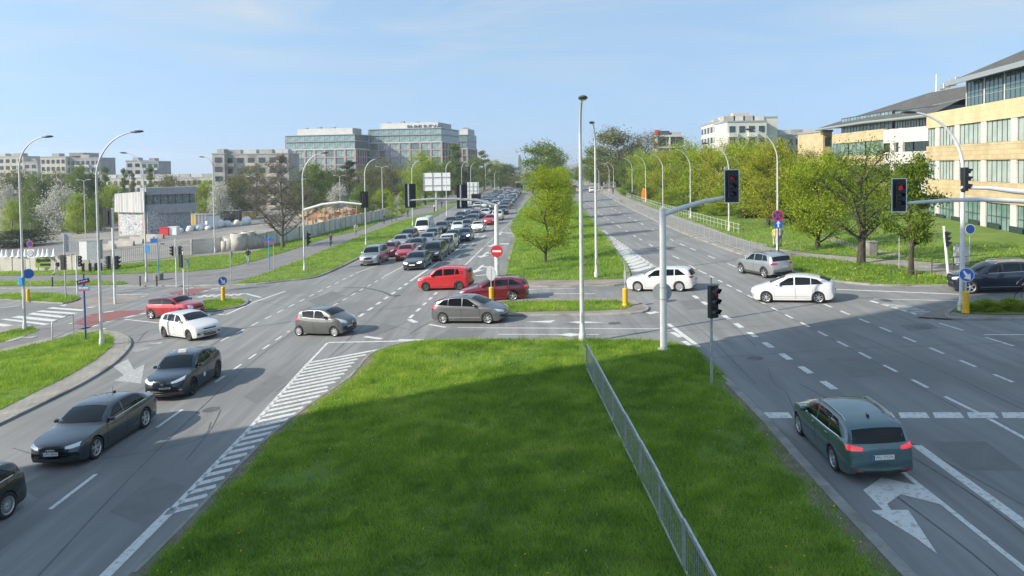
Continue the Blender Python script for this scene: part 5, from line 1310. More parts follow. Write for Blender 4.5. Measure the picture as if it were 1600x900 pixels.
# bar fence along the right kerb
def line_fence(name,pts,H,label,mat,rails,barstep,poststep,pr=.03,br=.012,group='right pavement railings',bars_to=9e9):
    pts = [Vector((p.x,p.y,T(p.x))) for p in pts]; o0 = pts[0]; rt = empty(name, o0+Vector((0,0,ZK)), 0, label, 'railing', group)
    pm_ = MB().tube([(0,0,0),(0,0,H)],pr,6).mesh('post', mat)
    for zr in rails: MB().tube([p-o0+Vector((0,0,zr)) for p in pts],pr*.8,6).build('rail', mat, rt)
    L = 0; bars = MB()
    for i in range(len(pts)-1):
        a,b = pts[i],pts[i+1]; l = (b-a).length; s = 0
        while s < l:
            q = a.lerp(b,s/l)-o0; link('post', pm_, rt, q); 
            if barstep:
                k = barstep
                while k < poststep and s+k < l:
                    w = a.lerp(b,(s+k)/l)-o0; bars.box((w.x,w.y,w.z+H*.5),(br*2,br*2,H*.86)); k += barstep
            s += poststep
    if barstep and bars.v:
        bo = bars.build('bars', mat, rt); bo['kind'] = 'stuff'
    return rt
line_fence('kerb_railing', PL([(994,328),(1040,347),(1080,363),(1140,386),(1172,397),(1198,403)],ZK), 1.05, 'dark bar railing along the kerb of the right carriageway', M['galv_dull'], (1.0,.12), .28, 2.0)
line_fence('path_railing', PL([(979,309),(1027,326),(1080,343.5),(1140,361.5),(1156,366.5)],ZK), 1.1, 'white tube railing between the right pavement and the trees', M['pole_grey'], (1.0,.55), 0, 1.6, .026)
line_fence('low_fence', PL([(1392,433),(1432,437),(1480,436)],ZK), .55, 'low dark hoop fence by the leaning tree', M['pole_dark'], (.5,), 0, 2.2, .03)
line_fence('low_fence', PL([(1456,427),(1490,425),(1540,421)],ZK), .95, 'dark rail across the pavement behind the blue car', M['pole_dark'], (.92,.5), 0, 2.4, .03)
# guard rail by the far right kerb
line_fence('guard_rail', PL([(968,317),(955,309),(942,303)],ZK), .8, 'far curved guard rail at the right kerb', M['galv'], (.7,.5), 0, 3.0, .05)

# ================================================================= cars in the junction
dgrey = paint((0.036,0.046,0.052),.5); navy = paint((0.005,0.016,0.030),.4); white = paint((0.66,0.66,0.655),.0,.35); mred = paint((0.42,0.012,0.020),.25)
ggrey = paint((0.135,0.142,0.138),.55); pgrey = paint((0.165,0.165,0.168),.6); bred = paint((0.52,0.012,0.016),.15); dred = paint((0.22,0.010,0.022),.4)
silver = paint((0.46,0.47,0.48),.7); mblue = paint((0.008,0.014,0.035),.4); petrol = paint((0.085,0.155,0.160),.5); black = paint((0.008,0.009,0.010),.3)
def rings(root, S, z, mat, r=.045, n=4):
    h,_ = S.cast('F',0,z)
    for i in range(n):
        a = MB(); c = (h.x+.014,(i-(n-1)/2)*r*1.45,z); pts = [(c[0],c[1]+r*math.cos(2*math.pi*k/14),c[2]+r*math.sin(2*math.pi*k/14)) for k in range(15)]
        a.tube(pts,.009,5,caps=False).build('emblem_ring', mat, root)
def roof_sign(root, S, x, mat=M['white'], w=.34):
    h,_ = S.cast('T', x, 0.0); o = MB().prism([(-.07,-w/2),(.07,-w/2),(.05,w/2),(-.05,w/2)],0,.11).build('roof_sign', mat, root, h)
    return o
def antenna(root, S, x):
    h,_ = S.cast('T', x, 0.0); MB().prism([(-.07,-.02),(.06,-.012),(.06,.012),(-.07,.02)],0,.055).build('antenna_fin', M['black'], root, h-Vector((0,0,.003)))

S_sed = sedan_shape(); c = build_car(S_sed, sedan_spec(dgrey, 'WPI 5781H', mirror_mat=M['gloss_black'], tail_mat=M['lamp_red']), 'car')
rings(c, S_sed, .605, M['chrome']); antenna(c, S_sed, 3.55)
h,_ = S_sed.cast('T',3.05,.25); MB().tube([h,h+Vector((-.05,0,.30))],.006,4).build('whip_antenna', M['black'], c)
place_wheels(c, S_sed, 'L', (152,716),(228,668),'dark grey sedan with four-ring badge driving towards the lower left','car','cars in the junction')
S_cs = coupe_suv_shape(); c = build_car(S_cs, coupe_suv_spec(navy, plate_text='WI 864XY'), 'car'); roof_sign(c, S_cs, 2.15)
for sd in 'LR': c2 = S_cs.out(S_cs.patch(sd,[(1.92,.66),(2.10,.66)],[(1.92,.50),(2.10,.50)],3,2,.012),'door_sticker',M['white']); link('door_sticker', c2, c)
place_wheels(c, S_cs, 'L', (303,617),(341,590),'black crossover taxi with white roof sign behind the grey sedan','car','cars in the junction')
S_ha = hatch_shape(); c = build_car(S_ha, hatch_spec(white, rim='steel', rim_mat=M['steel_wheel'], plate_text='WE 71520', side_strip=None), 'car')
stand(c, S_ha, 'R', (P(295,532)+P(257,528)*1.0)/2, math.atan2(-1.55,2.1), 'white five-door hatchback turning right in front of the red car','car','cars in the junction')
S_mi = mini_shape(); c = build_car(S_mi, mini_spec(mred, roof_mat=M['gloss_black'], roof_span=(1.75,3.45), cladding=.05, black_band=(1.28,3.52)), 'car')
rw_ = P(236,498.5); hd = rad(-17); stand(c, S_mi, 'R', rw_+Vector((math.cos(hd),math.sin(hd),0))*S_mi.wb/2, hd, 'small red hatchback with black roof left of the white hatchback','car','cars in the junction')
S_ci = citycar_shape(); c = build_car(S_ci, citycar_spec(ggrey, plate_text='WX 2417C'), 'car')
place_wheels(c, S_ci, 'R', (527.5,526.5),(463,525),'small grey city car crossing towards the right beside the hatched area','car','cars in the junction')
S_we = wedge_shape(); c = build_car(S_we, wedge_spec(pgrey, plate_text='WF 30219'), 'car')
place_wheels(c, S_we, 'R', (765,506.5),(690,506),'grey wedge-shaped liftback behind the yellow bollard','car','cars in the junction')
S_bo = boxy_shape(); c = build_car(S_bo, boxy_spec(bred, rails=(1.9,3.6,bred), plate_text='WN 8830G'), 'car')
place_wheels(c, S_bo, 'L', (665,455),(718,453.5),'bright red boxy hatchback in front of the queue','car','cars in the junction')
S_wg = wagon_shape(4.52,1.80,1.46,.88,2.63); c = build_car(S_wg, wagon_spec(dred, 4.52, rails=(2.0,3.7,M['black']), rim='s10', tail_mat=M['brake_on'], side_patches=[]), 'car')
rw_ = P(802,470.5); hd = rad(176); stand(c, S_wg, 'L', rw_+Vector((math.cos(hd),math.sin(hd),0))*S_wg.wb/2, hd, 'dark red estate car half hidden by the grey liftback','car','cars in the junction')
S_w2 = wagon_shape(4.49,1.78,1.48,.90,2.65); c = build_car(S_w2, wagon_spec(white, 4.49, rim='cap', rim_mat=M['alloy'], plate_text='WW 5520P'), 'car')
place_wheels(c, S_w2, 'L', (996,455.8),(1062.5,456),'white estate car behind the thick white mast','car','cars in the junction')
S_su = suv_shape(4.46,1.83,1.62,.86,2.64,.345); c = build_car(S_su, suv_spec(silver, 4.46, cladding=.07, rim='s5', plate_text='WB 9902K', rails=(2.0,3.6,M['black'])), 'car')
place_wheels(c, S_su, 'L', (1159,427.5),(1194,434.5),'silver compact suv with black arches at the right corner','car','cars in the junction')
c = build_car(S_we, wedge_spec(white, plate_text='WA 61104', tail_mat=M['lamp_clear']), 'car')
place_wheels(c, S_we, 'L', (1198,473.3),(1279,474.3),'white wedge-shaped liftback crossing the right lanes','car','cars in the junction')
S_gl = suv_shape(4.70,1.89,1.63,.84,2.87,.365); c = build_car(S_gl, suv_spec(mblue, 4.70, rim='s5', chrome_line=(1.55,4.05), side_strip=(.335,.03,M['chrome']), plate_text='WD 0417F'), 'car')
rw_ = P(1517,459.5); hd = rad(180-14); stand(c, S_gl, 'L', rw_-Vector((math.cos(hd),math.sin(hd),0))*S_gl.wb/2, hd, 'dark blue suv waiting at the right edge behind the white lamp post','car','cars in the junction')
S_ki = wagon_shape(4.6,1.80,1.475,.90,2.65,.325)
c = build_car(S_ki, wagon_spec(petrol, 4.6, rails=(2.0,3.9,M['alloy']), chrome_line=(1.55,3.95), rim='s5', plate_text='WU 7757N', tail_mat=M['brake_on'], reflector=([(.46,.345),(.70,.355)],[(.46,.315),(.70,.325)])), 'car'); antenna(c, S_ki, 3.75)
h,_ = S_ki.cast('B',0,.90); t = link('badge_lettering', text_mesh('KIA', .085, M['chrome'], .004), c, h+Vector((-.012,0,0)), (rad(90),0,rad(-90)))
h,_ = S_ki.cast('B',.52,.80); link('badge_lettering', text_mesh('CEED', .05, M['chrome'], .002), c, h+Vector((-.012,0,0)), (rad(90),0,rad(-90)))
place_wheels(c, S_ki, 'L', (1250,680),(1302,734),'petrol green estate car waiting at the stop line, seen from behind','car','cars in the junction')
S_w3 = wagon_shape(4.7,1.83,1.44,.92,2.81,.34); c = build_car(S_w3, wagon_spec(black, 4.7, chrome_line=(1.55,4.05), rim='s15', rails=(2.0,3.9,M['alloy'])), 'car')
rw_ = P(13,809); hd = rad(-97); stand(c, S_w3, 'L', rw_+Vector((math.cos(hd),math.sin(hd),0))*S_w3.wb/2, hd, 'black estate car cut off by the left edge','car','cars in the junction')

# ================================================================= the queue on the left carriageway
PROTO = {}
S_ht = hatch_shape(4.1,1.74,1.48); S_pk = suv_shape(4.95,1.93,1.78,.95,2.95,.38); S_va = van_shape()
PROTO_SRC = {'sedan':(S_sed,lambda p: sedan_spec(p, chrome_line=None, rim='s5')),'hatchback':(S_ht,lambda p: hatch_spec(p, L=4.1, rim='s5')),'suv':(S_su,lambda p: suv_spec(p, 4.46)),'large suv':(S_pk,lambda p: suv_spec(p, 4.95)),'estate':(S_w2,lambda p: wagon_spec(p, 4.49)),'liftback':(S_we,lambda p: wedge_spec(p)),'van':(S_va,lambda p: van_spec(p)),'city car':(S_ci,lambda p: citycar_spec(p)),'boxy car':(S_bo,lambda p: boxy_spec(p))}
COLS = {'silver':silver,'white':white,'black':black,'grey':pgrey,'dark grey':dgrey,'red':bred,'dark red':dred,'blue':paint((0.012,0.045,0.13),.4),'dark blue':mblue,'pale blue':paint((0.22,0.28,0.33),.6),'brown':paint((0.06,0.035,0.025),.4),'beige':paint((0.35,0.30,0.22),.3),'green':paint((0.02,0.05,0.03),.4)}
CLEAN = ('windscreen','rear_window','side_window','body','wheel','headlight','number_plate','mirror','grille','tail_light','roof_rail')
def queue_car(kind, colour, px, py, label, hd=None, taxi=False, lights=False, cat=None, lane_x=None):
    S, sp = PROTO_SRC[kind]
    if kind not in PROTO:
        body_keep = S.body
        S.body = S.body.copy(); PROTO[kind] = build_car(S, dict(sp(COLS[colour])), 'queue_car', 1); S.body = body_keep; c = PROTO[kind]
    else:
        c = copy_tree(PROTO[kind])
        for ch in list(c.children):
            if ch.name.startswith('roof_sign'): bpy.data.objects.remove(ch, do_unlink=True)
    recolour(c, COLS[colour])
    for ch in c.children:
        if ch.name.split('.')[0] == 'headlight':
            ch.material_slots[0].link = 'OBJECT'; ch.material_slots[0].material = M['lamp_on'] if lights else M['lamp_clear']
    if taxi: roof_sign(c, S, 2.2)
    p = P(px,py); hdg = rad(-95.0 if p.y < 100 else -93) if hd is None else rad(hd)
    f = Vector((math.cos(hdg),math.sin(hdg),0)); mid = p - f*(S.wb/2+S.fo*.8)
    stand(c, S, 'C', mid, hdg, label, cat or ('van' if kind=='van' else 'car'), 'cars queuing on the left carriageway'); return c
Q_ = [('large suv','silver',576,416,'silver large suv at the head of the leftmost queue lane'),('hatchback','dark red',604,403,'dark red hatchback taxi behind the silver suv',True),('hatchback','red',630,408,'bright red hatchback at the front of the second queue lane'),('sedan','dark grey',645,423,'dark grey sedan foremost in the queue, behind the red boxy car',False,True),
 ('sedan','silver',622,389,'silver sedan third in the leftmost queue lane'),('hatchback','dark grey',647,396,'dark grey hatchback behind the bright red hatchback'),('large suv','black',673,410,'black large suv behind the foremost dark sedan'),('sedan','pale blue',664,386,'pale blue sedan behind the dark grey hatchback'),('suv','black',634,380,'black suv fourth in the leftmost lane, before the van'),
 ('van','white',659,371,'tall white panel van in the leftmost queue lane'),('suv','dark grey',688,400,'dark grey suv behind the black large suv'),('boxy car','white',697,391,'white boxy car behind the dark grey suv'),('hatchback','grey',673,377,'grey hatchback beside the white van'),('suv','dark grey',705,383,'dark suv behind the white boxy car'),('hatchback','blue',724,378,'blue hatchback first in the fourth queue lane',False,True),
 ('sedan','dark grey',688,364,'dark grey sedan right behind the van in the queue'),('hatchback','white',714,364,'white hatchback between dark cars in the third lane'),('sedan','black',703,355,'black sedan with pale roof glare, left lane behind the van'),('suv','dark blue',719,347,'dark blue suv in the leftmost lane beyond the van'),('sedan','black',736,351,'black sedan beside the white city car'),('estate','dark grey',727,361,'dark grey estate behind the blue hatchback'),
 ('city car','white',746,364,'white city car first in the right turning queue',False,True),('hatchback','red',765,352,'red hatchback behind the white city car'),('sedan','white',757,340,'white sedan taxi in the fourth lane',True),('boxy car','white',777,345,'white boxy hatchback in the rightmost lane'),('suv','pale blue',732,336,'pale blue suv in the leftmost lane, far'),('city car','beige',745,333,'small beige car between dark ones'),('sedan','grey',741,343,'grey sedan in the third lane behind the black sedan'),('estate','black',770,337,'black estate near the no-entry mast arm'),('suv','black',786,336,'black suv in the rightmost lane behind the white boxy hatchback')]
for q in Q_: queue_car(q[0],q[1],q[2],q[3],q[4],None,len(q)>5 and q[5],len(q)>6 and q[6])
# farther rows, lane by lane
rq = random.Random(5); kinds = ['sedan','hatchback','suv','estate','hatchback','suv']; cols_ = ['silver','black','grey','dark grey','white','dark blue','dark red','blue','pale blue','white','black','brown']
lane_px = [((746,327),(800,286)),((757,326),(806,287)),((772,326),(815,287)),((789,327),(824,287))]
lname = ['leftmost','second','third','rightmost']; used = set()
for li_,(a_,b_) in enumerate(lane_px):
    A_, B_ = P(*a_), P(*b_); L_ = (B_-A_).length; s_ = 0; k_ = 0
    while s_ < L_*.92 and k_ < 13:
        w_ = A_.lerp(B_, s_/L_); kd = rq.choice(kinds); cl = rq.choice(cols_)
        c = queue_car(kd, cl, 0, 700, 'x'); S = PROTO_SRC[kd][0]; hdg = math.atan2((A_-B_).y,(A_-B_).x)
        stand(c, S, 'C', w_+Vector((rq.uniform(-.2,.2),0,0)), hdg, f'{cl} {kd}, {ORD[k_].replace("nearest","first")} in the far part of the {lname[li_]} queue lane', 'car', 'cars queuing on the left carriageway')
        s_ += S.L+rq.uniform(1.3,2.6)+s_*.012; k_ += 1
# cars driving away on the right carriageway
for kd,cl,px,py,lb in (('suv','dark grey',891,303,'dark suv driving away at the far end of the right road'),('sedan','silver',905,300,'silver sedan far down the right road'),('estate','white',925,300,'white estate farthest right on the right road'),('hatchback','red',898,296,'red hatchback at the vanishing point of the right road')):
    queue_car(kd,cl,px,py,lb,85); 
# a bus far down the queue and a flatbed lorry with pale sacks beside the kerb
p = P(812,297); bs = empty('bus', p, rad(-92), 'cream topped bus far down the queue beside the big tree', 'bus')
bx = MB(); bx.bev((0,0,1.55),(11,2.5,2.4),.25); bx.build('body', COLS['brown'], bs); MB().bev((0,0,2.98),(10.8,2.4,.42),.3).build('roof', COLS['beige'], bs); MB().box((5.5,0,1.75),(.06,2.2,1.3)).build('windscreen', M['glass'], bs)
for s_ in (1,-1): MB().box((0,s_*1.25,1.9),(9.6,.05,.95)).build('side_window', M['glass'], bs)
for x_ in (3.4,-2.8):
    for s_ in (1,-1): MB().lathe([(0,-.14),(.48,-.14),(.48,.14),(0,.14)],14,(x_,s_*1.1,.48),Matrix.Rotation(rad(90),3,'X')).build('wheel', M['tyre'], bs)
p = P(733,318,ZK); fl = empty('flatbed_lorry', p+Vector((2.2,0,-ZK)), rad(-93), 'flatbed lorry loaded with pale sacks beside the left kerb', 'lorry')
MB().box((-1,0,1.0),(8,2.4,.2)).build('load_bed', M['galv_dull'], fl); MB().bev((4.0,0,1.5),(1.8,2.3,2.3),.2).build('cab', COLS['dark blue'], fl); MB().box((4.9,0,1.95),(.06,2.0,.8)).build('windscreen', M['glass'], fl)
for x_ in (3.6,-2.4,-3.6):
    for s_ in (1,-1): MB().lathe([(0,-.14),(.48,-.14),(.48,.14),(0,.14)],14,(x_,s_*1.05,.48),Matrix.Rotation(rad(90),3,'X')).build('wheel', M['tyre'], fl)
sack = None
for i in range(9):
    q = MB(); q.lathe([(0,0),(.5,.02),(.62,.25),(.55,.55),(.3,.72),(0,.76)],9)
    o = q.build('sack', pbr('sack_%d'%i,(.55+.1*(i%2),.47+.08*(i%2),.30+.1*(i%3)),.9), fl, (-4.6+i*.9,(-.5 if i%2 else .45),1.1)); o.scale = (1,1.1,1)

# ================================================================= trees
def bark(name, c1, c2): return noisy(name, c1, c2, 7, 0.95, 6, .35,.65,.6,18, stretch=(1,1,.25))
M['bark'] = bark('bark', (0.040,0.033,0.027), (0.095,0.080,0.066)); M['bark_grey'] = bark('bark_grey', (0.11,0.097,0.08), (0.19,0.17,0.14))
LEAF = {'lime':blade_mat('leaf_lime', [(0.155,0.215,0.016),(0.25,0.33,0.024),(0.33,0.41,0.04),(0.41,0.46,0.07)], .42),
        'yellow':blade_mat('leaf_yellow', [(0.19,0.215,0.018),(0.29,0.31,0.028),(0.37,0.39,0.045),(0.43,0.43,0.08)], .42),
        'green':blade_mat('leaf_green', [(0.07,0.115,0.014),(0.115,0.18,0.02),(0.17,0.245,0.03),(0.22,0.285,0.05)], .36),
        'olive':blade_mat('leaf_olive', [(0.105,0.115,0.042),(0.155,0.165,0.06),(0.20,0.215,0.08),(0.26,0.265,0.11)], .3),
        'dark':blade_mat('leaf_dark', [(0.020,0.035,0.014),(0.035,0.058,0.02),(0.05,0.08,0.028),(0.07,0.10,0.035)], .15),
        'blossom':blade_mat('leaf_blossom', [(0.20,0.22,0.12),(0.42,0.42,0.34),(0.6,0.6,0.54),(0.7,0.69,0.64)], .25),
        'rust':blade_mat('leaf_rust', [(0.10,0.065,0.03),(0.15,0.10,0.04),(0.19,0.14,0.05),(0.22,0.19,0.07)], .25)}
def tree_mesh(seed, H=9.0, R=3.0, base=.2, shape='egg', nleaf=5000, leaf=.16, nl=12, ns=90, r0=.16, fork=False, clump=.55):
    """trunk mesh and leaf mesh for a tree of height H; crown between base*H and H"""
    rs = random.Random(seed); nr = np.random.RandomState(seed); tb = MB()
    def env(t):
        if shape == 'egg': return math.sin(math.pi*min(1,max(0,t))**.75)**.7
        if shape == 'round': return math.sqrt(max(0,1-(2*t-1)**2))**.8
        if shape == 'column': return min(1,t*6)*(1-max(0,t-.6)/.4*.75)
        if shape == 'mound': return math.sqrt(max(0,1-t*t))
        return 1
    top = Vector((rs.uniform(-.04,.04)*H, rs.uniform(-.04,.04)*H, H*(.72 if fork else .93)))
    tp = [Vector((0,0,-.15)),Vector((rs.uniform(-.1,.1),rs.uniform(-.1,.1),H*.16))]
    for i in range(1,6): tp.append(tp[1].lerp(top,i/5)+Vector((rs.uniform(-.02,.02)*H,rs.uniform(-.02,.02)*H,0))*(i<5))
    tr = [r0*1.35,r0]+[r0*(1-.17*i) for i in range(1,6)]
    tb.tube(tp,tr,9)
    def trunk(z):
        for i in range(len(tp)-1):
            if tp[i].z <= z <= tp[i+1].z: return tp[i].lerp(tp[i+1],(z-tp[i].z)/(tp[i+1].z-tp[i].z))
        return tp[-1]
    limbs = []
    for i in range(nl):
        t = (i+.5)/nl; a = i*2.4+rs.uniform(-.5,.5); t2 = min(.97,t*.9+.06+rs.uniform(0,.1)); rr = R*env(t2)*rs.uniform(.6,.95)
        e = Vector((math.cos(a)*rr,math.sin(a)*rr,H*(base+(1-base)*t2))); z0 = max(H*base*.6, min(e.z-rr*rs.uniform(.45,1.0), top.z*.96)); s = trunk(z0)
        m = s.lerp(e,.5)+Vector((0,0,rs.uniform(-.06,.1)*rr)); q1 = s.lerp(m,.5)+Vector((rs.uniform(-.1,.1),rs.uniform(-.1,.1),rs.uniform(-.05,.1)))
        pts = [s,q1,m,m.lerp(e,.55)+Vector((rs.uniform(-.15,.15),rs.uniform(-.15,.15),rs.uniform(0,.15))),e]; lr = r0*(.5-.22*t)
        tb.tube(pts,[lr,lr*.8,lr*.6,lr*.4,lr*.16],6,caps=False); limbs.append((pts,lr))
    tips = []
    for i in range(ns):
        pts,lr = limbs[rs.randrange(nl)]; k = rs.randrange(1,4); s = pts[k].lerp(pts[k+1],rs.random()); t = rs.random(); a = rs.uniform(0,6.283)
        u = R*rs.uniform(.18,.42); e = s+Vector((math.cos(a)*u,math.sin(a)*u,u*rs.uniform(-.25,.95)))
        tt = (e.z/H-base)/(1-base); lim = R*env(min(.99,max(.02,tt)))*1.05; q = math.hypot(e.x,e.y)
        if q > lim: e.x *= lim/q; e.y *= lim/q
        e.z = min(e.z,H*1.0); m = s.lerp(e,.5)+Vector((rs.uniform(-.1,.1),rs.uniform(-.1,.1),rs.uniform(0,.12)))
        tb.tube([s,m,e],[lr*.28+.006,lr*.18+.005,.004],4,caps=False); tips += [m.lerp(e,.5),e,s.lerp(e,.3)]
        for _ in range(2):
            b2 = s.lerp(e,rs.uniform(.3,.9)); e2 = b2+Vector((rs.uniform(-1,1),rs.uniform(-1,1),rs.uniform(-.2,1)))*u*.45; tb.tube([b2,e2],[.012,.004],3,caps=False); tips.append(e2)
    trunk_me = tb.mesh('trunk', M['bark'])
    crown_me = None
    if nleaf:
        Tp = np.array([tuple(t) for t in tips]); idx = nr.randint(0,len(Tp),nleaf); w = nr.rand(len(Tp))*.9+.35
        C = Tp[idx]+nr.normal(0,1,(nleaf,3))*np.array([clump,clump,clump*.75])*(w[idx][:,None])*R/3.0
        C[:,2] = np.maximum(C[:,2], H*base*.75)
        A = nr.normal(0,1,(nleaf,3)); A /= np.linalg.norm(A,axis=1)[:,None]; B = np.cross(A,nr.normal(0,1,(nleaf,3))); B /= np.linalg.norm(B,axis=1)[:,None]
        sz = leaf*nr.uniform(.55,1.35,nleaf)[:,None]; A = A*sz*.62; B = B*sz*.42
        V = np.stack([C-A,C+B*.9-A*.1,C+A,C-B*.9-A*.1],1).reshape(-1,3); tone = np.clip(.5*nr.rand(len(Tp))[idx]+.25+nr.normal(0,.15,nleaf),0,1)
        crown_me = mesh_np('crown', V, np.arange(nleaf*4).reshape(nleaf,4), LEAF['green'], np.repeat(tone,4))
    return trunk_me, crown_me
ARCH = {'young':dict(H=9,R=3.0,base=.08,shape='egg',nleaf=13000,leaf=.11,nl=18,ns=220,r0=.10,clump=.30), 'broad':dict(H=9,R=4.2,base=.09,shape='round',nleaf=15000,leaf=.16,nl=15,ns=190,r0=.2,fork=True,clump=.36), 'broad2':dict(H=9,R=4.4,base=.08,shape='round',nleaf=15000,leaf=.16,nl=15,ns=190,r0=.2,fork=True,clump=.38),
  'sparse':dict(H=9,R=4.2,base=.2,shape='round',nleaf=6500,leaf=.13,nl=14,ns=230,r0=.30,fork=True,clump=.3), 'maple':dict(H=9,R=2.6,base=.2,shape='egg',nleaf=9000,leaf=.17,nl=12,ns=130,r0=.2,fork=True,clump=.36), 'bare':dict(H=9,R=4.4,base=.2,shape='egg',nleaf=0,nl=24,ns=620,r0=.17,fork=False),
  'poplar':dict(H=9,R=1.2,base=.06,shape='column',nleaf=6000,leaf=.17,nl=16,ns=110,r0=.12,clump=.5), 'bush':dict(H=9,R=5.2,base=.0,shape='mound',nleaf=9000,leaf=.27,nl=12,ns=170,r0=.12,clump=.5), 'far':dict(H=9,R=4.0,base=.06,shape='round',nleaf=9500,leaf=.21,nl=14,ns=190,r0=.18,fork=True,clump=.42), 'twiggy':dict(H=9,R=4.4,base=.1,shape='round',nleaf=9000,leaf=.12,nl=18,ns=320,r0=.24,fork=True,clump=.26)}
AM = {}
def tree(arch, px, depth, toppy, label, leafc='green', wpx=None, basepy=None, cat='tree', group='trees', seed=None, name='tree', lean=0.0, barkm=None, dz=0.0):
    """px: column of the trunk in the photo; depth: metres ahead; toppy: row of the crown's top; wpx: crown width in photo pixels"""
    if basepy is not None: b = P(px,basepy,ZK); depth = b.y
    else: b = DP(px,300,depth); b.z = T(b.x)+ZK
    b.z += dz
    H = DP(px,toppy,depth).z-b.z; v = random.randrange(2) if seed is None else seed%2
    k = (arch,v)
    if k not in AM: AM[k] = tree_mesh(100+hash(arch)%7 if False else 11*len(AM)+5, **ARCH[arch])
    tm, cm = AM[k]; s = H/9.0; rt = empty(name, b, random.uniform(0,6.28), label, cat, group); sx = s
    if wpx: sx = (wpx/FPX*depth/2)/ARCH[arch]['R']
    rt.scale = (sx,sx,s); rt.rotation_euler = (0,rad(lean),rt.rotation_euler.z if not lean else 0)
    t = link('trunk', tm, rt); t.material_slots[0].link = 'OBJECT'; t.material_slots[0].material = barkm or M['bark']
    if cm is not None: c = link('crown', cm, rt); c.material_slots[0].link = 'OBJECT'; c.material_slots[0].material = LEAF[leafc]
    return rt
G1 = 'trees along the right pavement'
tree('young',852,0,262,'egg-shaped lime green tree on the far median','lime',104,409,seed=0)
for i,(px,dep,tp,w) in enumerate(((866,84,268,70),(868,98,268,62),(872,114,266,56),(876,135,265,50),(880,160,264,44))): tree('young' if i%2 else 'broad',px,dep,tp,ORD[i+1]+' tree on the far median, behind the egg-shaped one','lime',w,group='trees on the far median',seed=i)
tree('sparse',1345,0,222,'large gnarled tree with dark bare limbs on the right corner','green',150,411,seed=0,group=G1)
tree('maple',1424,0,238,'fresh green tree with leaning trunk before the sandstone office','green',92,430,seed=0,group=G1,lean=2.5)
tree('broad',1277,0,245,'yellow-green tree left of the gnarled tree','lime',130,388,seed=1,group=G1)
row_ = [(1236,88,252,110,'lime'),(1200,84,232,115,'yellow'),(1163,95,238,100,'lime'),(1128,104,232,95,'yellow'),(1098,118,240,80,'lime'),(1068,130,236,75,'lime'),(1042,146,247,64,'yellow'),(1018,162,250,58,'lime'),(1000,182,252,50,'lime'),(982,205,255,46,'green'),(964,235,258,44,'lime'),(946,270,261,40,'green')]
for i,(px,dep,tp,w,lc) in enumerate(row_): tree(['broad','broad2'][i%2],px,dep,tp-9-(i%3)*3,ORD[i]+' tree in the row behind the right railing',lc,w,group=G1,seed=i)
for i,(px,dep,tp,w,lc,ar) in enumerate(((1310,100,248,120,'lime','broad'),(1385,92,262,95,'lime','broad2'),(1255,118,236,90,'rust','twiggy'),(1215,125,232,80,'rust','twiggy'),(1180,140,226,70,'yellow','far'),(1330,112,262,100,'green','far'))): tree(ar,px,dep,tp,['second row yellow-green tree behind the gnarled tree','low yellow-green tree left of the leaning maple','reddish budding tree left of the office roof','reddish budding tree under the pale block','pale yellow tree in front of the pale block','dark green tree at the foot of the slate-roofed offices'][i],lc,w,group=G1,seed=i)
for i,(px,dep,tp,w,lc,ar) in enumerate(((968,230,204,100,'olive','far'),(1012,225,207,85,'olive','twiggy'),(940,250,230,70,'green','far'),(905,330,262,40,'green','far'),(925,300,248,44,'green','far'),(1045,240,232,60,'olive','far'))): tree(ar,px,dep,tp,['tall greyish tree with mistletoe clumps, left of the white penthouse','tall greyish tree just left of the white penthouse','grey-green tree right of the second median lamp','small far green tree at the end of the right road','far green tree behind the second median lamp','olive tree under the white penthouse'][i],lc,w,group='far trees right of the road',seed=i)
# far end of the median and left background
for i,(px,dep,tp,w,lc,ar) in enumerate(((850,225,225,86,'green','far'),(868,260,236,50,'green','far'),(833,235,268,44,'lime','far'),(795,330,258,46,'dark','far'),(782,300,258,40,'green','far'),(770,340,252,44,'lime','far'),(806,290,275,34,'olive','far'))):
    tree(ar,px,dep,tp,['tall airy tree behind the egg-shaped median tree','green tree right of the airy median tree','low lime tree left of the airy median tree','dark far tree at the end of the queue','olive far tree above the end of the queue','far tree left of the queue end','low far tree beside the bus'][i],lc,w,group='far trees in the middle',seed=i)
for i,(px,dep,tp,w,lc,ar) in enumerate(((712,260,224,34,'green','poplar'),(756,300,236,26,'olive','poplar'),(745,290,248,36,'green','far'),(664,200,240,66,'lime','broad'),(690,230,256,60,'green','far'),(725,250,262,50,'dark','far'),(640,215,262,50,'lime','broad2'),(610,220,262,56,'olive','far'),(575,210,262,60,'olive','far'),(545,230,252,40,'dark','poplar'),(520,200,268,70,'olive','far'),(490,190,258,70,'green','far'),(598,240,246,50,'olive','twiggy'))):
    tree(ar,px,dep,tp,['tall green poplar right of the glass office','slim olive poplar beyond the glass offices','green tree below the slim poplar','round yellow-green tree behind the billboard','green tree behind the billboard, right side','dark tree right of the billboard','lime tree left of the billboard','olive tree below the big glass office','olive tree between the two glass offices','dark conifer in front of the left glass office','olive tree left of the conifer','green tree right of the bare tree','twiggy tree before the big glass office'][i],lc,w,group='trees beyond the building yard',seed=i)
tree('bare',442,0,243,'bare brown tree beside the concrete fence',None,132,387,seed=0,barkm=M['bark_grey'])
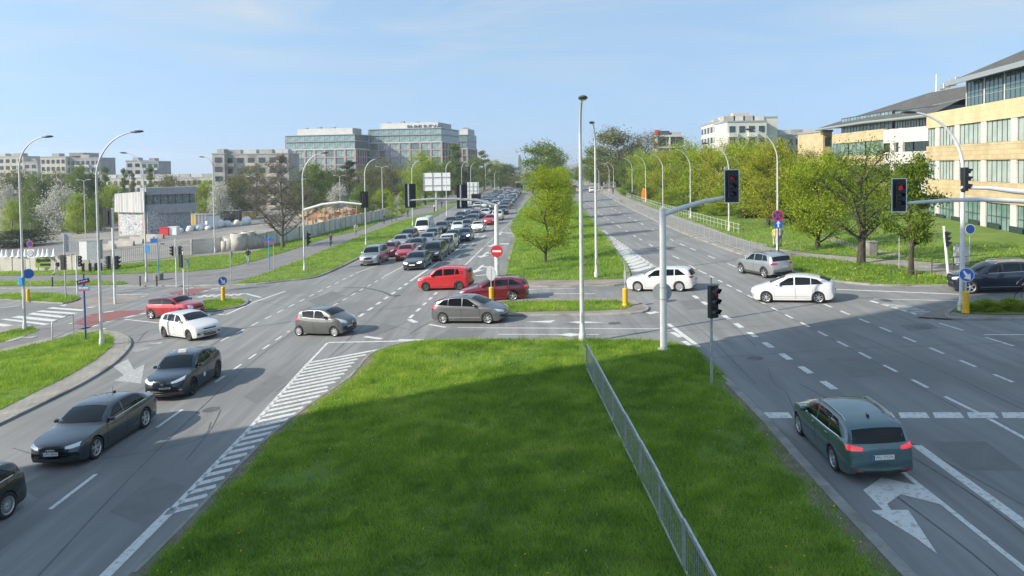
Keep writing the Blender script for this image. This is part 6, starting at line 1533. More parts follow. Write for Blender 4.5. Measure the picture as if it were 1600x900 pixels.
for i,(px,dep,tp,w,lc,ar) in enumerate(((400,200,258,80,'olive','twiggy'),(370,190,276,60,'olive','far'),(345,180,290,46,'blossom','bush'),(320,185,284,44,'lime','broad'),(300,230,280,60,'olive','twiggy'),(460,200,282,60,'olive','far'),(530,180,292,46,'blossom','bush'),(562,175,296,50,'green','bush'),(600,180,298,50,'lime','bush'),(485,175,300,60,'olive','bush'))):
    tree(ar,px,dep,tp,['twiggy olive tree behind the bare tree','olive tree right of the concrete block of flats','white blossoming bush left of the yard lamp','lime tree beside the graffiti building','twiggy tree behind the graffiti building roof','olive tree right behind the bare tree','whitish blossoming bush in front of the glass office','green bush behind the timber stacks','lime bush behind the timber stacks, right end','olive bush behind the bare tree branches'][i],lc,w,group='trees beyond the building yard',seed=i)
for i,(px,dep,tp,w,lc,ar) in enumerate(((165,230,258,18,'green','poplar'),(195,235,264,16,'green','poplar'),(236,240,258,18,'green','poplar'),(208,240,270,14,'olive','poplar'),(22,215,270,70,'olive','far'),(60,210,274,60,'green','far'),(95,205,266,60,'olive','twiggy'),(125,200,262,60,'green','far'),(148,195,276,40,'dark','far'),(265,230,276,60,'olive','far'),(10,190,296,44,'blossom','bush'),(48,185,306,50,'green','bush'),(98,180,298,80,'blossom','bush'),(120,172,308,56,'lime','bush'),(150,180,312,40,'green','bush'),(18,175,318,44,'lime','bush'),(172,190,290,40,'lime','far'),(75,195,290,40,'dark','far'))):
    tree(ar,px,dep,tp,['tall poplar just right of the tallest lamp','slender poplar left of the white tower block','poplar right of the white tower block','thin olive poplar before the white tower block','olive tree at the far left under the flats','green tree under the yellow-fronted flats','twiggy tree before the yellow-fronted flats','green tree right of the yellow-fronted flats','dark tree left of the tallest lamp','olive trees roofline behind the graffiti building','pale blossoming bush at the left edge','green bush right of the left edge lamp','big white blossoming bush between two lamps','lime bush below the big blossoming bush','green bush left of the tallest lamp','lime bush at the left edge','lime tree left of the graffiti building','dark tree above the blossoming bush'][i],lc,w,group='trees beyond the building yard',seed=i)
tree('bush',28,0,362,'dark spreading juniper mound at the left edge of the yard','dark',130,386,seed=1,name='juniper',cat='shrub')
for i,(px,py,tp,w) in enumerate(((612,346,305,22),(628,338,300,22),(652,325,298,20),(675,316,296,16))): tree('young',px,0,tp,ORD[i]+' slender young tree on the verge beside the fence','lime',w,py,group='young trees by the path',seed=i)
for i,(px,py,tp,w,lc) in enumerate(((1540,485,469,60,'lime'),(1580,484,468,60,'lime'),(1516,486,473,36,'lime'),(1620,485,468,60,'lime'))): tree('bush',px,0,tp,['leafy weeds on the right island, middle clump','leafy weeds on the right island by the edge','small weed clump beside the yellow bollard','weeds on the right island beyond the edge'][i],lc,w,py,group='weeds on the right island',seed=i,name='weed_clump',cat='weeds')
tree('bush',1562,80,374,'bramble hedge at the foot of the sandstone office','olive',110,seed=0,name='hedge',cat='hedge')
tree('bush',1490,80,380,'low hedge left end at the foot of the sandstone office','olive',70,seed=1,name='hedge',cat='hedge')
for i,(px,dep,tp,w,lc) in enumerate(((1010,150,292,50,'green'),(1045,130,300,60,'lime'),(1085,112,310,70,'green'),(1130,102,318,80,'lime'),(1175,96,326,80,'green'),(1225,92,334,80,'green'),(1270,100,338,70,'lime'),(985,175,288,40,'green'))):
    tree('bush',px,dep,tp,ORD[i]+' low bush in the undergrowth beneath the right tree row',lc,w,group='undergrowth beneath the right trees',seed=i,name='bush',cat='bush')

# ================================================================= buildings
def brickish(name, c1, c2, mortar, bw, bh, ms=.015):
    m, nt, b = _new(name); N = nt.nodes; Lk = nt.links
    tc = N.new('ShaderNodeTexCoord'); mp = N.new('ShaderNodeMapping'); mp.inputs['Rotation'].default_value = (rad(90),0,0)
    sp = N.new('ShaderNodeSeparateXYZ'); cb = N.new('ShaderNodeCombineXYZ'); Lk.new(tc.outputs['Object'], sp.inputs[0])
    ad = N.new('ShaderNodeMath'); Lk.new(sp.outputs['X'], ad.inputs[0]); Lk.new(sp.outputs['Y'], ad.inputs[1]); Lk.new(ad.outputs[0], cb.inputs[0]); Lk.new(sp.outputs['Z'], cb.inputs[1])
    br = N.new('ShaderNodeTexBrick'); br.inputs['Color1'].default_value = (*c1,1); br.inputs['Color2'].default_value = (*c2,1); br.inputs['Mortar'].default_value = (*mortar,1)
    br.inputs['Scale'].default_value = 1; br.inputs['Brick Width'].default_value = bw; br.inputs['Row Height'].default_value = bh; br.inputs['Mortar Size'].default_value = ms; Lk.new(cb.outputs[0], br.inputs['Vector'])
    n = N.new('ShaderNodeTexNoise'); n.inputs['Scale'].default_value = .5; n.inputs['Detail'].default_value = 7; Lk.new(tc.outputs['Object'], n.inputs['Vector'])
    mx = N.new('ShaderNodeMixRGB'); mx.blend_type = 'OVERLAY'; mx.inputs['Fac'].default_value = .35; Lk.new(br.outputs['Color'], mx.inputs['Color1']); Lk.new(n.outputs['Fac'], mx.inputs['Color2'])
    Lk.new(mx.outputs[0], b.inputs['Base Color']); b.inputs['Roughness'].default_value = .85; return m
M['sandstone'] = brickish('sandstone_cladding', (0.48,0.37,0.21), (0.56,0.45,0.27), (0.33,0.25,0.15), 1.2, .42)
M['buff'] = brickish('buff_cladding', (0.58,0.47,0.27), (0.62,0.51,0.30), (0.46,0.37,0.22), 1.6, .6)
M['pale_panel'] = brickish('pale_panels', (0.56,0.54,0.50), (0.62,0.60,0.56), (0.38,0.37,0.34), 1.5, 1.2)
M['slate'] = brickish('slate_roof', (0.085,0.085,0.078), (0.115,0.112,0.10), (0.06,0.06,0.055), .5, .25, .02)
M['win'] = pbr('window_glass', (0.085,0.145,0.14), .06, 0, .8); M['win_dark'] = pbr('dark_window_glass', (0.03,0.05,0.055), .07, 0, .7)
M['win_green'] = noisy('green_glass', (0.13,0.22,0.20), (0.26,0.36,0.33), .5, .12, world=False, spec=.9, lo=.4, hi=.6); M['blind'] = noisy('window_blind', (0.30,0.36,0.33), (0.42,0.48,0.44), .8, .6, world=False, spec=.5)
M['mullion'] = pbr('mullion', (0.04,0.06,0.08), .5); M['concrete_wall'] = noisy('concrete_wall', (0.36,0.34,0.30), (0.48,0.455,0.41), .6, .9, 9, .3,.7,.2,12, c3=(0.27,0.25,0.22), s3=.25)
M['render_cream'] = noisy('cream_render', (0.52,0.47,0.36), (0.60,0.55,0.44), .3, .9); M['render_white'] = noisy('white_render', (0.50,0.49,0.46), (0.58,0.57,0.54), .3, .9); M['render_grey'] = noisy('grey_render', (0.30,0.31,0.31), (0.37,0.38,0.38), .3, .9)
M['brick_red'] = pbr('red_frame', (0.36,0.27,0.245), .8); M['metal_grey'] = noisy('grey_metal_cladding', (0.26,0.28,0.30), (0.33,0.35,0.37), 1.2, .5, metal=.3, world=False)
M['zinc'] = pbr('zinc_flashing', (0.38,0.41,0.42), .5, .4)

M['pale_concrete'] = noisy('pale_concrete', (0.58,0.56,0.52), (0.70,0.68,0.63), .7, .9, 9, .3,.7,.2,12, c3=(0.46,0.44,0.40), s3=.3)
class Bld:
    """front wall from A to B (plan points seen left to right), depth behind it; local x along the front, y into the building"""
    def __init__(s, name, A, B, label, z=None, cat='building', group=None):
        s.A = Vector((A[0],A[1],0)); s.B = Vector((B[0],B[1],0)); d = s.B-s.A; s.L = d.length; s.ang = math.atan2(d.y,d.x)
        s.z = min(T(A[0]),T(B[0]))-.2 if z is None else z
        s.root = empty(name, (s.A.x,s.A.y,s.z), s.ang, label, cat, group); s.cache = {}
    def box(s, name, x0,x1,y0,y1,z0,z1, mat, parent=None):
        return MB().bbox((x0,y0,z0),(x1,y1,z1)).build(name, mat, parent or s.root)
    def win(s, x0,x1,y,z0,z1, glass, nm=2, nt=0, frame=None, face='f', proud=.0):
        """glazed opening: pane with mullions, on the front (f), the left end (l) or right end (r)"""
        w,h = x1-x0, z1-z0; k = (round(w,2),round(h,2),glass.name,nm,nt,face)
        if k not in s.cache:
            pm = MB(); pm.bbox((0,-.01,0),(w,.05,h)); g = pm.mesh('window', glass)
            fm = MB()
            for i in range(nm+1): x = w*i/nm; fm.bbox((x-.035,-.05,0),(x+.035,.02,h))
            for i in range(nt): z = h*(i+1)/(nt+1); fm.bbox((0,-.045,z-.03),(w,.02,z+.03))
            fm.bbox((0,-.055,-.03),(w,.02,.03)); fm.bbox((0,-.055,h-.03),(w,.02,h+.03)); s.cache[k] = (g, fm.mesh('window_frame', frame or M['mullion']))
        g,f = s.cache[k]
        if face == 'f': loc, rz = (x0,y-proud,z0), 0
        elif face == 'l': loc, rz = (y-proud,x1,z0), -math.pi/2
        else: loc, rz = (y+proud,x0,z0), math.pi/2
        o = link('window', g, s.root, loc, (0,0,rz)); link('window_frame', f, o); return o
def px2(px, depth): v = DP(px,300,depth); return (v.x,depth)
def zat(px,py,depth): return DP(px,py,depth).z

# --- sandstone office, right edge
A, B = px2(1447,84), px2(1592,63); b = Bld('office_building', A, B, 'sandstone office with long window bands at the right edge', z=T(40)-1.2)
u0 = b.z; L = b.L
# rows measured on the left corner (depth 84) turned into heights
def zr(py): return zat(1447,py,84)-u0
rows_ = [('parapet',178,201),('band',229,251),('band',279,305),('band',356,400)]
wrow = [(201,229,0),(251,279,0),(305,356,2)]
full = L+22
core = b.box('core_wall', .3, full, .45, 18, 0, zr(183), M['win_dark'])
for nm,t,bt in rows_: b.box('cladding_band', 0, full, 0, .6, zr(bt), zr(t), M['buff'] if nm=='parapet' else M['sandstone'])
b.box('end_wall', -.02, .4, .62, 18, 0, zr(178)-.02, M['sandstone'])
bays = [0, 3.0, 8.2, 14.3, 20.2, 26.2, 32.2, 38.2]
for i in range(len(bays)-1):
    x0, x1 = bays[i], bays[i+1]
    if x0 > full: break
    for t,bt,nt in wrow:
        b.win(x0+(.15 if i==0 else .55), x1-.5, .22, zr(bt), zr(t), M['blind'] if nt==0 else M['win_green'], 5 if i else 3, nt)
        b.box('pier', x1-.5, x1+.55, .05, .5, zr(bt)+.002, zr(t)-.002, M['pale_panel'])
for i in range(6): b.win(3+i*4.2, 5.2+i*4.2, -.02, .6, 1.9, M['win_dark'], 1, 0)
# set-back top storey and roof
b.box('top_storey', 2.5, full, 3.0, 16, zr(178), zr(178)+3.3, M['pale_panel'])
for i in range(7): b.win(3.0+i*4.4, 6.8+i*4.4, 2.95, zr(178)+.5, zr(178)+3.0, M['win'], 4, 1)
rf = MB(); e = zr(178)+3.3; rf.add([(1.6,1.8,e),(full,1.8,e),(full,17,e),(1.6,17,e),(12,9,e+3.7),(full,9,e+3.7),(1.6,1.8,e-.3),(full,1.8,e-.3)], [(0,1,5,4),(0,4,3),(3,4,5,2),(6,7,1,0),(0,3,2,1)]); rf.build('roof', M['slate'], b.root)
b.box('eave_trim', 1.5, full, 1.65, 1.79, e-.42, e+.06, M['zinc'])
MB().tube([(.3,.5,zr(178)+.9),(full,.5,zr(178)+.9)],.03,5).build('terrace_rail', M['galv'], b.root)
# --- slate-roofed office behind it, three facets
for q,(pa,da,pb,db,mt,tops) in enumerate((((1300),128,1380,108,'sandstone',None),((1380),108,1450,97,'pale_panel',None))):
    A, B = px2(pa,da), px2(pb,db); b = Bld('office_building', A, B, ['curved sandstone wing under the big slate roof','pale panelled wing under the big slate roof'][q], z=T(45)-1.5, group='slate-roofed office wings'); z0 = b.z; L = b.L
    zz_ = lambda py: zat((pa+pb)/2,py,(da+db)/2)-z0
    rws = ((206,222),(243,258),(277,300)) if q==0 else ((200,222),(237,255),(276,300))
    b.box('core_wall', .1, L-.05, .4, 16, 0, zz_(rws[0][0])-.1, M['win_dark'])
    for t,bt in rws: b.box('cladding_band', 0, L, 0, .5, zz_(bt), zz_(t), M[mt])
    n = 3
    for (t,bt) in ((222,243),(258,277)) if q==0 else ((222,237),(255,276)):
        for i in range(n): b.win(L*i/n+.25, L*(i+1)/n-.2, .2, zz_(bt), zz_(t), M['win_green'] if q==0 else M['win_dark'], 4)
    if q==1:
        for i in range(2): b.box('pier', 2.0+i*2.2, 3.0+i*2.2, -.12, .45, 0, zz_(200)+.03, M['pale_panel'])
    zt = zz_(rws[0][0])
    b.box('glass_storey', .5, L-.1, 1.4, 12, zt, zt+2.6, M['win_dark'])
    for i in range(5): b.win(.6+(L-.8)*i/5, .6+(L-.8)*(i+1)/5-.1, 1.35, zt, zt+2.5, M['win_green'], 3)
A = px2(1283,135); B = px2(1455,95); b = Bld('office_roof', A, B, 'large dark slate hipped roof with white mast on the middle office', z=0, group='slate-roofed office wings')
L = b.L; e0 = zat(1300,199,132); e1 = zat(1440,180,97); r1 = zat(1372,156,122); r2 = zat(1440,146,112); rf = MB()
V = [(-1.5,-.3,e0),(L*.5,-.6,(e0+e1)/2+.15),(L+1,-.4,e1),(L*.62,7,r1),(L+1,8,r2),(L+1,20,e1),(-1.5,18,e0)]
rf.add(V+[(v[0],v[1],v[2]-.35) for v in V[:3]], [(0,1,3),(1,2,4,3),(0,3,6),(3,4,5,6),(7,8,1,0),(8,9,2,1),(0,6,5,2,1)]); rf.build('roof', M['slate'], b.root)
for i,(p,q) in enumerate(((0,1),(1,2))): MB().tube([Vector(V[p])+Vector((0,-.1,-.2)),Vector(V[q])+Vector((0,-.1,-.2))],.2,6).build('gutter', M['zinc'], b.root)
MB().tube([Vector(V[3]),Vector(V[4])],.16,6).build('ridge_cap', M['zinc'], b.root)
MB().tube([(L*.66,7,r1-.3),(L*.66,7,r1+2.4)],[.10,.06],8).build('flag_mast', M['white'], b.root)
for i in range(3): MB().bev((L*.7+i*1.6,7.4,r1+.5+.25*i),(1.2,1.0,.7),.1).build('roof_vent', M['zinc'], b.root)

# --- blocks of flats: wall box with windows, balconies and roof boxes
def flats(pl, pr, depth, top, label, mat, floors, bays, fh=2.9, side=None, z=None, group='blocks of flats', win='win_dark', balc=None, roofbits=3, depth2=None, turn=0.0):
    A, B = px2(pl,depth), px2(pr,depth2 or depth); b = Bld('apartment_block', A, B, label, z=z if z is not None else min(T(A[0]),T(B[0]))-2, group=group); L = b.L; H = zat(pl,top,depth)-b.z
    D = 12; b.box('wall', 0, L, 0, D, 0, H, mat); b.box('roof_edge', -.15, L+.15, -.15, D, H, H+.35, M['zinc'])
    for f in range(floors):
        z1 = H-1.0-f*fh
        if z1 < 2: break
        for i in range(bays):
            w = L/bays; b.win(w*i+w*.22, w*(i+1)-w*.22, -.04, z1-1.5, z1, M[win], 2)
            if balc and i%2 == 0: b.box('balcony', w*i+.1, w*(i+1)-.1, -1.1, -.05, z1-2.6, z1-1.6, balc)
    if side:
        D2 = side
        b.box('side_wing', L+.02, L+.05, 0, D2, 0, H-.05, mat)
    for i in range(roofbits):
        x = L*(i+.5)/roofbits; b.box('roof_box', x-L*.07-.8, x+L*.05+.8, 2, 6, H+.35, H+1.6, M['render_white'] if i%2 else M['concrete_wall'])
    return b
flats(-40,38,330,246,'grey concrete flats at the left edge',M['render_cream'],7,8)
flats(38,60,330,254,'lower grey stair tower beside the left edge flats',M['concrete_wall'],6,2,roofbits=1)
flats(65,104,310,246,'yellow-fronted tall flats with small square windows',M['render_cream'],7,5,roofbits=1)
flats(104,158,312,248,'grey balcony flats right of the yellow-fronted ones',M['render_grey'],7,7,roofbits=1,balc=M['pale_panel'])
flats(110,132,318,240,'red-brown lift house rising above the balcony flats',M['brick_red'],1,1,roofbits=0)
flats(198,222,330,252,'white gable end of the far tower block',M['render_white'],5,2,roofbits=1)
flats(222,249,330,253,'dark balcony side of the far white tower block',M['render_grey'],6,3,roofbits=1,balc=M['render_white'])
flats(140,240,300,280,'long low pink and cream block behind the poplars, left part',M['render_cream'],4,11,roofbits=5,balc=M['render_white'])
flats(240,334,296,279,'long low pink and cream block behind the poplars, right part',M['render_cream'],4,11,roofbits=5,balc=M['render_white'])
flats(333,352,235,241,'plain concrete gable of the half-built flats',M['concrete_wall'],6,1,roofbits=1)
b_ = flats(352,452,238,242,'half-built concrete flats with deep open bays',M['concrete_wall'],7,6,3.3,roofbits=4,balc=M['render_cream'])
M['ochre_render'] = pbr('ochre_render',(0.50,0.38,0.16),.9); b_H = zat(352,242,238)-b_.z
for i in range(5): b_.box('yellow_panel', b_.L*(.38+.1*(i%3)), b_.L*(.38+.1*(i%3))+2.2, -.35, -.1, b_H-2.8-i*3.3-1.8, b_H-2.8-i*3.3, M['ochre_render'])
flats(1096,1138,230,198,'receding pale block with tall windows above the trees',M['render_white'],5,8,roofbits=3,depth2=190)
flats(1137,1198,187,191,'pale pink block with balconies above the right trees',M['render_white'],4,4,roofbits=4,balc=M['pale_panel'])
flats(1204,1278,200,212,'low grey block with white roof boxes above the right trees',M['render_grey'],3,6,roofbits=4)
flats(1286,1300,136,206,'narrow sandstone stair tower left of the slate roof',M['sandstone'],3,1,roofbits=0)
# white penthouse with balconies
A,B = px2(1027,235),px2(1069,235); b = Bld('apartment_block',A,B,'white framed penthouse block with glazed balconies',group='blocks of flats'); H = zat(1030,214,235)-b.z
b.box('wall',0.3,b.L-.3,.8,12,0,H,M['render_grey']); b.box('roof_slab',-.3,b.L+.3,-.3,12,H,H+.6,M['render_white'])
for i in range(4): b.box('floor_slab',-.3,b.L+.3,-.4,.75,H-3.0-i*3.0-.4,H-3.0-i*3.0,M['render_white'])
for i in range(3): b.win(.6+i*b.L/3,.6+(i+1)*b.L/3-.5,.75,H-2.6,H-.3,M['win_dark'],2)
for i in range(2): b.box('fin',[-.3,b.L*.45][i],[.2,b.L*.45+.4][i],-.35,.7,H-12,H+.1,M['render_white'])
b.box('lift_house',1,4.5,3,7,H+.6,H+2.0,M['mullion']); b.box('red_unit',.2,1.4,3,5,H+.6,H+2.3,M['sign_red']); b.box('vent',5.2,8,3,7,H+.6,H+1.6,M['render_grey'])
# distant towers in the haze
for px,w,top,lb in ((921,7,238,'pale blue glass tower far behind the second median lamp'),(910,4,249,'small far tower beside the median lamp'),(813,5,246,'far grey tower left of the airy median tree')):
    A,B = px2(px-w/2,900),px2(px+w/2,900); b = Bld('distant_tower',A,B,lb,group='distant towers'); H = zat(px,top,900)-b.z; b.box('shaft',0,b.L,0,b.L,0,H,M['win']); b.box('crown',b.L*.2,b.L*.8,b.L*.2,b.L*.8,H,H+3,M['metal_grey'])
# --- glass offices
def glass_office(pl, pr, ps, depth, dside, top_pent, top_glass, mid, floors, bays, label, fh, letters=False):
    A, B = px2(pl,depth+.21*(pr-pl)/1200*depth), px2(pr,depth); b = Bld('glass_office', A, B, label, group='glass offices'); L = b.L
    z = lambda py: zat(pr,py,depth)-b.z
    zg, zm, zp = z(top_glass), z(mid), z(top_pent)
    D = dside; b.box('core_wall', .4, L-.4, .4, D, 0, zg-.3, M['win_dark'])
    b.box('roof_slab', -.2, L+.2, -.2, D+.1, zg-.3, zg, M['zinc'])
    n = bays*2
    for k,(z0,z1) in enumerate((((zm+zg)/2+.5, zg-.5),(zm+.2,(zm+zg)/2-.3))):
        b.box('floor_edge', -.25, L+.25, -.25, D, z0-.5, z0-.05, M['render_white'] if k else M['metal_grey'])
        for i in range(bays): b.win(L*i/bays+.05, L*(i+1)/bays-.05, .25, z0, z1, M['win_green'], 4)
        for i in range(5): b.win(.3+D*i/5, .3+D*(i+1)/5-.1, L-.3, z0, z1, M['win'], 3, face='r')
    for f in range(floors):
        z1 = zm-f*fh
        b.box('floor_edge', -.1, L+.1, -.12, .5, z1-.55, z1, M['brick_red']); b.box('floor_edge', L-.45, L+.12, .52, D, z1-.55, z1-.002, M['brick_red'])
        for i in range(bays): b.win(L*i/bays+.4, L*(i+1)/bays-.4, .25, z1-fh+.05, z1-.6, M['win_green'] if (i*3+f)%4 else M['win'], 3)
        for i in range(6): b.win(.4+D*i/6+.2, .4+D*(i+1)/6-.2, L-.3, z1-fh+.05, z1-.6, M['win_dark'], 2, face='r')
    for i in range(bays+1): b.box('pier', L*i/bays-.4, L*i/bays+.4, -.16, .45, 0, zm-.01, M['brick_red'])
    for i in range(1,7): b.box('pier', L-.4, L+.16, D*i/6-.35, D*i/6+.35, 0, zm-.01, M['brick_red'])
    b.box('penthouse', L*.14, L*.93, 3, D*.8, zg, zp, M['render_white']); b.box('penthouse_side', L*.93+.02, L*.93+.2, 3, D*.8, zg, zp-.02, M['metal_grey'])
    for i in range(3): b.box('roof_unit', L*(.2+.2*i), L*(.2+.2*i)+1.5, 5, 7, zp, zp+.6+.3*(i%2), M['metal_grey'])
    if letters: link('sign_lettering', text_mesh('PHARMAVAL'[:0]+'PNMUNDIAL', 3.0, M['mullion'], .1), b.root, (L*.76, 2.85, zp-2.2), (rad(90),0,0))
    return b
glass_office(447,556,575,330,16,199,209,232,6,7,'left glass office with brick grid, behind the bare tree',3.3)
glass_office(577,691,718,340,30,190,199,221,7,7,'large glass office with lettering on its white penthouse',3.2,True)
glass_office(716,731,752,392,20,201,210,232,6,2,'small glass office wing at the right end of the large one',3.2)
A,B = px2(556,345),px2(580,345); b = Bld('glass_office',A,B,'dark blue glass link between the two glass offices',group='glass offices'); H = zat(560,211,345)-b.z; b.box('core_wall',0,b.L,0,10,0,H,M['win_dark'])
for f in range(7): b.box('floor_edge',-.05,b.L+.05,-.1,.4,H-f*3.3-.5,H-f*3.3,M['metal_grey'])
# --- tower block behind the camera to the left: out of the picture, it throws the long shadow over the front median
Lc = P(800,592)-Vector((SUN_DIR.x,SUN_DIR.y,0))*42.0; prp = Vector((SUN_DIR.y,-SUN_DIR.x,0))
A = Lc+prp*34; B = Lc
b = Bld('tower_block', (A.x,A.y), (B.x,B.y), 'tall concrete tower block standing left of the footbridge, outside the picture', z=-4); b.root.rotation_euler.z = math.atan2((B-A).y,(B-A).x)
b.box('wall', 0, b.L, 0, 13, 0, 46, M['concrete_wall']); b.box('roof_edge',-.2,b.L+.2,-.2,13.2,46,46.5,M['zinc'])
for f in range(14):
    for i in range(9): b.win(b.L*i/9+.8, b.L*(i+1)/9-.8, -.04, 4+f*3, 5.6+f*3, M['win_dark'], 2)

# ================================================================= building yard
def panel_wall(name, pts, H, step, label, mat, group=None, th=.12, capmat=None):
    rt = empty(name, pts[0], 0, label, 'fence', group); o0 = pts[0]; me = {}
    for i in range(len(pts)-1):
        a,b = pts[i],pts[i+1]; l = (b-a).length; n = max(1,int(round(l/step))); d = (b-a)/n; an = math.atan2(d.y,d.x); k = round(d.length,2)
        if k not in me: me[k] = MB().bbox((.02,-th/2,-.3),(k-.02,th/2,H)).mesh('panel', mat); me[(k,'p')] = MB().bbox((-.09,-th,-.3),(.09,th,H+.08)).mesh('post', M['concrete_wall'])
        for j in range(n):
            q = a+d*j-o0; w = link('panel', me[k], rt, q+Vector((0,0,random.uniform(-.05,.05))), (0,0,an)); link('post', me[(k,'p')], rt, q, (0,0,an))
    return rt
panel_wall('concrete_fence', PL([(300,398),(345,392),(400,388),(447,377),(487,370),(539,356),(587,345),(612,338)],ZK), 1.9, 2.6, 'pale concrete panel fence between the path and the yard', M['pale_concrete'])
panel_wall('concrete_fence', PL([(-80,426),(0,424),(60,423),(140,421.5)],ZK), 1.75, 2.6, 'dirty concrete fence at the left edge of the side street', M['concrete_wall'])
line_fence('steel_fence', PL([(150,421),(190,413),(250,407),(300,402),(338,399)],ZK), 1.9, 'thin bar fence before the yard, behind the paired signals', M['galv_dull'], (1.8,.2), .22, 2.4, .03, .014, 'yard fences')
b = P(78,422.5,ZK); bn = empty('banner', b+Vector((0,-.25,0)), 0, 'green banner with dark lettering on the left concrete fence', 'banner'); MB().box((0,0,.95),(3.0,.03,1.15)).build('banner_cloth', pbr('banner_green',(0.22,0.36,0.03),.7), bn); MB().box((-.1,-.03,1.2),(1.7,.012,.30)).build('dark_stripe', M['ink'], bn); MB().box((-.1,-.03,.72),(1.7,.012,.26)).build('dark_stripe', M['ink'], bn); MB().disc((-1.15,-.03,1.2),.26,face_rot((0,-1,0)),16).build('round_logo', M['ink'], bn)
cone_m = MB().lathe([(.36,0),(.36,.05),(.24,.07),(.07,.85),(.05,.9),(0,.9)],10).mesh('cone', M['white'])
for i,px in enumerate((2,9,19,28,38,59,66,73,83)):
    b = P(px,424.0,ZK); tag(link('traffic_cone', cone_m, None, b+Vector((0,.3,1.7))), f'{ORD[8-i]} white cone from the right on top of the left fence'.replace('nearest','first'), 'cone', 'white cones on the left fence')
for i,(px,py,w,h,mt,lb) in enumerate(((140,424,1.7,3.0,'white','white electrical cabinet on a frame by the left side street'),(149,424,1.4,3.0,'sign_back','grey electrical cabinet beside the white one'))):
    b = P(px,py,ZK); cb = empty('electrical_cabinet', b, 0, lb, 'cabinet', 'cabinets by the side street'); MB().bev((0,0,h/2+.9),(w,.8,h-.9),.05).build('cabinet_body', M[mt], cb); MB().bev((0,0,h+.47),(w+.12,.9,.08),.05).build('cabinet_lid', M['galv_dull'], cb)
    for s_ in (-1,1): MB().box((s_*w*.42,0,.45),(.08,.5,.92)).build('leg', M['pole_dark'], cb)
# graffiti building
def graffiti(name, base, ink, s=1.3):
    m, nt, b = _new(name); N = nt.nodes; Lk = nt.links; tc = N.new('ShaderNodeTexCoord'); n = N.new('ShaderNodeTexNoise'); n.inputs['Scale'].default_value = s; n.inputs['Detail'].default_value = 3; n.inputs['Distortion'].default_value = 2.6
    Lk.new(tc.outputs['Object'], n.inputs['Vector']); r = N.new('ShaderNodeValToRGB'); e = r.color_ramp.elements; e[0].position = .44; e[0].color = (*base,1); e[1].position = .62; e[1].color = (*base,1)
    for p,c in ((.475,ink),(.50,ink),(.525,base)): q = e.new(p); q.color = (*c,1)
    Lk.new(n.outputs['Fac'], r.inputs['Fac']); Lk.new(r.outputs[0], b.inputs['Base Color']); b.inputs['Roughness'].default_value = .85; return m
gd = 150
A,B = px2(228,gd-1),px2(308,gd+5); b = Bld('site_pavilion',A,B,'two-storey grey pavilion with graffiti on its ground floor'); z = lambda py: zat(268,py,gd)-b.z
b.box('ground_floor',1,b.L-1,1.2,4,0,z(331),graffiti('graffiti_grey',(0.42,0.45,0.47),(0.10,0.11,0.13)))
b.box('upper_band',0,b.L,0,4.6,z(333),z(319),M['metal_grey']); b.box('upper_band',0,b.L,0,4.6,z(304),z(293),M['metal_grey']); b.box('window_wall',.3,b.L-.3,.5,4.2,z(319),z(304),graffiti('graffiti_glass',(0.10,0.14,0.14),(0.42,0.46,0.45),1.8))
for i in range(8): b.box('upright',b.L*i/7-.06 if i else .02,b.L*i/7+.06 if i<7 else b.L-.02,.3,.48,z(319),z(304),M['mullion'])
A,B = px2(178,gd+2),px2(225,gd-2); b = Bld('site_pavilion',A,B,'pavilion wing wrapped in white tarpaulin over a painted wall'); b.box('ground_floor',.5,b.L,.6,9,0,z(330),graffiti('graffiti_white',(0.50,0.50,0.49),(0.08,0.13,0.20),.7))
tm = MB(); n = 40; tv = []
for i in range(n+1):
    x = b.L*i/n; tv += [(x,.1*math.sin(i*1.9)+.08*math.sin(i*.7),z(331)),(x,.16*math.sin(i*1.7+1),z(302)+.5*x/b.L)]
tm.add(tv,[(2*i,2*i+2,2*i+3,2*i+1) for i in range(n)],0,True); tm.add([(0,.1,z(301.8)),(b.L,.1,z(299)),(b.L,9,z(299)),(0,9,z(301.8))],[(0,1,2,3)]); tm.build('tarpaulin', noisy('tarpaulin',(0.44,0.44,0.43),(0.54,0.54,0.52),1.2,.7,world=False,stretch=(2.5,1,.3)), b.root); b.box('brick_pier',b.L-1.2,b.L-.3,.35,.62,0,z(330),M['brick_red']); b.box('side_wall',.02,.4,.7,9,0,z(303),M['brick_red'])
# container, sheds, bags, rings, timber
def yard_item(name,px,py,label,cat,group=None): return empty(name, P(px,py,ZK), random.uniform(-.1,.1), label, cat, group)
M['ochre'] = pbr('ochre_steel',(0.52,0.36,0.10),.6)
def container(px,py,w,h,mat,label):
    c = yard_item('site_container',px,py,label,'container','site containers'); mb = MB(); n = int(w/.35); pts = []
    for i in range(n+1): x = -w/2+w*i/n; pts.append((x, -1.2+(.06 if i%2 else 0)))
    vs = [(x,y,0) for x,y in pts]+[(x,y,h) for x,y in pts]; k = len(pts); mb.add(vs,[(i,i+1,k+i+1,k+i) for i in range(k-1)]); mb.build('corrugated_side', mat, c)
    MB().bbox((-w/2,-1.1,0),(w/2,1.2,h)).build('shell', mat, c); MB().bbox((-w/2-.05,-1.25,h),(w/2+.05,1.25,h+.12)).build('roof', M['zinc'], c); return c
container(296,351,7.0,2.4,M['ochre'],'ochre corrugated container beside the graffiti pavilion'); container(325,350,4.5,2.2,M['metal_grey'],'grey container right of the ochre one'); container(362,346,4.2,2.6,M['pole_dark'],'dark open shed behind the bags'); container(385,343,4.0,1.8,M['ochre'],'low ochre container at the right end of the bags')
bag_me = []
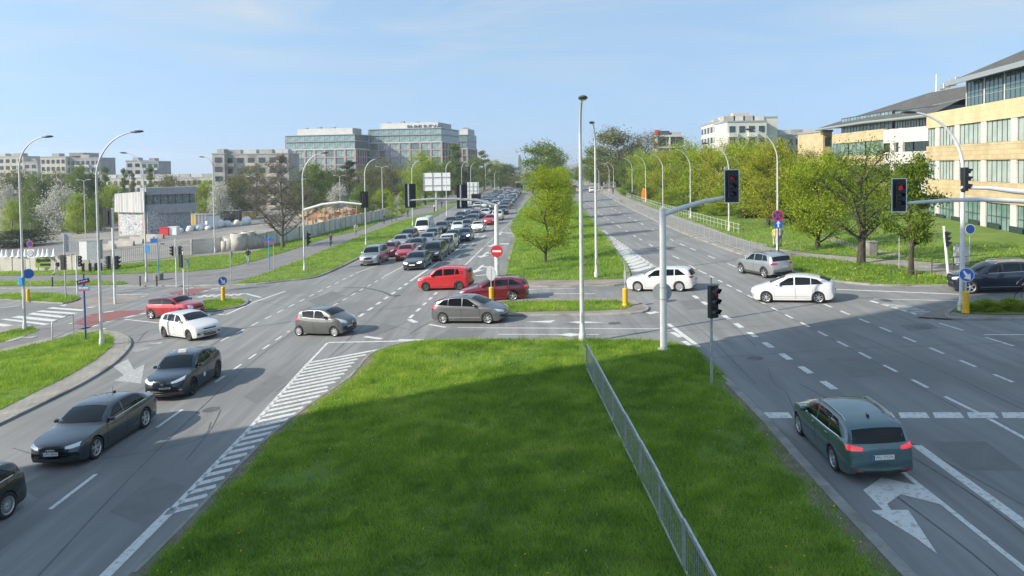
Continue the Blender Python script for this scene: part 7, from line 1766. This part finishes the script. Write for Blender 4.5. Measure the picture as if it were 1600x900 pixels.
for s_ in range(4):
    mb = MB(); rs = random.Random(s_); prof = [(0,0),(.5,.0),(.58,.3),(.55,.7),(.42,.95),(.15,1.05),(0,1.0)]; n = 10; vs = []
    for r,z_ in prof:
        for j in range(n): a = 2*math.pi*j/n; rr = r*(1+rs.uniform(-.18,.18)); vs.append((rr*math.cos(a),rr*math.sin(a),z_*(1+rs.uniform(-.08,.08))))
    mb.add(vs,[(i*n+j,i*n+(j+1)%n,(i+1)*n+(j+1)%n,(i+1)*n+j) for i in range(len(prof)-1) for j in range(n)],0,True); bag_me.append(mb.mesh('bulk_bag', M['white']))
k_ = 0
for px,py,sz in ((282,364,1.6),(288,363,1.5),(294,362,1.7),(300,361,1.6),(306,361,1.8),(311,360,1.7),(318,359,1.8),(324,358,1.9),(331,358,1.7),(338,356,2.0),(344,355,2.0),(350,354,1.7),(357,353,1.8),(365,352,1.7),(380,352,2.2),(296,357,1.4),(318,353,1.5)):
    o = tag(link('bulk_bag', bag_me[k_%4], None, P(px,py,ZK), (0,0,k_*1.3)), f'{["first","second","third","fourth","fifth","sixth","seventh","eighth","ninth","tenth","eleventh","twelfth","thirteenth","fourteenth","fifteenth","sixteenth","seventeenth"][k_]} white bulk bag along the yard track, counted from the red crate', 'bulk bag', 'white bulk bags'); q_ = sz*random.uniform(.5,.85); o.scale = (q_,q_,q_*random.uniform(.7,1.0)); o.location.y += random.uniform(-2,4); k_ += 1
for i,(px,py,mt,lb) in enumerate(((259,368,'sign_red','red plastic crate left of the bulk bags'),(272,367,'white','white crate between the red crate and the bags'))):
    c = yard_item('crate',px,py,lb,'crate','yard crates'); MB().bev((0,0,.75),(1.7,1.3,1.4),.08).build('crate_body', M[mt], c); MB().bev((0,0,1.5),(1.8,1.4,.1),.08).build('crate_rim', M[mt], c)
c = yard_item('portable_toilet',334,356,'white portable cabin among the bulk bags','cabin'); MB().bev((0,0,1.3),(2.0,1.6,2.6),.1).build('cabin_shell', M['white'], c); MB().bev((0,0,2.65),(2.1,1.7,.15),.15).build('cabin_roof', M['render_grey'], c)
M['ring'] = noisy('concrete_ring',(0.40,0.38,0.34),(0.52,0.50,0.46),1.5,.9)
for i,(px,py,r,h) in enumerate(((350,395,.75,1.7),(364,394,1.05,2.2),(379,392,.9,2.3),(389,391,.65,1.6),(341,396,.45,1.4),(397,390,.6,1.5))):
    o = MB().lathe([(r*.82,0),(r,0),(r,h),(r*.84,h),(r*.82,.2)],18).build('concrete_ring', M['ring'], None, P(px,py,ZK)+Vector((0,2.2,0))); tag(o, ['slim concrete ring left of the tallest stack','wide concrete ring in the middle of the stack','tall concrete ring right of the widest','small concrete ring at the right of the stack','smallest concrete ring by the lamp post','low concrete ring at the right end'][i], 'concrete ring','concrete rings')
tim = [pbr('timber_%d'%i,c,.9) for i,c in enumerate(((0.50,0.40,0.26),(0.38,0.26,0.13),(0.56,0.50,0.40),(0.42,0.18,0.08)))]
for i,(px,py,w,h) in enumerate(((487,352,3.2,1.6),(500,349,3.4,2.0),(512,346,3.0,2.2),(524,343,3.2,2.4),(536,341,3.0,2.2),(548,338,2.8,2.2),(505,340,4,2.6),(530,333,5,2.6),(480,343,3,2.4))):
    c = yard_item('timber_stack',px,py,['leftmost timber stack behind the concrete fence','second timber stack from the left behind the fence','third timber stack from the left behind the fence','fourth timber stack from the left behind the fence','fifth timber stack from the left behind the fence','rightmost timber stack behind the concrete fence','back row timber stack on the left','back row timber stack on the right','pale timber stack behind the lamp post'][i],'timber stack','timber stacks')
    for k in range(9):
        hh_ = random.uniform(.35,.8); MB().box((random.uniform(-w*.35,w*.35),-.9+.22*k,random.uniform(.2,h-.3)),(w*random.uniform(.35,.8),.3,hh_),random.uniform(-.25,.25),0,Matrix.Rotation(random.uniform(-.3,.3),3,'Z')@Matrix.Rotation(random.uniform(-.25,.25),3,'Y')).build('board_bundle', tim[(i*2+k)%4], c)
    for k in range(4): x_=-w/2+w*k/3; MB().box((x_,-1.1,h*.5),(.1,.1,h)).build('rack_post', tim[(k+1)%4], c)
# barrier slabs along the yard track
for i,(px,py) in enumerate(((190,385),(205,381.5),(222,378),(238,374),(160,390))):
    o = MB().prism([(-.4,0),(.4,0),(.15,.9),(-.15,.9)],-2.2,2.2).build('barrier_block', M['concrete_wall'], None, P(px,py,ZK)+Vector((0,0,.0)), (rad(90),0,rad(90+14))); o.rotation_euler = (rad(90),0,rad(80)); tag(o, ['first','second','third','fourth','farthest left'][i]+' grey concrete barrier block on the yard track', 'barrier','barrier blocks')
# billboard seen from behind, totem sign and panels
b = P(684,318,ZK); d_ = 165; c0 = Vector((DP(683,300,d_).x,d_,T(DP(683,300,d_).x))); bb = empty('billboard', c0, 0, 'large white billboard seen from behind on one post', 'billboard')
zb, zt = DP(683,298,d_).z-c0.z, DP(683,270,d_).z-c0.z; wv = (DP(700,284,d_)-DP(658,284,d_)).x
MB().box((0,0,(zb+zt)/2),(wv,.25,zt-zb)).build('board', M['white'], bb); MB().tube([(-.2,.3,0),(-.2,.3,zt)],.22,8).build('post', M['galv'], bb)
for i in range(4): MB().box((-wv/2+wv*i/3,-.18,(zb+zt)/2),(.12,.1,zt-zb)).build('back_brace', M['galv_dull'], bb)
for i in range(2): MB().box((0,-.2,zb+(zt-zb)*(.3+.45*i)),(wv,.1,.14)).build('back_rail', M['galv_dull'], bb)
d_ = 190; x_ = DP(739,300,d_).x; c0 = Vector((x_,d_,T(x_))); bb = empty('site_tower', c0, 0, 'white gridded scaffold box beside the lorry', 'site box'); zt = DP(739,285,d_).z-c0.z
MB().bbox((-1.4,0,0),(1.4,2,zt)).build('shell', M['white'], bb)
for i in range(4): MB().box((0,-.06,zt*(i+1)/5),(2.8,.08,.12)).build('grid_bar', M['galv_dull'], bb)
for i in range(3): MB().box((-1+i,-.08,zt/2),(.1,.06,zt)).build('grid_bar', M['galv_dull'], bb)
d_ = 240; x_ = DP(985,300,d_).x; c0 = Vector((x_,d_,T(x_))); tt = empty('advertising_totem', c0, 0, 'tall white advertising panel among the right trees', 'sign'); zt = DP(985,256,d_).z-c0.z
MB().box((0,0,zt*.62),(3.4,.5,zt*.76)).build('panel', M['white'], tt); MB().box((0,0,zt*.13),(.8,.4,zt*.28)).build('post', M['galv_dull'], tt)
for i in range(2): MB().box((0,-.1,zt+.9+i*1.3),(3.2-.5*i,.4,.7)).build('top_letters', M['white'], tt)
b = P(1006,316,ZK); db = empty('warning_board', b, 0, 'orange warning board by the right railing', 'sign'); MB().prism([(-.6,0),(.6,0),(.45,1.9),(-.2,2.1)],-.03,.03).build('board', M['orange'], db, (0,0,.6), (rad(90),0,0)); MB().tube([(0,0,0),(0,0,1.2)],.05,6).build('post', M['galv'], db)
d_ = 330; x_ = DP(938,300,d_).x; c0 = Vector((x_,d_,T(x_))); db = empty('direction_sign', c0, 0, 'far blue direction board over the right pavement', 'sign'); zt = DP(938,287,d_).z-c0.z; MB().box((0,0,zt-1.2),(5,.1,2.2)).build('board', M['sign_blue'], db); MB().tube([(0,0.1,0),(0,.1,zt)],.12,6).build('post', M['galv'], db)

# ================================================================= people
def person_mesh(pose, top, legs, hairc=(0.03,0.02,0.015), name='person'):
    J = {'stand':dict(kl=(.10,-.02,.47),al=(.11,.06,.06),kr=(-.10,.02,.47),ar=(-.11,-.05,.06),el=(.23,.02,1.10),hl=(.22,-.08,.86),er=(-.23,.02,1.10),hr=(-.22,-.08,.86)),
         'walk':dict(kl=(.09,-.18,.50),al=(.09,-.32,.08),kr=(-.09,.05,.48),ar=(-.09,.36,.14),el=(.22,.12,1.12),hl=(.20,-.02,.92),er=(-.22,-.08,1.10),hr=(-.20,-.26,.95)),
         'ride':dict(kl=(.10,-.30,.88),al=(.10,-.18,.42),kr=(-.10,-.26,.62),ar=(-.10,-.10,.20),el=(.24,-.38,1.18),hl=(.22,-.58,1.05),er=(-.24,-.38,1.18),hr=(-.22,-.58,1.05))}[pose]
    ride = pose == 'ride'; dy = -.22 if ride else 0; pel = Vector((0,0.0,.95)); ch = Vector((0,dy*.7,1.30)); nk = Vector((0,dy,1.50)); hd = Vector((0,dy*1.2-.02,1.60)); tp = Vector((0,dy*1.2-.02,1.74))
    V = [pel, pel.lerp(ch,.5), ch, nk, hd, tp]; R = [(.15,.115),(.135,.10),(.165,.11),(.055,.055),(.085,.10),(.06,.07)]; E = [(0,1),(1,2),(2,3),(3,4),(4,5)]
    for s,k,a in ((1,J['kl'],J['al']),(-1,J['kr'],J['ar'])):
        i = len(V); a = Vector(a); V += [Vector((s*.09,0,.88)),Vector(k),a,a+Vector((0,-.15,-.03))]; R += [(.095,.095),(.062,.062),(.045,.045),(.04,.035)]; E += [(0,i),(i,i+1),(i+1,i+2),(i+2,i+3)]
    for s,e,h in ((1,J['el'],J['hl']),(-1,J['er'],J['hr'])):
        i = len(V); V += [Vector((s*.19,ch.y,1.41)),Vector(e),Vector(h),Vector(h)+Vector((0,-.03,-.09))]; R += [(.06,.06),(.045,.045),(.033,.033),(.035,.02)]; E += [(2,i),(i,i+1),(i+1,i+2),(i+2,i+3)]
    me = bpy.data.meshes.new('skeleton'); me.from_pydata([tuple(v) for v in V],E,[]); ob = bpy.data.objects.new('skeleton',me); COL.objects.link(ob)
    md = ob.modifiers.new('skin','SKIN'); 
    for i,r in enumerate(R): me.skin_vertices[0].data[i].radius = r
    me.skin_vertices[0].data[0].use_root = True
    sb = ob.modifiers.new('sub','SUBSURF'); sb.levels = 1; sb.render_levels = 1
    dg = bpy.context.evaluated_depsgraph_get(); dg.update(); out = bpy.data.meshes.new_from_object(ob.evaluated_get(dg)); bpy.data.objects.remove(ob, do_unlink=True)
    out.name = name; out.materials.clear()
    for m in (pbr('shirt_'+name,top,.8), pbr('trousers_'+name,legs,.8), M['skin'], pbr('hair_'+name,hairc,.8), M['black']): out.materials.append(m)
    for p in out.polygons:
        c = p.center; p.use_smooth = True
        hand = min((c-Vector(J['hl'])).length,(c-Vector(J['hr'])).length) < .10
        foot = min((c-(Vector(J['al'])+Vector((0,-.08,-.02)))).length,(c-(Vector(J['ar'])+Vector((0,-.08,-.02)))).length) < .12
        if c.z > 1.68 or (c.z > 1.54 and c.y > hd.y+.03): p.material_index = 3
        elif c.z > 1.49 or hand: p.material_index = 2
        elif foot: p.material_index = 4
        elif c.z > .96 or (abs(c.x) > .17 and c.z > .75): p.material_index = 0
        else: p.material_index = 1
    return out
def person(px,py,pose,top,legs,face,label,z=ZK,hairc=(0.03,0.02,0.015),sc=1.0):
    me = person_mesh(pose,top,legs,hairc); o = link('person', me, None, P(px,py,z), (0,0,rad(face))); o.scale = (sc,sc,sc)
    return tag(o,label,'person','people on the pavements')
def bicycle(px,py,face,label,z=ZK,loc=None):
    b = loc if loc is not None else P(px,py,z); rt = empty('bicycle', b, rad(face), label, 'bicycle','bicycles'); R90 = Matrix.Rotation(rad(90),3,'Y')
    for y in (.52,-.52):
        w = MB(); pts = [(0,.33*math.cos(2*math.pi*k/20),.33*math.sin(2*math.pi*k/20)) for k in range(21)]; w.tube(pts,.018,6,caps=False); wo = w.build('wheel', M['tyre'], rt, (0,y,.345))
        sp = MB(); 
        for k in range(8): a = math.pi*k/8; sp.tube([(0,.32*math.cos(a),.32*math.sin(a)),(0,-.32*math.cos(a),-.32*math.sin(a))],.003,3,caps=False)
        so = sp.build('spokes', M['chrome'], wo); so['kind'] = 'stuff'
    f = MB(); f.tube([(0,.52,.345),(0,.05,.30),(0,-.38,.80),(0,.15,.82),(0,.52,.345)],.018,6); f.build('frame', M['pole_dark'], rt)
    MB().tube([(0,.05,.30),(0,.18,.92)],.016,6).build('seat_tube', M['pole_dark'], rt); MB().tube([(0,-.52,.345),(0,-.38,.85),(0,-.36,1.0)],.016,6).build('fork', M['pole_dark'], rt)
    MB().tube([(-.28,-.40,1.02),(0,-.36,1.0),(.28,-.40,1.02)],.014,6).build('handlebar', M['pole_dark'], rt); MB().bev((0,.20,.94),(.14,.26,.06),.04).build('saddle', M['black'], rt); return rt
person(88,431,'walk',(0.62,0.62,0.60),(0.55,0.55,0.53),90,'person in pale clothes with a dark backpack walking by the left fence'); b = P(88,431,ZK); tag(MB().bev((0,0,0),(.22,.34,.45),.06).build('backpack', M['black'], None, b+Vector((.22,0,1.22))),'dark backpack on the pale walker by the left fence','backpack')
person(388,413,'walk',(0.02,0.025,0.04),(0.30,0.42,0.48),0,'person in dark top and pale jeans walking on the left path')
for px,py,tc,lc,lb in ((517,386,(0.12,0.12,0.12),(0.10,0.10,0.11),'nearest cyclist with pale helmet on the left path'),(556,367,(0.5,0.5,0.48),(0.4,0.33,0.28),'second cyclist, pale shirt, on the left path'),(679,331,(0.7,0.7,0.68),(0.03,0.03,0.035),'far rider in white top on the left path')):
    person(px,py,'ride',tc,lc,12,lb); bicycle(px,py,12,'bicycle under the '+lb)
person(619,345,'walk',(0.7,0.7,0.68),(0.30,0.27,0.24),180,'person in white shirt walking away by the young trees'); person(637,340,'stand',(0.05,0.07,0.12),(0.06,0.07,0.09),0,'person in dark blue beside the young trees')
person(600,350,'stand',(0.04,0.05,0.08),(0.05,0.05,0.06),0,'dark clothed person near the concrete fence end'); person(690,325,'walk',(0.06,0.07,0.08),(0.05,0.06,0.1),0,'far dark clothed walker right of the white rider')
person(1211,385,'stand',(0.62,0.55,0.15),(0.5,0.5,0.5),0,'person in a yellow top behind the right sign post'); person(1219,385,'stand',(0.35,0.36,0.42),(0.12,0.13,0.2),10,'person in grey beside the yellow top behind the sign post')
person(988,312,'walk',(0.015,0.015,0.018),(0.02,0.02,0.022),0,'person in black on the right pavement'); person(993,313,'walk',(0.02,0.02,0.024),(0.02,0.02,0.022),0,'second person in black on the right pavement')
person(941,302,'stand',(0.5,0.4,0.33),(0.3,0.25,0.2),0,'far person in beige at the right kerb'); person(958,303,'stand',(0.03,0.03,0.04),(0.02,0.02,0.03),0,'far dark figure by the right lamp row')
bicycle(1612,476,-90,'bicycle wheel entering at the right edge',0.0); person(1612,476,'ride',(0.1,0.1,0.12),(0.05,0.05,0.06),-90,'cyclist just beyond the right edge',0.0)

# ================================================================= haze
hz_m = bpy.data.materials.new('haze'); hz_m.use_nodes = True; hn = hz_m.node_tree.nodes; hn.clear()
ho_ = hn.new('ShaderNodeOutputMaterial'); hv_ = hn.new('ShaderNodeVolumePrincipled'); hv_.inputs['Color'].default_value = (0.86,0.92,1.0,1); hv_.inputs['Density'].default_value = 0.00038; hv_.inputs['Anisotropy'].default_value = 0.2
hz_m.node_tree.links.new(hv_.outputs[0], ho_.inputs['Volume'])
tag(MB().bbox((-1220,-320,-69),(1220,4020,70)).build('haze', hz_m), 'thin pale spring haze over the whole junction', 'haze', kind='stuff')
